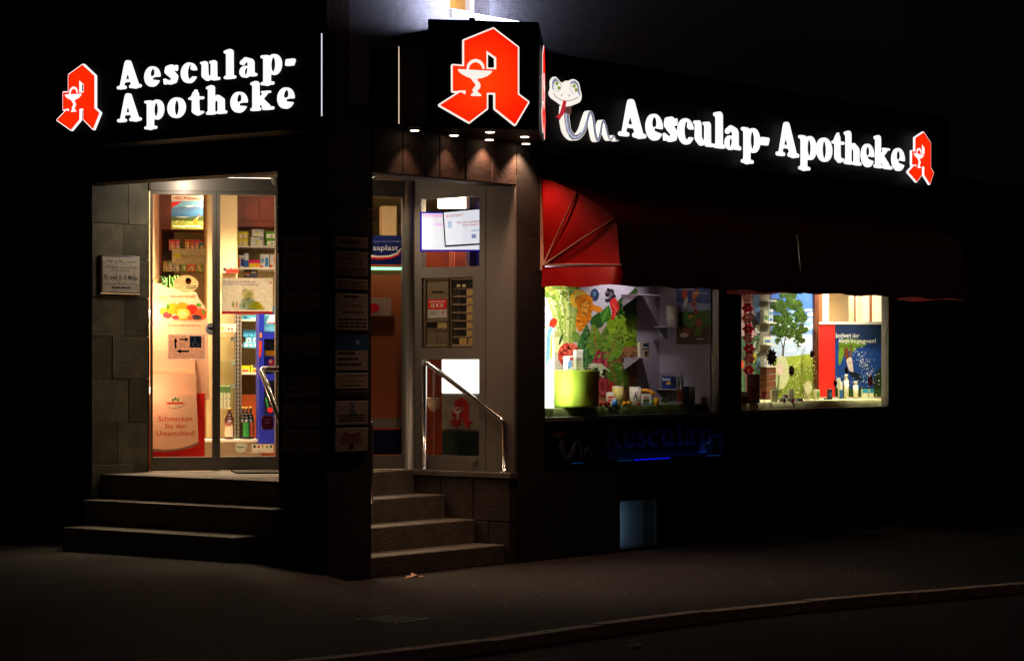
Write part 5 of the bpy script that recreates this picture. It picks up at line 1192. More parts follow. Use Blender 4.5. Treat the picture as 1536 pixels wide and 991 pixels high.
# the red stand with the blue allergy poster, turned to the street corner
_w = FR.w(FR.hit(t5(905, 0)[0], 500, .60)[0], .60, ZP+.004); fr, p, D = Fr(_w.x, _w.y, FACE_CAM+R(2)), _w, (_w-CAM).dot(FWD); s_ = k5*D/F_PX
def u(x): return (x-905)*s_
def zq(y): return p.z+(792-y)*s_
t = thing(fr, 'display_stand', 'red display stand with dark blue allergy poster in the right window', 'stand', (0, 0, p.z))
part(t, 'board', MB().box(u(668), u(1134), .0, .02, p.z+.001, zq(293)), mat('stand_red', '#e0180c', .5)); part(t, 'top_edge', MB().box(u(668), u(1140), -.02, .022, zq(292), zq(276)), 'plastic_white'); part(t, 'foot', MB().box(u(668), u(1134), -.03, .04, p.z-.001, p.z+.012), 'plastic_white')
m = MB(); y = -.0045; V = [(rc(776, 293, 1115, 780), '#14306c'), (rc(776, 293, 1115, 430), '#12284c'), (smooth([(776,400),(960,440),(1115,520),(1115,740),(776,740)], 3), '#143c84'), (rc(776, 722, 1115, 780), '#2c4a14'), (smooth([(1045,640),(1080,590),(1115,580),(1115,720),(1040,720)], 3), '#182c14'),
     (smooth([(800,470),(810,400),(850,390),(940,395),(990,430),(930,450),(900,480),(850,470),(810,540),(800,560)], 3), '#5c7a1c'), (smooth([(800,480),(830,440),(835,500),(805,570)], 3), '#6a8a24'), (smooth([(835,470),(860,450),(870,510),(850,530)], 3), '#6a3418'), (strip([(885,430),(882,520)], 12), '#6a4a20'), (smooth([(855,530),(885,515),(895,560),(900,620),(870,600),(858,560)], 3), '#c8b8b0'), (smooth([(865,615),(930,620),(960,680),(900,650)], 3), '#0c1424'), (strip([(905,520),(960,570),(1020,590)], 4), '#0c1020')]
for k in range(150):
    f = rr.random(); a = 925+110*f+rr.gauss(0, 22); b = 480+190*f+rr.gauss(0, 34)
    if 780 < a < 1110 and 440 < b < 715: V.append((ell(a, b, rr.uniform(1.8, 4.5), rr.uniform(1.8, 4), 0, 5), rr.choice(('#d8dce4', '#a8b4cc', '#f0f0f0'))))
for k in range(50): V.append((ell(rr.uniform(780, 1000), rr.uniform(640, 715), rr.uniform(2, 4), 3, 0, 5), '#c8d0dc'))
V += [(ell(795, 690, 18, 40), '#b8c0b8'), (ell(1005, 765, 12, 12), '#d8d0c0'), (ell(1090, 765, 7, 7), '#c8c8a0'), (ell(1050, 770, 6, 6), '#c8c8a0')]
part(t, 'poster', MB().box(u(776), u(1115), -.004, -.0005, zq(780), zq(293), L('#14306c')), 'print')
for pts, c in V: m.poly([(min(max(u(a), u(776)), u(1115)), min(max(zq(b), zq(780)), zq(293))) for a, b in pts], y, L(c)); y -= .0002
add_text(m, 'beschwert', u(778), u(880), zq(384), zq(350), y-.001, L('#e8e4dc')); add_text(m, 'der', u(890), u(936), zq(383), zq(352), y-.001, L('#d8d4cc')); add_text(m, 'Allergie', u(795), u(868), zq(425), zq(390), y-.001, L('#e8e4dc')); add_text(m, 'begegnen!', u(878), u(1048), zq(426), zq(391), y-.001, L('#d8d4cc'))
part(t, 'picture', m, 'print')
# flower garland and single paper flowers hanging in the window
def flower_mesh(cx, cy, cz, r_, c, cc, n=7, sd=0, rx=.75):
    q = random.Random(sd); m = MB()
    for k in range(n):
        a = 2*math.pi*k/n+q.uniform(-.1, .1); L2 = leaf(r_*.1*math.cos(a), r_*.1*math.sin(a), r_*math.cos(a), r_*math.sin(a), r_*(.40 if n < 9 else .22), 6); m._a([(cx+x*rx, cy-.02*math.hypot(x, z)/r_*q.uniform(.4, 1.2), cz+z) for x, z in L2], [tuple(range(len(L2)))], L(c, q.uniform(.8, 1.15)))
    m.ball(cx, cy-.01, cz, r_*.2*rx, .01, r_*.2, L(cc), 8, 5); return m
fr = Fr(*FR.w(FR.hit(t5(190, 0)[0], 500, .34)[0], .34)[:2], FACE_CAM); D = (fr.o-CAM).dot(FWD); s_ = k5*D/F_PX
def gz(y): return EYE+(HY-(420+y*k5))*D/F_PX
t = thing(fr, 'flower_garland', 'hanging garland of red and pink paper flowers at the left of the allergy window', 'garland', (0, 0, gz(700)))
part(t, 'cord', MB().tube([(0, .012, 2.895), (.004, .012, gz(400)), (0, .012, gz(700))], .003, 5), 'mat_rubber')
for k, (x, y, c) in enumerate(((182, 115, '#f8b4c4'), (185, 188, '#e02458'), (182, 258, '#e08898'), (190, 328, '#e02458'), (190, 392, '#dc8898'), (195, 465, '#dc2050'), (197, 532, '#d87890'), (193, 608, '#d81c48'), (203, 675, '#d06a88'))):
    part(t, 'flower', flower_mesh((x-190)*s_, 0, gz(y), 42*s_, c, '#d8a040', 6, k, 1.0), 'print')
for k, (x, y, rx_, ry_, c, lab) in enumerate(((348, 520, 38, 66, '#1c1c24', 'largest dark paper flower, in front of the narrow rack'), (482, 612, 23, 44, '#3c1418', 'dark red paper flower in front of the meadow backdrop'), (620, 500, 16, 30, '#3c1418', 'dark red paper flower at the wooden post'), (778, 697, 15, 28, '#5c1020', 'small dark red paper flower at left edge of the blue poster'), (853, 608, 15, 28, '#4a1420', 'small dark red paper flower above the tall white bottle'), (1015, 680, 22, 46, '#5c0c1c', 'dark red paper flower at right over the blue poster'), (298, 772, 18, 34, '#d85a80', 'pink paper flower standing low beside the pink box'))):
    f2 = Fr(*FR.w(FR.hit(t5(x, 0)[0], 500, .14)[0], .14)[:2], FACE_CAM); D2 = (f2.o-CAM).dot(FWD); zc_ = EYE+(HY-(420+y*k5))*D2/F_PX; q = k5*D2/F_PX
    t = thing(f2, 'paper_flower', lab, 'flower', (0, 0, zc_)); part(t, 'petals', flower_mesh(0, 0, zc_, ry_*q, c, c, 11, k+30, rx_/ry_), 'print'); part(t, 'thread', MB().tube([(0, .004, zc_), (0, .004, 2.895)], .0012, 4), 'glass') if k < 6 else part(t, 'stem', MB().tube([(0, .004, zc_), (0, .004, ZP)], .003, 5, L('#3a5a20')), 'print')
# products on the cream cloth
for (a, b, c, d, cols, lab, polys) in ((30, 440, 105, 550, '#c8beb0', 'white carton with dark red base at the left window edge', [(rc(0, 0, 1, .55), '#7a1420')]), (85, 268, 222, 545, '#b06478', 'large translucent pink gift box under the garland', [(rc(.05, .55, .95, .96), '#c88a98'), (rc(0, 0, 1, .08), '#4a5a28')]),
        (325, 410, 395, 530, '#cfc8a8', 'tall cream carton with blue dot right of the pink box', [(ell(.75, .55, .1, .08), '#2878b8')]), (490, 405, 550, 490, '#c8c0a0', 'cream carton on top of the small carton stack', [(rc(.1, .1, .9, .2), '#a8a080')]), (440, 455, 492, 492, '#b8a8a0', 'small carton in the upper row of the stack, red striped', [(rc(.5, 0, 1, .7), '#c03048')]), (405, 492, 475, 530, '#c8c0a8', 'lowest left small carton of the stack', [(rc(.6, .1, .95, .8), '#3a3a8a')]), (477, 492, 555, 530, '#b8b0a0', 'lowest middle small carton of the stack, red corner', [(rc(.6, 0, 1, .8), '#c82838')]), (558, 492, 635, 525, '#b8a8a0', 'lowest right small carton of the stack, red and blue', [(rc(.4, .1, .7, .8), '#3a4a9a'), (rc(.7, .0, 1, .7), '#c82838')]),
        (650, 440, 705, 510, '#cfc8a8', 'cream carton with blue mark before the pale dandelion', [(rc(.2, .25, .4, .5), '#3a6ab0')]), (738, 410, 797, 508, '#c8cca8', 'white and green carton in front of the wooden post', [(rc(.5, .3, .95, .75), '#5a9a28')]), (868, 405, 917, 508, '#1c2c48', 'dark blue narrow carton at the foot of the red stand', [(rc(.2, .3, .8, .7), '#4a6a90')]), (838, 490, 868, 508, '#3a3a48', 'tiny dark carton lying beside the dark blue one', []), (975, 335, 1017, 503, '#d8d4c4', 'tall carton, white above and blue below', [(rc(0, 0, 1, .53), '#2a5a9a')]), (1195, 405, 1263, 500, '#d8d8b8', 'cream carton with light blue top, left of the twin pair', [(rc(0, .6, 1, 1), '#2c98c8')]), (1264, 405, 1313, 500, '#d8d8b8', 'cream carton with light blue top, right of the twin pair', [(rc(0, .6, 1, 1), '#2c88b8')])):
    z_ = ZP
    if 'on top of' in lab or 'upper row' in lab: z_ = ZP+.036
    carton(*t8(a, b), *t8(c, d), lab, [cols], z=z_, turn=14 if d > 495 else 12, deep=.04, polys=polys)
BOT = [(0, 0), (.95, 0), (1, .02), (1, .76), (.62, .80), (.6, .82), (.68, .825), (.68, .86), (.6, .87), (.72, .875), (.72, 1), (.1, 1)]
lathed(*t8(1030, 265), *t8(1075, 500), 'tall white pump bottle in front of the blue poster', BOT, [(1, '#d4d0bc')], z=ZP, cap=.81); lathed(*t8(1118, 330), *t8(1167, 500), 'short white bottle right of the tall pump bottle', BOT, [(1, '#d8d4c0')], z=ZP, cap=.81)

# ================================================================== shop interior seen through the door
room = [(.632, 2.65), (2.27, 1.25), (2.33, .72), (9.0, .72), (9.0, 6.5), (.26, 6.5), (.26, 2.65)]
tr = tessellate_polygon([[Vector((a, b, 0)) for a, b in room]])
def flat(z, up):
    fs = []
    for t in tr:
        a, b, c = (Vector(room[i]+(0,)) for i in t); ccw = (b-a).cross(c-a).z > 0
        fs.append(tuple(t) if ccw == up else tuple(reversed(t)))
    return MB()._a([(a, b, z) for a, b in room], fs)
solo(FR, 'shop_floor', 'beige shop floor inside the pharmacy', None, flat(ZL-.004, True), 'shop_floor', kind='structure')
solo(FR, 'shop_ceiling', 'tiled suspended ceiling inside the pharmacy', None, flat(ZSOF+.10, False), 'ceiling_tile', kind='structure')
ZCI = ZSOF+.10
m = MB().box(.26, 9, 6.4, 6.5, ZL, ZCI).box(8.9, 9, .75, 6.4, ZL, ZCI).box(2.55, 5.6, .70, .74, ZL, ZCI).box(5.6, 11, 1.06, 1.1, ZL, ZCI).box(.255, .30, 2.66, 6.4, ZL, ZCI)
solo(FR, 'shop_wall', 'cream inner walls of the shop room', None, m, 'cream_wall', kind='structure')
def ceiling_lamp(x, y, fr, lab, p, L_=1.1, W_=.28, col=(1, .80, .50)):
    w = fr.w(x, y); f2 = Fr(w.x, w.y, fr.rz); t = thing(f2, 'ceiling_lamp', lab, 'lamp', (0, 0, ZCI-.06))
    part(t, 'housing', MB().box(-L_/2, L_/2, -W_/2, W_/2, ZCI-.02, ZCI-.002), 'plastic_white'); part(t, 'diffuser', MB().box(-L_/2+.01, L_/2-.01, -W_/2+.01, W_/2-.01, ZCI-.06, ZCI-.0205), 'tube_light')
    lamp(t, t, 'AREA', (0, 0, ZCI-.07), p, col, shape='RECTANGLE', size=L_, size_y=W_, spread=R(115))
ceiling_lamp(.35, .55, FD, 'warm ceiling lamp over the orange juice display', 24)
ceiling_lamp(1.1, 1.0, FD, 'warm ceiling lamp in front of the medicine shelves', 88)
ceiling_lamp(2.9, 1.9, FD, 'warm ceiling lamp behind the right door leaf', 4)
# the shelf wall, parallel to the door: frame of the back unit
OB = 2.3; OF = 2.0
kA = 105/650
def tA(x, y): return 225+x*kA, 285+y*kA
def tB(x, y): return 320+x*kA, 285+y*kA
def tC(x, y): return 320+x*kA, 440+y*kA
def tDd(x, y): return 320+x*kA, 560+y*kA
def drect(f, a, b, c, d, off): p, q = FD.hit(*f(a, b), off), FD.hit(*f(c, d), off); return p[0], q[0], q[1], p[1]
def dbox(t, name, f, a, b, c, d, y0, y1, m_, col=None, root=None):
    q = drect(f, a, b, c, d, y0); return part(t, name, MB().box(q[0], q[1], y0, y1, q[2], q[3], L(col) if col else None), m_, root=root)
t = thing(FD, 'tea_cabinet', 'reddish wood cabinet with tea shelves behind the left door leaf', 'cabinet', (FD.hit(*tA(300, 500), OB)[0], OB, ZL))
q = drect(tA, 85, 30, 560, 370, OF); part(t, 'top_box', MB().box(q[0], q[1], OF, OB+.3, q[2], q[3]+.1), 'wood_red')
for a, b, c, d in ((150, 110, 195, 312), (500, 100, 540, 300)): dbox(t, 'door_panel', tA, a, b, c, d, OF-.012, OF-.001, 'wood_red')
q = drect(tA, 85, 370, 108, 1000, OF); part(t, 'side', MB().box(q[0], q[1], OF, OB+.3, ZL, q[3]), 'wood_red')
q = drect(tA, 108, 370, 226, 1000, OB+.27); part(t, 'back_board', MB().box(q[0], q[1]+.02, OB+.27, OB+.30, ZL, q[3]+.1), 'wood_brown')
q = drect(tA, 226, 370, 620, 1000, OB+.2); part(t, 'back_board', MB().box(q[0], q[1], OB+.2, OB+.25, ZL, q[3]+.1), 'cream_wall')
zr1, zr2 = FD.hit(*tA(300, 566), OF+.1)[1], FD.hit(*tA(300, 760), OF+.1)[1]
q = drect(tA, 110, 560, 530, 566, OF+.02)
for z in (zr1, zr2): part(t, 'glass_shelf', MB().box(q[0], q[1], OF+.02, OB+.19, z-.008, z), 'glass_shelf')
def dcarton(f, a, b, c, d, off, z, col, lab, polys=(), texts=(), deep=.06, name='carton', m='print'):
    p, q = FD.hit(*f(a, b), off), FD.hit(*f(c, d), off); x0, x1 = p[0]+.001, q[0]-.001; H = p[1]-q[1]; z = q[1] if z is None else z
    t = thing(FD, name, lab, 'carton', ((x0+x1)/2, off+deep/2, z)); part(t, 'box', MB().cbox(x0, x1, off, off+deep, z, z+H, .002, L(col)), m); pm = MB(); y = off-.0006
    for pts, cc in polys: pm.poly([(x0+(x1-x0)*u_, z+H*v_) for u_, v_ in pts], y, L(cc)); y -= .0003
    for s_, u0, u1, v0, v1, cc, bo in texts: add_text(pm, s_, x0+(x1-x0)*u0, x0+(x1-x0)*u1, z+H*v0, z+H*v1, y, L(cc), bo)
    if pm.v: part(t, 'print', pm, m)
    return t
tea = lambda c: [(rc(0, .78, 1, .95), c), (ell(.55, .3, .3, .18), '#e8d8a0'), (ell(.45, .22, .14, .1), '#8a6a30'), (ell(.25, .45, .1, .08), '#3a5a9a')]
for (a, c, col, band, lab) in ((175, 232, '#e88a78', '#d83a3a', 'pink tea carton, first on the upper tea shelf'), (233, 275, '#e890a0', '#d03a4a', 'pink tea carton, second on the upper tea shelf'), (325, 365, '#e8b868', '#d04028', 'yellow tea carton, third on the upper tea shelf'), (366, 410, '#c87848', '#c83820', 'brown tea carton, fourth on the upper tea shelf'), (411, 455, '#d888a8', '#d03048', 'rose tea carton, fifth on the upper tea shelf'), (456, 497, '#58a898', '#c83838', 'teal tea carton, sixth on the upper tea shelf'), (498, 530, '#e0885a', '#d83828', 'orange tea carton, last on the upper tea shelf')):
    dcarton(tA, a, 455, c, 558, OF+.06, zr1+.001, col, lab, tea(band))
for (a, c, col, band, lab) in ((120, 164, '#d8b868', '#c8a030', 'yellow tea carton, first on the lower tea shelf'), (165, 208, '#d0c8a0', '#8aa050', 'pale tea carton, second on the lower tea shelf'), (210, 275, '#b8b0a0', '#6a7a90', 'grey tea carton, third on the lower tea shelf'), (290, 342, '#8aa848', '#58802c', 'green tea carton, fourth on the lower tea shelf'), (345, 420, '#d87848', '#c84828', 'orange tea carton, fifth on the lower tea shelf'), (430, 480, '#b8b858', '#6a8a30', 'olive tea carton, sixth on the lower tea shelf'), (482, 535, '#98b058', '#c84038', 'light green tea carton, last on the lower tea shelf')):
    dcarton(tA, a, 655, c, 752, OF+.06, zr2+.001, col, lab, tea(band))
# ceiling poster with the lake
V = [(rc(0, .83, 1, 1), '#f0e4cc'), (rc(0, .62, 1, .83), '#78b4d0'), ([(0, .62), (.15, .64), (.3, .67), (.42, .65), (.52, .71), (.6, .68), (.7, .72), (.78, .66), (1, .64), (1, .57), (0, .57)], '#5a7498'), ([(.42, .655), (.52, .70), (.56, .68), (.6, .685), (.66, .70), (.7, .715), (.74, .68), (.6, .655)], '#d8dce4'), (rc(0, .36, 1, .59), '#4a7aa4'), (rc(0, .36, 1, .46), '#3c6a98'),
     (smooth([(0, .36), (.3, .34), (.6, .36), (1, .40), (1, .2), (0, .2)], 3), '#3a4a20'), (rc(0, 0, 1, .24), '#8a9440'), ([(0, .80), (.36, .82), (.02, .63), (0, .63)], '#d82820')]
rr = random.Random(8)
for k in range(60): V.append((ell(rr.uniform(.02, .98), rr.uniform(.02, .24), .02, .018, 0, 6), rr.choice(('#c8c060', '#a8a848', '#586a24', '#e0d888'))))
V += [(rc(.72, .15, .83, .31), '#e87818'), (strip([(.78, .31), (.86, .37)], .02), '#d8d0c0'), (ell(.88, .39, .03, .03), '#e05040'), (rc(.06, .06, .94, .10), '#e8dcc0')]
poster(FD, 1.2, (*tA(200, 46), *tA(494, 366)), 'lake_poster', 'tea poster with a mountain lake hanging inside the left door leaf', 'poster', V, '#e8dcc4', texts=[('H&S Arzneitee', .06, .95, .87, .96, '#c02418', .01)], thick=.006)
# white pillars inside
for a, b, f, lab, m_ in ((527, 640, tA, 'cream square column inside the shop behind the middle door bar', 'cream_wall'), (55, 222, tB, 'cream square column inside the shop left of the medicine shelves', 'cream_wall')):
    p, q = FD.hit(*f(a, 40), 1.65)[0], FD.hit(*f(b, 40), 1.65)[0]
    if f is tA: solo(FD, 'interior_column', lab, 'column', MB().cbox(p, q-.03, 1.65, 1.9, ZL, ZCI-.003, .01), m_, o=((p+q)/2, 1.65, ZL))
    else:
        zz_ = FD.hit(*tB(100, 830), 1.65)[1]; solo(FD, 'interior_column', lab, 'column', MB().cbox(p-.02, q, 1.62, 1.9, ZL, ZCI-.003, .01), m_, o=((p+q)/2, 1.65, ZL))
p0, p1 = FD.hit(225, 400, .6)[0], FD.hit(239, 400, 1.9)[0]
q0, q1 = FD.w(FD.hit(229, 400, .10)[0]-.05, .12), FD.w(FD.hit(239, 400, 1.95)[0], 1.95); fw = Fr(q0.x, q0.y, math.atan2(q1.y-q0.y, q1.x-q0.x))
solo(fw, 'partition_wall', 'glowing peach partition wall at the left inside the door', 'wall', MB().box(0, (q1-q0).length, .0, .06, ZL, ZCI-.003), 'warm_wall', o=(0, 0, ZL))
# medicine shelf unit
t = thing(FD, 'medicine_shelf', 'tall shelf unit with white boards and wood top behind the right door leaf', 'shelf', (FD.hit(*tB(400, 500), OB)[0], OB, ZL))
q = drect(tB, 222, 20, 720, 345, OF); part(t, 'top_panel', MB().box(q[0], q[1], OF, OB+.25, q[2], q[3]+.12), 'wood_red')
for a, b, c, d in ((285, 80, 420, 285), (430, 80, 560, 285)): dbox(t, 'door_panel', tB, a, b, c, d, OF-.012, OF-.001, 'wood_red')
x0, x1 = q[0], q[1]; part(t, 'back_board', MB().box(x0, x1, OB+.2, OB+.25, ZL, q[2]), 'cream_wall'); part(t, 'side', MB().box(x0-.02, x0-.001, OF, OB+.25, ZL, q[2]), 'white_paint')
zb_ = [FD.hit(*tB(400, y), OF)[1] for y in (517, 718)]+[FD.hit(*tC(350, y), OF)[1] for y in (240, 475, 735)]
for z in zb_: part(t, 'board', MB().box(x0, x1, OF, OB+.199, z-.016, z), 'white_paint')
q = drect(tC, 270, 940, 425, 990, OF+.1); part(t, 'base_panel', MB().box(x0, x1, OF+.1, OB+.19, ZL, FD.hit(*tDd(300, 195), OF+.1)[1]), 'wood_red')
bx4 = [(rc(.15, .1, .85, .55), '#f0ecd8'), (rc(.4, .15, .6, .5), '#d88a28')]; bw = [(rc(.2, .1, .9, .5), '#e8e4d0'), (rc(.4, .2, .6, .6), '#c8d058'), (rc(.75, .75, .95, .9), '#3a7ab8')]; bg = [(rc(.1, .1, .95, .7), '#f0f0e0'), (ell(.55, .35, .12, .12), '#384828')]
h_ = FD.hit(*tB(300, 370), OF+.05)[1]-FD.hit(*tB(300, 435), OF+.05)[1]
dcarton(tB, 230, 437, 325, 503, OF+.05, zb_[0]+.001, '#e0d038', 'yellow herbal carton, lower of the yellow pair on the top board', bx4, deep=.1); dcarton(tB, 230, 371, 325, 436, OF+.05, zb_[0]+.002+h_*1.02, '#e0d038', 'yellow herbal carton, upper of the yellow pair on the top board', bx4, deep=.1)
dcarton(tB, 345, 425, 465, 505, OF+.05, zb_[0]+.001, '#d8d4c4', 'large white herbal carton at the bottom of the white pair', bw, deep=.1); dcarton(tB, 355, 352, 470, 425, OF+.06, zb_[0]+.003+h_*1.26, '#d0ccc0', 'grey white herbal carton on top of the white pair', bw, deep=.1)
dcarton(tB, 490, 440, 590, 505, OF+.05, zb_[0]+.001, '#58b020', 'green herbal carton, lower of the green pair', bg, deep=.1); dcarton(tB, 484, 373, 590, 438, OF+.05, zb_[0]+.002+h_*1.02, '#58b020', 'green herbal carton, upper of the green pair', bg, deep=.1)
dcarton(tB, 230, 596, 283, 708, OF+.05, zb_[1]+.001, '#d8dce0', 'white carton with blue and orange sides, first on the second board', [(rc(0, 0, .35, .8), '#e07820'), (rc(.45, .1, 1, .7), '#28408a')]); dcarton(tB, 286, 574, 328, 706, OF+.05, zb_[1]+.001, '#d8dce0', 'tall white and blue carton on the second board', [(rc(0, 0, 1, .5), '#2a68b0')]); dcarton(tB, 329, 638, 433, 710, OF+.04, zb_[1]+.001, '#e8c020', 'flat carton, pink above and yellow below', [(rc(0, .55, 1, 1), '#d82868'), (rc(.7, .2, .9, .35), '#d84020')])
dcarton(tB, 435, 588, 520, 712, OF+.05, zb_[1]+.001, '#d8dce0', 'white carton with large blue tube picture', [(rc(.55, .08, .9, .75), '#3a88d0'), (rc(0, 0, .3, .15), '#d84030'), (rc(.1, .4, .4, .7), '#7aa8d8')]); dcarton(tB, 526, 588, 600, 712, OF+.05, zb_[1]+.001, '#e0dcd4', 'white carton with orange picture at the door edge', [(rc(.5, .2, 1, .8), '#e08848'), (rc(0, 0, .3, .2), '#d84030')])
dcarton(tB, 290, 740, 412, 815, OF+.06, None, '#3a3848', 'dark blue multipack on the third board', [(rc(0, .3, .4, .7), '#a86a48'), (rc(.5, .5, .9, .8), '#c8c8d0')])
dcarton(tC, 268, 203, 425, 239, OF+.05, zb_[2]+.001, '#4aa8d8', 'flat light blue pack on the upper lower board', [(rc(.1, .2, .3, .8), '#186898'), (rc(.5, .1, .9, .4), '#e8f0f4')])
for k in range(3): dcarton(tC, 278+48*k, 350, 325+48*k, 415, OF+.09, zb_[3]+.07, '#58b0e0', 'light blue tissue pack in the back row, %s' % ('first', 'second', 'third')[k], [(rc(.1, .6, .9, .7), '#3890c8')])
for k in range(2): dcarton(tC, 300+62*k, 408, 360+62*k, 475, OF+.04, zb_[3]+.001, '#68b8e4', 'light blue tissue pack with white medallion, %s of the front pair' % ('left', 'right')[k], [(ell(.5, .55, .36, .4), '#f4f4f0'), (ell(.5, .55, .16, .18), '#3890c8')])
dcarton(tC, 278, 452, 420, 505, OF-.03, None, '#68b8e4', 'light blue shelf-front tray with white flower shapes', [(ell(.2, .5, .12, .3), '#e8f2f8'), (ell(.5, .5, .1, .26), '#d8ecf4'), (ell(.8, .5, .1, .26), '#d8ecf4')], deep=.02)
dcarton(tC, 256, 660, 340, 724, OF+.05, zb_[4]+.001, '#d8c818', 'yellow plaster carton with red band, left one', [(rc(.1, .1, .9, .45), '#e8e0d0'), (rc(.15, .15, .85, .4), '#d83048')]); dcarton(tC, 346, 655, 422, 724, OF+.05, zb_[4]+.001, '#b8c838', 'green yellow plaster carton with purple top, right one', [(rc(.3, .1, 1, .4), '#d86058'), (rc(.3, .65, 1, 1), '#483878')])
# red strip shelf on the column
q = drect(tB, 90, 735, 225, 770, 1.56); t = thing(FD, 'strip_shelf', 'small red-fronted shelf fixed on the cream column', 'shelf', ((q[0]+q[1])/2, 1.6, q[2]))
part(t, 'board', MB().box(q[0], q[1], 1.52, 1.619, q[2], q[2]+.012), 'white_paint'); part(t, 'front_strip', MB().box(q[0]+.02, q[1], 1.51, 1.519, q[2], q[3], L('#d8241c')), 'print')
for k, (a, c, col) in enumerate(((92, 122, '#2a2430'), (150, 180, '#443c48'), (188, 215, '#c86a48'))): dcarton(tB, a, 702, c, 737, 1.55, q[2]+.013, col, ('dark', 'grey brown', 'orange')[k]+' small bottle carton on the red-fronted column shelf', deep=.03)
# glass shelves with slotted upright, lower middle
t = thing(FD, 'glass_rack', 'glass shelf rack with slotted grey upright in the right door leaf', 'rack', (FD.hit(*tC(130, 500), 1.5)[0], 1.5, ZL))
q = drect(tC, 40, 190, 198, 990, 1.58); part(t, 'back_board', MB().box(q[0]-.1, q[1]+.02, 1.56, 1.60, ZL, q[3]), mat('rack_beige', '#b89c70', .7))
q = drect(tC, 198, 190, 262, 990, 1.45); up = part(t, 'upright', MB().box(q[0], q[1], 1.45, 1.50, ZL+.1, q[3]+.2), mat('upright_grey', '#8c8478', .5, .4))
m = MB()
for k in range(40):
    z = ZL+.15+k*.035
    if z < q[3]: m.box(q[0]+.01, q[0]+.022, 1.447, 1.4495, z, z+.02).box(q[1]-.022, q[1]-.01, 1.447, 1.4495, z, z+.02)
part(up, 'slots', m, 'black_frame', root=t)
for y in (410, 632, 850):
    z = FD.hit(*tC(130, y), 1.45)[1]; xx0 = FD.hit(*tC(20, y), 1.45)[0]; part(t, 'glass_shelf', MB().box(xx0, q[0], 1.32, 1.555, z-.008, z), 'glass_shelf'); part(t, 'clip', MB().box(q[0]-.035, q[0]-.001, 1.44, 1.47, z-.03, z+.006), 'plastic_grey')
zsh_ = FD.hit(*tDd(150, 612), 1.25)[1]; xx0, xx1 = FD.hit(*tDd(20, 612), 1.25)[0], FD.hit(*tDd(430, 612), 1.25)[0]
t2 = part(t, 'base_shelf', MB().box(xx0-.3, xx1, 1.22, 1.55, zsh_-.02, zsh_), 'white_paint')
dcarton(tC, 60, 285, 213, 360, 1.40, None, '#d8b8a8', 'pink soap pack clipped on the glass rack', [(ell(.15, .5, .1, .3), '#d8a060'), (ell(.55, .4, .06, .12), '#b03050'), (ell(.75, .4, .06, .12), '#b03050')], deep=.02)
zt_ = FD.hit(*tDd(100, 330), 1.42)[1]
for k in range(3): dcarton(tDd, 58+34*k, 112, 90+34*k, 328, 1.42, None, '#c8c0a8', 'tall pale bandage carton on the glass rack, %s' % ('left', 'middle', 'right')[k], [(rc(0, .7, 1, .95), '#5a7a48'), (rc(.6, .4, .8, .45), '#3a6ab0')], deep=.04)
WB = [(0, 0), (.96, 0), (1, .02), (1, .62), (.85, .70), (.42, .80), (.38, .88), (.38, .93), (.42, .935), (.42, 1), (.05, 1)]
def wine(f, a, b, c, d, col, label_c, lab, off, extra=()):
    x, _ = FD.hit(*f((a+c)/2, d), off); fr = Fr(*FD.w(x, off)[:2], FACE_CAM); D = (fr.o-CAM).dot(FWD); W = (c-a)*kA*D/F_PX; H = (d-b)*kA*D/F_PX; t = thing(fr, 'juice_bottle', lab, 'bottle', (0, 0, zsh_))
    body, cap = MB(), MB()
    for (r0, h0), (r1, h1) in zip(WB, WB[1:]): (cap if (h0+h1)/2 > .925 else body).lathe(0, 0, [(r0*W/2, zsh_+h0*H), (r1*W/2, zsh_+h1*H)], 14, L('#c8a048') if (h0+h1)/2 > .925 else L(col))
    part(t, 'body', body, 'print'); part(t, 'cap', cap, 'print'); m = MB()
    n = 10; a0, a1 = -1.25, 1.0
    for z0, z1, cc in ((.08, .52, label_c),)+tuple(extra):
        m._a([(W/2*1.01*math.sin(a0+(a1-a0)*k/n), -W/2*1.01*math.cos(a0+(a1-a0)*k/n), zsh_+z*H) for z in (z0, z1) for k in range(n+1)], [(k, k+1, k+n+2, k+n+1) for k in range(n)], L(cc))
    part(t, 'label', m, 'print')
wine(tDd, 105, 318, 192, 610, '#3a1410', '#d8ccb0', 'dark juice bottle with cream fruit label, standing alone', 1.32, ((.42, .52, '#c84848'),))
for a, lc, lab, o_ in ((242, '#1c1814', 'dark bottle at the left of the bottle group', 1.36), (275, '#2f8a3c', 'dark bottle with green label in the bottle group', 1.30), (312, '#d8602c', 'dark bottle with orange label in the bottle group', 1.36)): wine(tDd, a, 306, a+66, 605, '#141210', lc, lab, o_)
# floor plinth of the shelves
q = drect(tDd, 40, 640, 445, 715, 1.3); solo(FD, 'shelf_plinth', 'low grey plinth under the bottle shelf', 'plinth', MB().box(q[0]-.4, q[1], 1.3, 1.5, ZL, zsh_-.021), mat('plinth_grey', '#b0aa9a', .6), o=(q[0], 1.4, ZL))
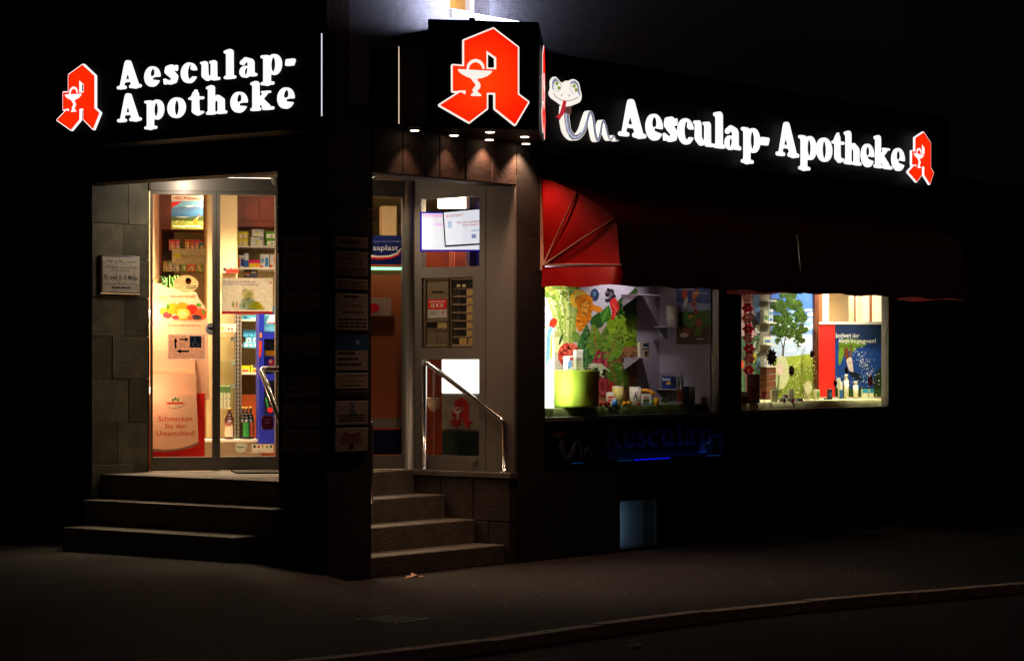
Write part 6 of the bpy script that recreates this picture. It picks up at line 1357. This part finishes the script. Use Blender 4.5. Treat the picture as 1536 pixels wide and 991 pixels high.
# blue cough-drop display
x0 = FD.hit(*tC(425, 500), 1.1)[0]; x1 = FD.hit(*tC(640, 500), 1.1)[0]; zt_ = FD.hit(*tC(440, 195), 1.1)[1]+.08; zbt = FD.hit(*tDd(480, 652), 1.1)[1]
mat('display_blue', '#1c2ec0', .4); t = thing(FD, 'floor_display', 'blue cardboard floor display with sweets beside the pillar', 'display', ((x0+x1)/2, 1.2, zbt))
sdw = FD.hit(*tC(472, 500), 1.1)[0]
part(t, 'side', MB().box(x0, sdw, 1.1, 1.36, zbt, zt_), 'display_blue'); part(t, 'back', MB().box(sdw, x1, 1.34, 1.36, zbt, zt_), mat('display_teal', '#0c3c58', .5)); part(t, 'front_panel', MB().box(sdw, x1, 1.1, 1.12, zbt, FD.hit(*tDd(500, 375), 1.1)[1]), 'display_blue')
for y in (355, 740): 
    z = FD.hit(*tC(520, y+30), 1.1)[1]; part(t, 'tray', MB().box(sdw, x1, 1.1, 1.335, z-.035, z+.02), 'display_blue')
m = MB(); 
for pts, c in ((rc(430, 365, 450, 410), '#e8a018'), (smooth([(425, 450), (450, 450), (446, 560), (430, 600), (424, 560)], 3), '#e03018'), (smooth([(430, 470), (444, 470), (440, 560), (430, 570)], 3), '#f0a028')): m.poly([FD.hit(*tC(a, b), 1.098) for a, b in pts], 1.098, L(c))
part(t, 'print', m, 'print')
dcarton(tC, 470, 200, 590, 352, 1.2, None, '#4a98a0', 'teal and white sweet bag on the top tray of the blue display', [(smooth([(.2, .5), (.5, .95), (.95, 1), (.95, .55)], 3), '#f0e8e0'), (rc(.3, .5, 1, .56), '#c83a30'), (rc(.0, 0, 1, .3), '#68b0a8')], name='sweet_bag')
dcarton(tC, 478, 530, 575, 684, 1.2, None, '#2438b8', 'blue sweet bag with yellow top on the middle tray', [(rc(0, .68, 1, 1), '#e8b818'), (ell(.6, .3, .3, .2), '#e83828'), (ell(.55, .34, .16, .1), '#f0e0d0')], name='sweet_bag')
V = [(rc(.2, .15, .8, .85), '#182040'), (strip([(.2, .85), (.4, .3)], .12), '#38b838'), (smooth([(.3, .2), (.6, .35), (.85, .15), (.55, .05)], 3), '#e82838'), (rc(.6, .5, .95, .56), '#d8c828')]
poster(FD, 1.09, (*tDd(468, 200), *tDd(570, 372)), 'display_card', 'small dark card with green and red print on the blue display', 'card', V, '#182050')
V = [([(.25, 0), (.75, 0), (1, .25), (1, .75), (.75, 1), (.25, 1), (0, .75), (0, .25)], '#8a2060'), (strip([(.3, .5), (.7, .5)], .12), '#c890b0'), (strip([(.25, .75), (.75, .75)], .06), '#c890b0')]
poster(FD, .004, (*tDd(447, 392), *tDd(560, 520)), 'octagon_sticker', 'purple octagonal sticker low on the right door glass', 'sticker', V, '#b898a8', thick=.003)
# cardboard juice display
fr, p, D = px_frame(266, 686, z=ZL+.03); q = FD.w(FD.hit(267, 600, .42)[0], .42); fr = Fr(q.x, q.y, FD.rz+R(3)); D = (q-CAM).dot(FWD)
def ju(px, py, off=0.0): return fr.hit(px, py, off)
t = thing(fr, 'juice_display', 'tall peach cardboard juice display with orange picture behind the door', 'display', (ju(267, 680)[0], 0, ZL))
a = ju(222, 600)[0]; b = ju(308.5, 600)[0]; part(t, 'red_base', MB().box(a, b, .05, .28, ZL, ju(260, 590)[1], L('#d81c14')), 'print')
sh = [ju(*tA(x, y)) for x, y in ((-60, 905), (40, 855), (110, 870), (190, 910), (330, 905), (440, 950))]+[ju(*w_) for w_ in ((300, 448), (309, 460), (313, 480), (315.5, 600), (222, 600))]
part(t, 'header_board', MB().shape([sh], .06, .075), mat('card_peach', '#f4bc9a', .6, var=.05, scale=4))
for py0, py1, px1, o0, lab in ((525, 560, 293, .02, ''), (560, 592, 294, -.02, ''), ):
    z1, z0 = ju(250, py0)[1], ju(250, py1)[1]; part(t, 'tier', MB().box(a, ju(px1, 550)[0], o0, .055, z0+.002, z1), 'card_peach')
k6_ = 310/1182
def tE(x, y): return 120+x*k6_, 470+y*k6_
sh = [ju(*tE(x, y), -.05) for x, y in ((400, 465), (666, 463), (672, 600), (678, 735), (620, 758), (560, 772), (490, 779), (400, 772))]; part(t, 'front_flap', MB().shape([sh], -.05, -.035), 'card_peach')
sh2 = [ju(*tE(x, y), -.05) for x, y in ((678, 735), (620, 758), (560, 772), (490, 779), (400, 772), (400, 786), (490, 792), (562, 784), (624, 770), (680, 748))]; part(t, 'flap_edge', MB().shape([sh2], -.046, -.036, L('#9a7a6a')), 'print')
m = MB(); y = -.0505; 
for s_, x0, x1, y0, y1 in (('Schmecken', 448, 642, 617, 585), ('Sie den', 486, 606, 657, 628), ('Unterschied!', 437, 656, 700, 668)):
    A, B_ = ju(*tE(x0, y0), -.05), ju(*tE(x1, y1), -.05); add_text(m, s_, A[0], B_[0], A[1], B_[1], y, L('#d83a24'), .008)
m.poly([ju(*tE(*q_), -.05) for q_ in ell(550, 512, 55, 32, -6)], y, L('#c8a890')); m.poly([ju(*tE(*q_), -.05) for q_ in ell(546, 508, 55, 30, -6)], y-.0003, L('#f4c8a4'))
for cx in (532, 545, 560): m.poly([ju(*tE(*q_), -.05) for q_ in ell(cx, 494-6*(cx == 545), 6, 9)], y-.0006, L('#3a7a2c'))
A, B_ = ju(*tE(495, 522), -.05), ju(*tE(590, 502), -.05); add_text(m, '~1', A[0], B_[0], A[1], B_[1], y-.0008, L('#d84a34'), .01)
part(t, 'flap_print', m, 'print')
kE = 310/1182
def tF(x, y): return 120+x*kE, 240+y*kE
m = MB(); y = .0592
A, B_ = ju(*tF(512, 787), .06), ju(*tF(665, 770), .06); add_text(m, 'Abwehrkraft!', A[0], B_[0], A[1], B_[1], y, L('#d8542c'), .012); A, B_ = ju(*tF(455, 792), .06), ju(*tF(505, 774), .06); add_text(m, 'Saft.', A[0], B_[0], A[1], B_[1], y, L('#e87a48'), .01); A, B_ = ju(*tF(425, 790), .06), ju(*tF(448, 775), .06); add_text(m, 'be.', A[0], B_[0], A[1], B_[1], y, L('#e87a48'), .01)
for yy_ in (803, 815): A, B_ = ju(*tF(425, yy_), .06), ju(*tF(590, yy_), .06); dashes(m, A[0], B_[0], A[1], .008, y, L('#e8a880'), 6, yy_)
A, B_ = ju(*tF(500, 950), .06), ju(*tF(690, 945), .06); dashes(m, A[0], B_[0], A[1], .012, y, L('#d88a68'), 7, 3)
for cx, cy, rx, ry, c in ((480, 865, 26, 22, '#f0c030'), (500, 885, 28, 20, '#d83a3a'), (530, 850, 38, 32, '#f0961c'), (585, 840, 38, 26, '#f08a18'), (640, 855, 34, 30, '#d82818'), (690, 880, 34, 32, '#e05020'), (590, 880, 44, 36, '#f0901c'), (590, 880, 36, 29, '#f8b850'), (502, 838, 10, 15, '#3a7a20'), (678, 828, 16, 10, '#4a8a28'), (705, 868, 8, 14, '#4a8a28'), (665, 898, 30, 14, '#3a2c34'), (545, 900, 20, 12, '#d83848'), (630, 902, 16, 10, '#d85030')): m.poly([ju(*tF(*q_), .06) for q_ in ell(cx, cy, rx, ry, 0, 14)], y, L(c)); y -= .0003
for k in range(10): aa = k*.628; m.poly([ju(*tF(*q_), .06) for q_ in strip([(590, 880), (590+30*math.cos(aa), 880+24*math.sin(aa))], 3)], y-.0002, L('#f8dca0'))
part(t, 'header_print', m, 'print')
# spot inside lighting the display strongly from the left
fx = FD.w(FD.hit(236, 500, .30)[0]+.03, .22); f3 = Fr(fx.x, fx.y, FD.rz); zf = FD.hit(236, 520, .3)[1]
ts = thing(f3, 'display_lamp', 'small warm lamp on the ceiling left behind the door', 'lamp', (0, 0, ZCI-.05)); part(ts, 'housing', MB().lathe(0, 0, [(.04, ZCI-.003), (.045, ZCI-.06), (.035, ZCI-.06)], 12), 'plastic_white'); part(ts, 'lens', MB().lathe(0, 0, [(.034, ZCI-.055), (.01, ZCI-.062)], 12), 'lens_warm')
lamp(ts, ts, 'SPOT', (0, 0, ZCI-.08), 300, (1, .72, .42), spot_size=R(60), spot_blend=.7, shadow_soft_size=.05, rot=(R(8), 0, 0))
cl = FD.w(FD.hit(224, 470, .22)[0], .22); f6 = Fr(cl.x, cl.y, FD.rz); zk = FD.hit(224, 470, .22)[1]
tk = thing(f6, 'clip_lamp', 'small clip lamp hidden behind the left door jamb, with an added lower bulb', 'lamp', (0, 0, zk)); part(tk, 'arm', MB().tube([(0, 0, zk), (-.05, -.02, zk+.02)], .006, 6), 'plastic_grey'); part(tk, 'bulb', MB().ball(0, 0, zk, .025, .025, .03), 'lens_warm')
lamp(tk, tk, 'POINT', (.035, .03, zk), 8, (1, .74, .46), shadow_soft_size=.03)
zk2 = FD.hit(224, 585, .14)[1]; part(tk, 'bulb', MB().ball(0, -.08, zk2, .02, .02, .025), 'lens_warm'); part(tk, 'stem', MB().tube([(-.03, -.02, zk+.01), (-.03, -.06, zk2)], .006, 6), 'plastic_grey')  # second bulb and stem added lower down to brighten the front flap
lamp(tk, tk, 'POINT', (.04, -.06, zk2), 2.4, (1, .74, .48), shadow_soft_size=.03)
# plant
q = FD.w(FD.hit(255, 440, .75)[0], .75); fp = Fr(q.x, q.y, FD.rz); zpl = FD.hit(255, 440, .75)[1]; t = thing(fp, 'spider_plant', 'leafy green spider plant above the juice display', 'plant', (0, 0, zpl-.12)); rr = random.Random(4)
part(t, 'pot', MB().lathe(0, 0, [(.05, zpl-.12), (.07, zpl), (.06, zpl)], 14, L('#a8583a')), 'print'); part(t, 'stand', MB().tube([(0, 0, ZL), (0, 0, zpl-.12)], .02, 8, L('#5a3a20')), 'print')
for k in range(85):
    a = rr.uniform(0, 6.28); l_ = rr.uniform(.14, .30); h_ = rr.uniform(.02, .16); dx_, dy_ = math.cos(a), math.sin(a); m = MB(); n = 5; V = []
    for i in range(n+1):
        f = i/n; w_ = .009*(1-f)+.001; x, y, z = dx_*l_*f, dy_*l_*f, zpl+h_*math.sin(f*2.4)*1.2-.10*f*f; V += [(x-dy_*w_, y+dx_*w_, z), (x+dy_*w_, y-dx_*w_, z)]
    part(t, 'leaf', m._a(V, [(2*i, 2*i+1, 2*i+3, 2*i+2) for i in range(n)], L(rr.choice(('#3c7a24', '#4f9a30', '#2c5c1c', '#7fb050')), 1.0), True), 'print')
# stickers on the door glass
V = [(ell(.5, .5, .5, .5, 0, 28), '#b8a878'), (ell(.6, .66, .12, .2, 0, 16), '#181414'), ([(.48, .68), (.72, .68), (.70, .58), (.5, .58)], '#c82818'), ([(.5, .58), (.70, .58), (.62, .48), (.56, .48)], '#e0b820'), (strip([(.12, .28), (.4, .35), (.45, .48), (.6, .55)], .015), '#585040')]
def sticker(pxr, lab, V, texts=(), name='window_sticker', off=.005):
    x0, x1, z0, z1 = FD.rect(pxr, off); t = thing(FD, name, lab, 'sticker', ((x0+x1)/2, off, z0)); m = MB(); y = off
    for i_, (pts, c) in enumerate(V): m.poly([(x0+(x1-x0)*u_, z0+(z1-z0)*v_) for u_, v_ in pts], y, tuple(min(.95, q_*(1 if i_ == 0 or sum(L(c)[:3]) < .3 else 1.9)) for q_ in L(c)[:3])+(1,)); y -= .0003
    for s_, u0, u1, v0, v1, c, bo in texts: add_text(m, s_, x0+(x1-x0)*u0, x0+(x1-x0)*u1, z0+(z1-z0)*v0, z0+(z1-z0)*v1, y, L(c), bo)
    part(t, 'sheet', m, 'print_film'); return t
sticker((*tA(215, 790), *tA(450, 950)), 'oval beige sticker with black red gold disc on the left door glass', V, [('Partner', .12, .42, .62, .70, '#807858', 0), ('Apotheke', .1, .42, .5, .58, '#807858', 0), ('~2', .5, .92, .33, .41, '#3a4478', 0), ('~3', .5, .92, .22, .30, '#3a4478', 0)])
sticker((*tE(502, 118), *tE(718, 263)), 'grey direction sign with black arrows and blue wheelchair symbol on the door glass', [(rc(0, 0, 1, 1), '#b8a094'), (rc(.02, .03, .98, .97), '#c0a89c'), ([(.18, .44), (.23, .44), (.23, .70), (.26, .70), (.205, .86), (.15, .70), (.18, .70)], '#0c0a0a'), ([(.31, .76), (.46, .76), (.46, .70), (.55, .79), (.46, .88), (.46, .82), (.31, .82)], '#0c0a0a'), ([(.57, .29), (.35, .29), (.35, .24), (.22, .325), (.35, .41), (.35, .36), (.57, .36)], '#0c0a0a'), (rc(.58, .47, .89, .92), '#1c3c70'),
        (ell(.72, .83, .025, .035), '#e0dcd8'), (strip([(.72, .78), (.725, .66), (.79, .66), (.82, .54)], .025), '#e0dcd8'), (strip([(.70, .70), (.66, .62), (.68, .54), (.74, .52), (.79, .57)], .02), '#e0dcd8')]+[(rc(.3, .66-.06*k, .3+.2-.03*(k % 2), .675-.06*k), '#6a5a54') for k in range(4)], name='direction_sign')
sticker((*tE(718, 55), *tE(775, 122)), 'small round blue grey sticker on the middle door bar', [(ell(.5, .5, .5, .5, 0, 20), '#5a6478'), (rc(.25, .45, .75, .65), '#1c2430'), (rc(.3, .25, .7, .33), '#9aa4b0')], name='window_sticker', off=-.0215)
q = (*tB(78, 815), *tC(553, 192))
V = [(rc(0, 0, 1, 1), '#a8a294'), (rc(0, 0, 1, .075), '#a81c24')]
def zz2(a, b, c, d): return (a-78)/475., 1-(b+0)/1.
h_ = q[3]-q[1]
def PU(x, y): px, py = tF(x, y); return (px-q[0])/(q[2]-q[0]), 1-(py-q[1])/(q[3]-q[1])
for pts, c in ((smooth([(925, 760), (950, 735), (985, 745), (1000, 780), (990, 815), (965, 835), (935, 820)], 3), '#c8bc98'), (smooth([(915, 850), (925, 800), (950, 790), (990, 795), (1020, 830), (1010, 855)], 3), '#9ab0b4'), (ell(962, 775, 22, 30), '#d0c098'), (strip([(950, 790), (975, 790)], 4), '#6a5840'), (smooth([(960, 850), (975, 815), (1010, 810), (1045, 830), (1050, 855)], 3), '#c8b868'), (smooth([(985, 840), (1000, 810), (1030, 815), (1030, 850)], 3), '#d0b838'), (ell(875, 828, 8, 18), '#98a868'), (ell(935, 830, 7, 16), '#90a060'), (rc(890, 810, 905, 845), '#c8a898'), (strip([(865, 850), (1060, 852)], 2), '#8a8270'), (strip([(930, 755), (940, 735)], 3), '#5a5244'), (strip([(985, 740), (1005, 745)], 3), '#5a5244')): V.append(([PU(*p_) for p_ in pts], c))
def TX(s, x0, x1, y0, y1, c, b): a, d = PU(x0, y1), PU(x1, y0); return (s, a[0], d[0], a[1], d[1], c, b)
sticker(q, 'beige cartoon notice with red bottom stripe on the right door glass', V, [TX('Was schützt Sie vor den Wechsel-', 818, 1005, 688, 702, '#383880', .01), TX('wirkungen Ihrer Internetbestellung?', 818, 1022, 705, 719, '#383880', .01), TX('Aesculap-Apotheke', 1028, 1095, 683, 691, '#a02c34', 0), TX('A', 1082, 1098, 690, 708, '#c82828', .03), TX('~6', 835, 1075, 868, 877, '#d8c0b8', 0)], name='door_notice')
sticker((*tDd(200, 630), *tDd(310, 735)), 'faint round grey sticker near the bottom of the door glass', [(ell(.5, .5, .5, .5, 0, 20), '#a8aa98'), (rc(.2, .45, .8, .55), '#8c8e7c')])
sticker((*tDd(358, 655), *tDd(560, 735)), 'strip of five small card logos at the bottom of the door glass', [(rc(0, .02, 1, .98), '#c0b8a8')]+[(ell(.12+.19*k, .72, .06, .17, 0, 8), ('#384060', '#a83048', '#a8a050', '#806858', '#486048')[k]) for k in range(5)]+[(rc(.02+.12*k, .15, .11+.12*k, .22), '#c86068') for k in range(8)])
x0, x1, z0, z1 = FD.rect((*tA(205, 545), *tA(522, 690)), .03); t = thing(FD, 'acrylic_sign', 'greyish acrylic book sign with yellow mark hanging in the left door leaf', 'sign', ((x0+x1)/2, .03, z0))
part(t, 'sheet', MB().box(x0, x1, .03, .034, z0, z1, L('#a89878')), 'print_film'); m = MB(); W, H = x1-x0, z1-z0; m.poly([(x0+.08*W, z0+.42*H), (x0+.27*W, z0+.42*H), (x0+.27*W, z0+.66*H), (x0+.08*W, z0+.66*H)], .0295, L('#e8c818')); add_text(m, 'Bücher für Ihre Gesu', x0+.28*W, x1-.01*W, z0+.42*H, z0+.64*H, .0295, L('#3a3428')); part(t, 'lettering', m, 'print')
# ---- right of the pillar
k7_ = 220/839
def tG(x, y): return 400+x*k7_, 240+y*k7_
def tH(x, y): return 400+x*k7_, 470+y*k7_
x0 = FD.hit(*tG(400, 500), .03)[0]; x1, z0 = FD.hit(*tG(780, 598), .03); z1 = FD.hit(*tG(780, 432), .03)[1]
t = thing(FD, 'advert_board', 'navy blue board with white lettering and red swoosh in the right door leaf', 'sign', ((x0+x1)/2, .03, z0)); part(t, 'board', MB().box(x0, x1, .03, .04, z0, z1, L('#0c1c60')), 'print'); m = MB(); y = .0295
G = lambda x, yy_: FD.hit(*tG(x, yy_), .03)
a, b = G(565-20, 525), G(752, 487); A = G(540, 525); add_text(m, 'Hansaplast', G(520, 525)[0], b[0], a[1], b[1], y, L('#e8e8e8'), .008)
m.poly([G(*p_) for p_ in strip([(560, 545), (640, 555), (700, 552), (745, 535), (770, 505)], [14, 15, 14, 12, 4])], y, L('#f0f0f0')); m.poly([G(*p_) for p_ in strip([(560, 556), (640, 565), (705, 561), (752, 542), (773, 515)], [13, 13, 12, 9, 3])], y-.0004, L('#d81820')); m.poly([G(*p_) for p_ in strip([(500, 466), (770, 466)], 3)], y, L('#8890b0')); part(t, 'print', m, 'print')
x1, z0 = FD.hit(*tG(780, 628), .04); z1 = FD.hit(*tG(780, 614), .04)[1]; t = thing(FD, 'light_bar', 'green white glowing light bar above the orange panel', 'light bar', (x1, .04, z0)); part(t, 'bar', MB().box(x1-.5, x1, .04, .055, z0, z1), 'led_green')
x1 = FD.hit(*tG(778, 700), .06)[0]; z1 = FD.hit(*tG(700, 632), .06)[1]; z0 = FD.hit(*tH(700, 598), .06)[1]; zg = FD.hit(*tH(700, 655), .06)[1]
t = thing(FD, 'perforated_panel', 'orange perforated panel behind the right door glass', 'panel', (x1-.3, .06, ZL)); part(t, 'panel', MB().box(x1-.55, x1, .06, .07, z0, z1), mat('panel_orange', '#b05e34', .7, var=.12, scale=3)); m = MB()
for i in range(22):
    for j in range(70):
        x, z = x1-.02-i*.022, z1-.03-j*.0185
        if z > z0+.01: m.poly(ell(x+(j % 2)*.011, z, .003, .003, 0, 5), .0594, L('#5c2c18'))
part(t, 'perforation', m, 'print'); part(t, 'grey_base', MB().box(x1-.55, x1, .062, .075, zg, z0-.001), 'plastic_grey')
part(t, 'navy_base', MB().box(x1-.55, x1, .05, .065, FD.hit(*tH(700, 792), .06)[1]-.02, zg-.012, L('#0c1440')), 'print'); part(t, 'red_strip', MB().box(x1-.55, x1, .048, .07, zg-.011, zg-.002, L('#c8583c')), 'print')
sticker((*tG(560, 788), *tG(712, 890)), 'white sticker with red pig logo on the orange panel', [(rc(0, 0, 1, 1), '#c8c0b4'), (smooth([(.1, .3), (.2, .6), (.42, .68), (.55, .5), (.5, .25), (.3, .12)], 3), '#c02028'), (rc(.3, .16, .55, .22), '#3858a0')], [('Unser Partner', .05, .72, .86, .93, '#605850', 0), ('& Co.', .56, .84, .33, .48, '#b03038', 0)])
q = FD.w(FD.hit(*tG(665, 300), 1.5)[0], 1.5); x0, x1 = FD.hit(*tG(665, 300), 1.5)[0], FD.hit(*tG(745, 300), 1.5)[0]
solo(FD, 'interior_column', 'cream column seen through the top of the right door leaf', 'column', MB().cbox(x0, x1, 1.5, 1.7, ZL, FD.hit(*tG(700, 262), 1.5)[1], .01), 'cream_wall', o=(x0, 1.5, ZL))

# ================================================================== screens and light box behind the metal panel's openings
kT = 110/839
def tT(x, y): return 625+x*kT, 285+y*kT
fr = Fr(*FP.w(0, .30)[:2], R(-62)); fr2 = Fr(*FP.w(0, .55)[:2], R(-58))
def screen(fr, quad, lab, texts, frame_c, name='screen'):
    P = [fr.hit(*tT(*p_), 0) for p_ in quad]; cx, cz = sum(p_[0] for p_ in P)/4, sum(p_[1] for p_ in P)/4
    t = thing(fr, name, lab, 'screen', (cx, 0, min(p_[1] for p_ in P)))
    big = [(cx+(p_[0]-cx)*1.06, cz+(p_[1]-cz)*1.09) for p_ in P]
    part(t, 'frame', MB().shape([big], .002, .04), mat('screen_frame_'+frame_c.strip('#'), frame_c, .4, emit=.25 if frame_c != '#0a0a14' else 0)); part(t, 'display', MB().poly(P, 0.0, L('#eef0fa')), 'print_screen')
    def U(u_, v_): b0 = [P[3][i]+(P[2][i]-P[3][i])*u_ for i in (0, 1)]; b1 = [P[0][i]+(P[1][i]-P[0][i])*u_ for i in (0, 1)]; return (b0[0]+(b1[0]-b0[0])*v_, b0[1]+(b1[1]-b0[1])*v_)
    m = MB()
    for s_, u0, u1, v0, v1, c in texts:
        if s_.startswith('#'): m.poly([U(u0, v0), U(u1, v0), U(u1, v1), U(u0, v1)], -.0005, L(s_))
        else:
            tmp = MB(); add_text(tmp, s_, 0, 1, 0, 1, 0, L(c), .01); m._a([(lambda q_: (q_[0], -.001, q_[1]))(U(u0+(u1-u0)*v[0], v0+(v1-v0)*v[2])) for v in tmp.v], tmp.f, L(c))
    part(t, 'picture', m, 'print_screen')
screen(fr2, [(60, 268), (790, 268), (790, 682), (60, 682)], 'bright back screen with magenta heading inside the entrance panel opening', [('NOTDIENST', .02, .36, .90, .975, '#e020c0'), ('Wir sind', .19, .5, .66, .73, '#e050d8'), ('#c8e4f0', .1, .9, .40, .43, ''), ('#c8e4f0', .1, .9, .22, .25, ''), ('#c8e4f0', .1, .7, .08, .11, '')], '#2a20d0')
screen(fr, [(310, 258), (830, 212), (850, 600), (335, 632)], 'tilted front screen with emergency service notice inside the entrance panel opening', [('A', .05, .10, .83, .93, '#c02030'), ('NOTDIENST', .125, .42, .84, .92, '#a02838'), ('#b8c8dc', .07, .16, .52, .72, ''), ('Wir sind notdienstbereit', .27, .93, .62, .70, '#a04858'), ('Bitte klingeln!', .40, .76, .52, .60, '#a04858'), ('#c4ccd8', .02, .98, .775, .785, ''), ('#c4ccd8', .02, .98, .44, .45, ''), ('#c8d2dc', .03, .52, .32, .34, ''), ('#c8d2dc', .03, .52, .19, .21, ''), ('#d0d8e2', .03, .52, .06, .08, ''), ('#8890b8', .58, .68, .16, .28, ''), ('#90a0d0', .58, .9, .37, .40, '')], '#0a0a14')
# dark back room wall with wood cladding and lamp above the screens
fr3 = Fr(*FP.w(0, 1.2)[:2], R(-55)); a = fr3.hit(*tT(-60, 800)); b = fr3.hit(*tT(750, 880))
t = thing(fr3, 'wood_counter', 'red brown wooden counter front seen under the screens', 'counter', (a[0], 0, ZL)); part(t, 'front', MB().box(a[0]-.6, b[0]+.06, 0, .05, ZL, fr3.hit(*tT(400, 600))[1]), 'wood_red')
for x in (375, 398, 425): q0, q1 = fr3.hit(*tT(x, 800)), fr3.hit(*tT(x+9, 800)); part(t, 'strip', MB().box(q0[0], q1[0], -.01, -.001, ZL, fr3.hit(*tT(400, 605))[1]), mat('strip_orange', '#d8784a', .5))
lp = fr3.hit(*tT(560, 140), .0); w = fr3.w(lp[0]+.05, .0); f4 = Fr(w.x, w.y, R(-55)); t = thing(f4, 'pendant_lamp', 'glowing white ceiling lamp above the screens', 'lamp', (0, 0, lp[1]-.05))
part(t, 'shade', MB().box(-.28, .28, -.06, .06, lp[1]-.05, lp[1]+.05), 'tube_light'); part(t, 'rod', MB().tube([(0, 0, lp[1]+.05), (0, 0, ZCI)], .008, 6), 'aluminium')
lamp(t, t, 'POINT', (0, -.2, lp[1]-.10), 12, (1, .85, .6), shadow_soft_size=.1)
kL = 240/680
def tL(x, y): return 550+x*kL, 510+y*kL
fl = Fr(*FP.w(0, .10)[:2], R(-90))
def lr(a, b, c, d): p_, q_ = fl.hit(*tL(a, b)), fl.hit(*tL(c, d)); return p_[0], q_[0], q_[1], p_[1]
q = lr(318, 60, 500, 500); t = thing(fl, 'light_box_column', 'upright light box with glowing top, red emblem panel and dark cross panel', 'light box', (q[0], 0, q[2]))
part(t, 'cabinet', MB().box(q[0], q[1], .012, .14, q[2], q[3]), 'plastic_grey'); w = lr(320, 75, 498, 226); part(t, 'lit_panel', MB().box(w[0], w[1], .0, .011, w[2], w[3]), mat('panel_glow', '#fffaf0', .4, emit=2.2))
w = lr(320, 232, 498, 381); part(t, 'emblem_panel', MB().box(w[0], w[1], .002, .011, w[2], w[3], L('#a89c90')), 'print'); a, b = lr(350, 240, 447, 375)[:2], lr(350, 240, 447, 375)[2:]
emblem(t, (a[0]+a[1])/2, b[0], (a[1]-a[0])/(468/505), b[1]-b[0], -.002, red=mat('emblem_red_unlit', '#c81c1c', .5), white='plastic_white', depth=.003)
w = lr(320, 386, 498, 492); part(t, 'cross_panel', MB().box(w[0], w[1], .002, .011, w[2], w[3], L('#28382e')), 'print'); c0_, c1_, d0_, d1_ = lr(373, 415, 427, 483); cw_, ch_ = (c1_-c0_)/3, (d1_-d0_)/3
part(t, 'cross', MB().box(c0_+cw_, c1_-cw_, -.002, .0015, d0_, d1_, L('#0c2418')).box(c0_, c0_+cw_, -.002, .0015, d0_+ch_, d1_-ch_, L('#0c2418')).box(c1_-cw_, c1_, -.002, .0015, d0_+ch_, d1_-ch_, L('#0c2418')), 'print')
q = lr(235, 60, 320, 500); f5 = Fr(*fl.w(0, .35)[:2], R(-90)); a, b = f5.hit(*tL(230, 300))[0], f5.hit(*tL(420, 300))[0]
t = thing(f5, 'wood_partition', 'brown wooden partition left of the light box behind the lower pane', 'partition', (a, 0, ZL)); part(t, 'panel', MB().box(a-.1, b, 0, .03, f5.hit(*tL(280, 380))[1], f5.hit(*tL(280, 90))[1]), 'wood_red'); part(t, 'base', MB().box(a-.1, b, -.01, .03, ZL, f5.hit(*tL(280, 425))[1]), 'white_paint'); part(t, 'shelf_edge', MB().box(a-.1, b, -.05, .0, f5.hit(*tL(280, 132))[1]-.01, f5.hit(*tL(280, 132))[1]), 'aluminium')
a = f5.hit(*tL(292, 285)); m = MB(); n = 12; V = []
for i in range(7):
    ph = math.pi*i/12
    for k in range(n+1): th = math.pi*k/n+math.pi; V.append((a[0]+.11*math.cos(th)*math.sin(ph+1e-3), -.06+.05*math.sin(th)*math.sin(ph+1e-3), a[1]+.08-.13*math.cos(ph)))
t = thing(f5, 'glass_bowl', 'half round glass bowl on the wooden partition behind the lower pane', 'bowl', (a[0], -.06, a[1]-.05)); part(t, 'bowl', m._a(V, [(i*(n+1)+k, i*(n+1)+k+1, (i+1)*(n+1)+k+1, (i+1)*(n+1)+k) for i in range(6) for k in range(n)], None, True), mat('bowl_grey', '#a89c8a', .25)); part(t, 'rim', MB().tube([(a[0]+.112*math.cos(math.pi+math.pi*k/n), -.06+.052*math.sin(math.pi+math.pi*k/n), a[1]+.08) for k in range(n+1)], .004, 5), 'steel')
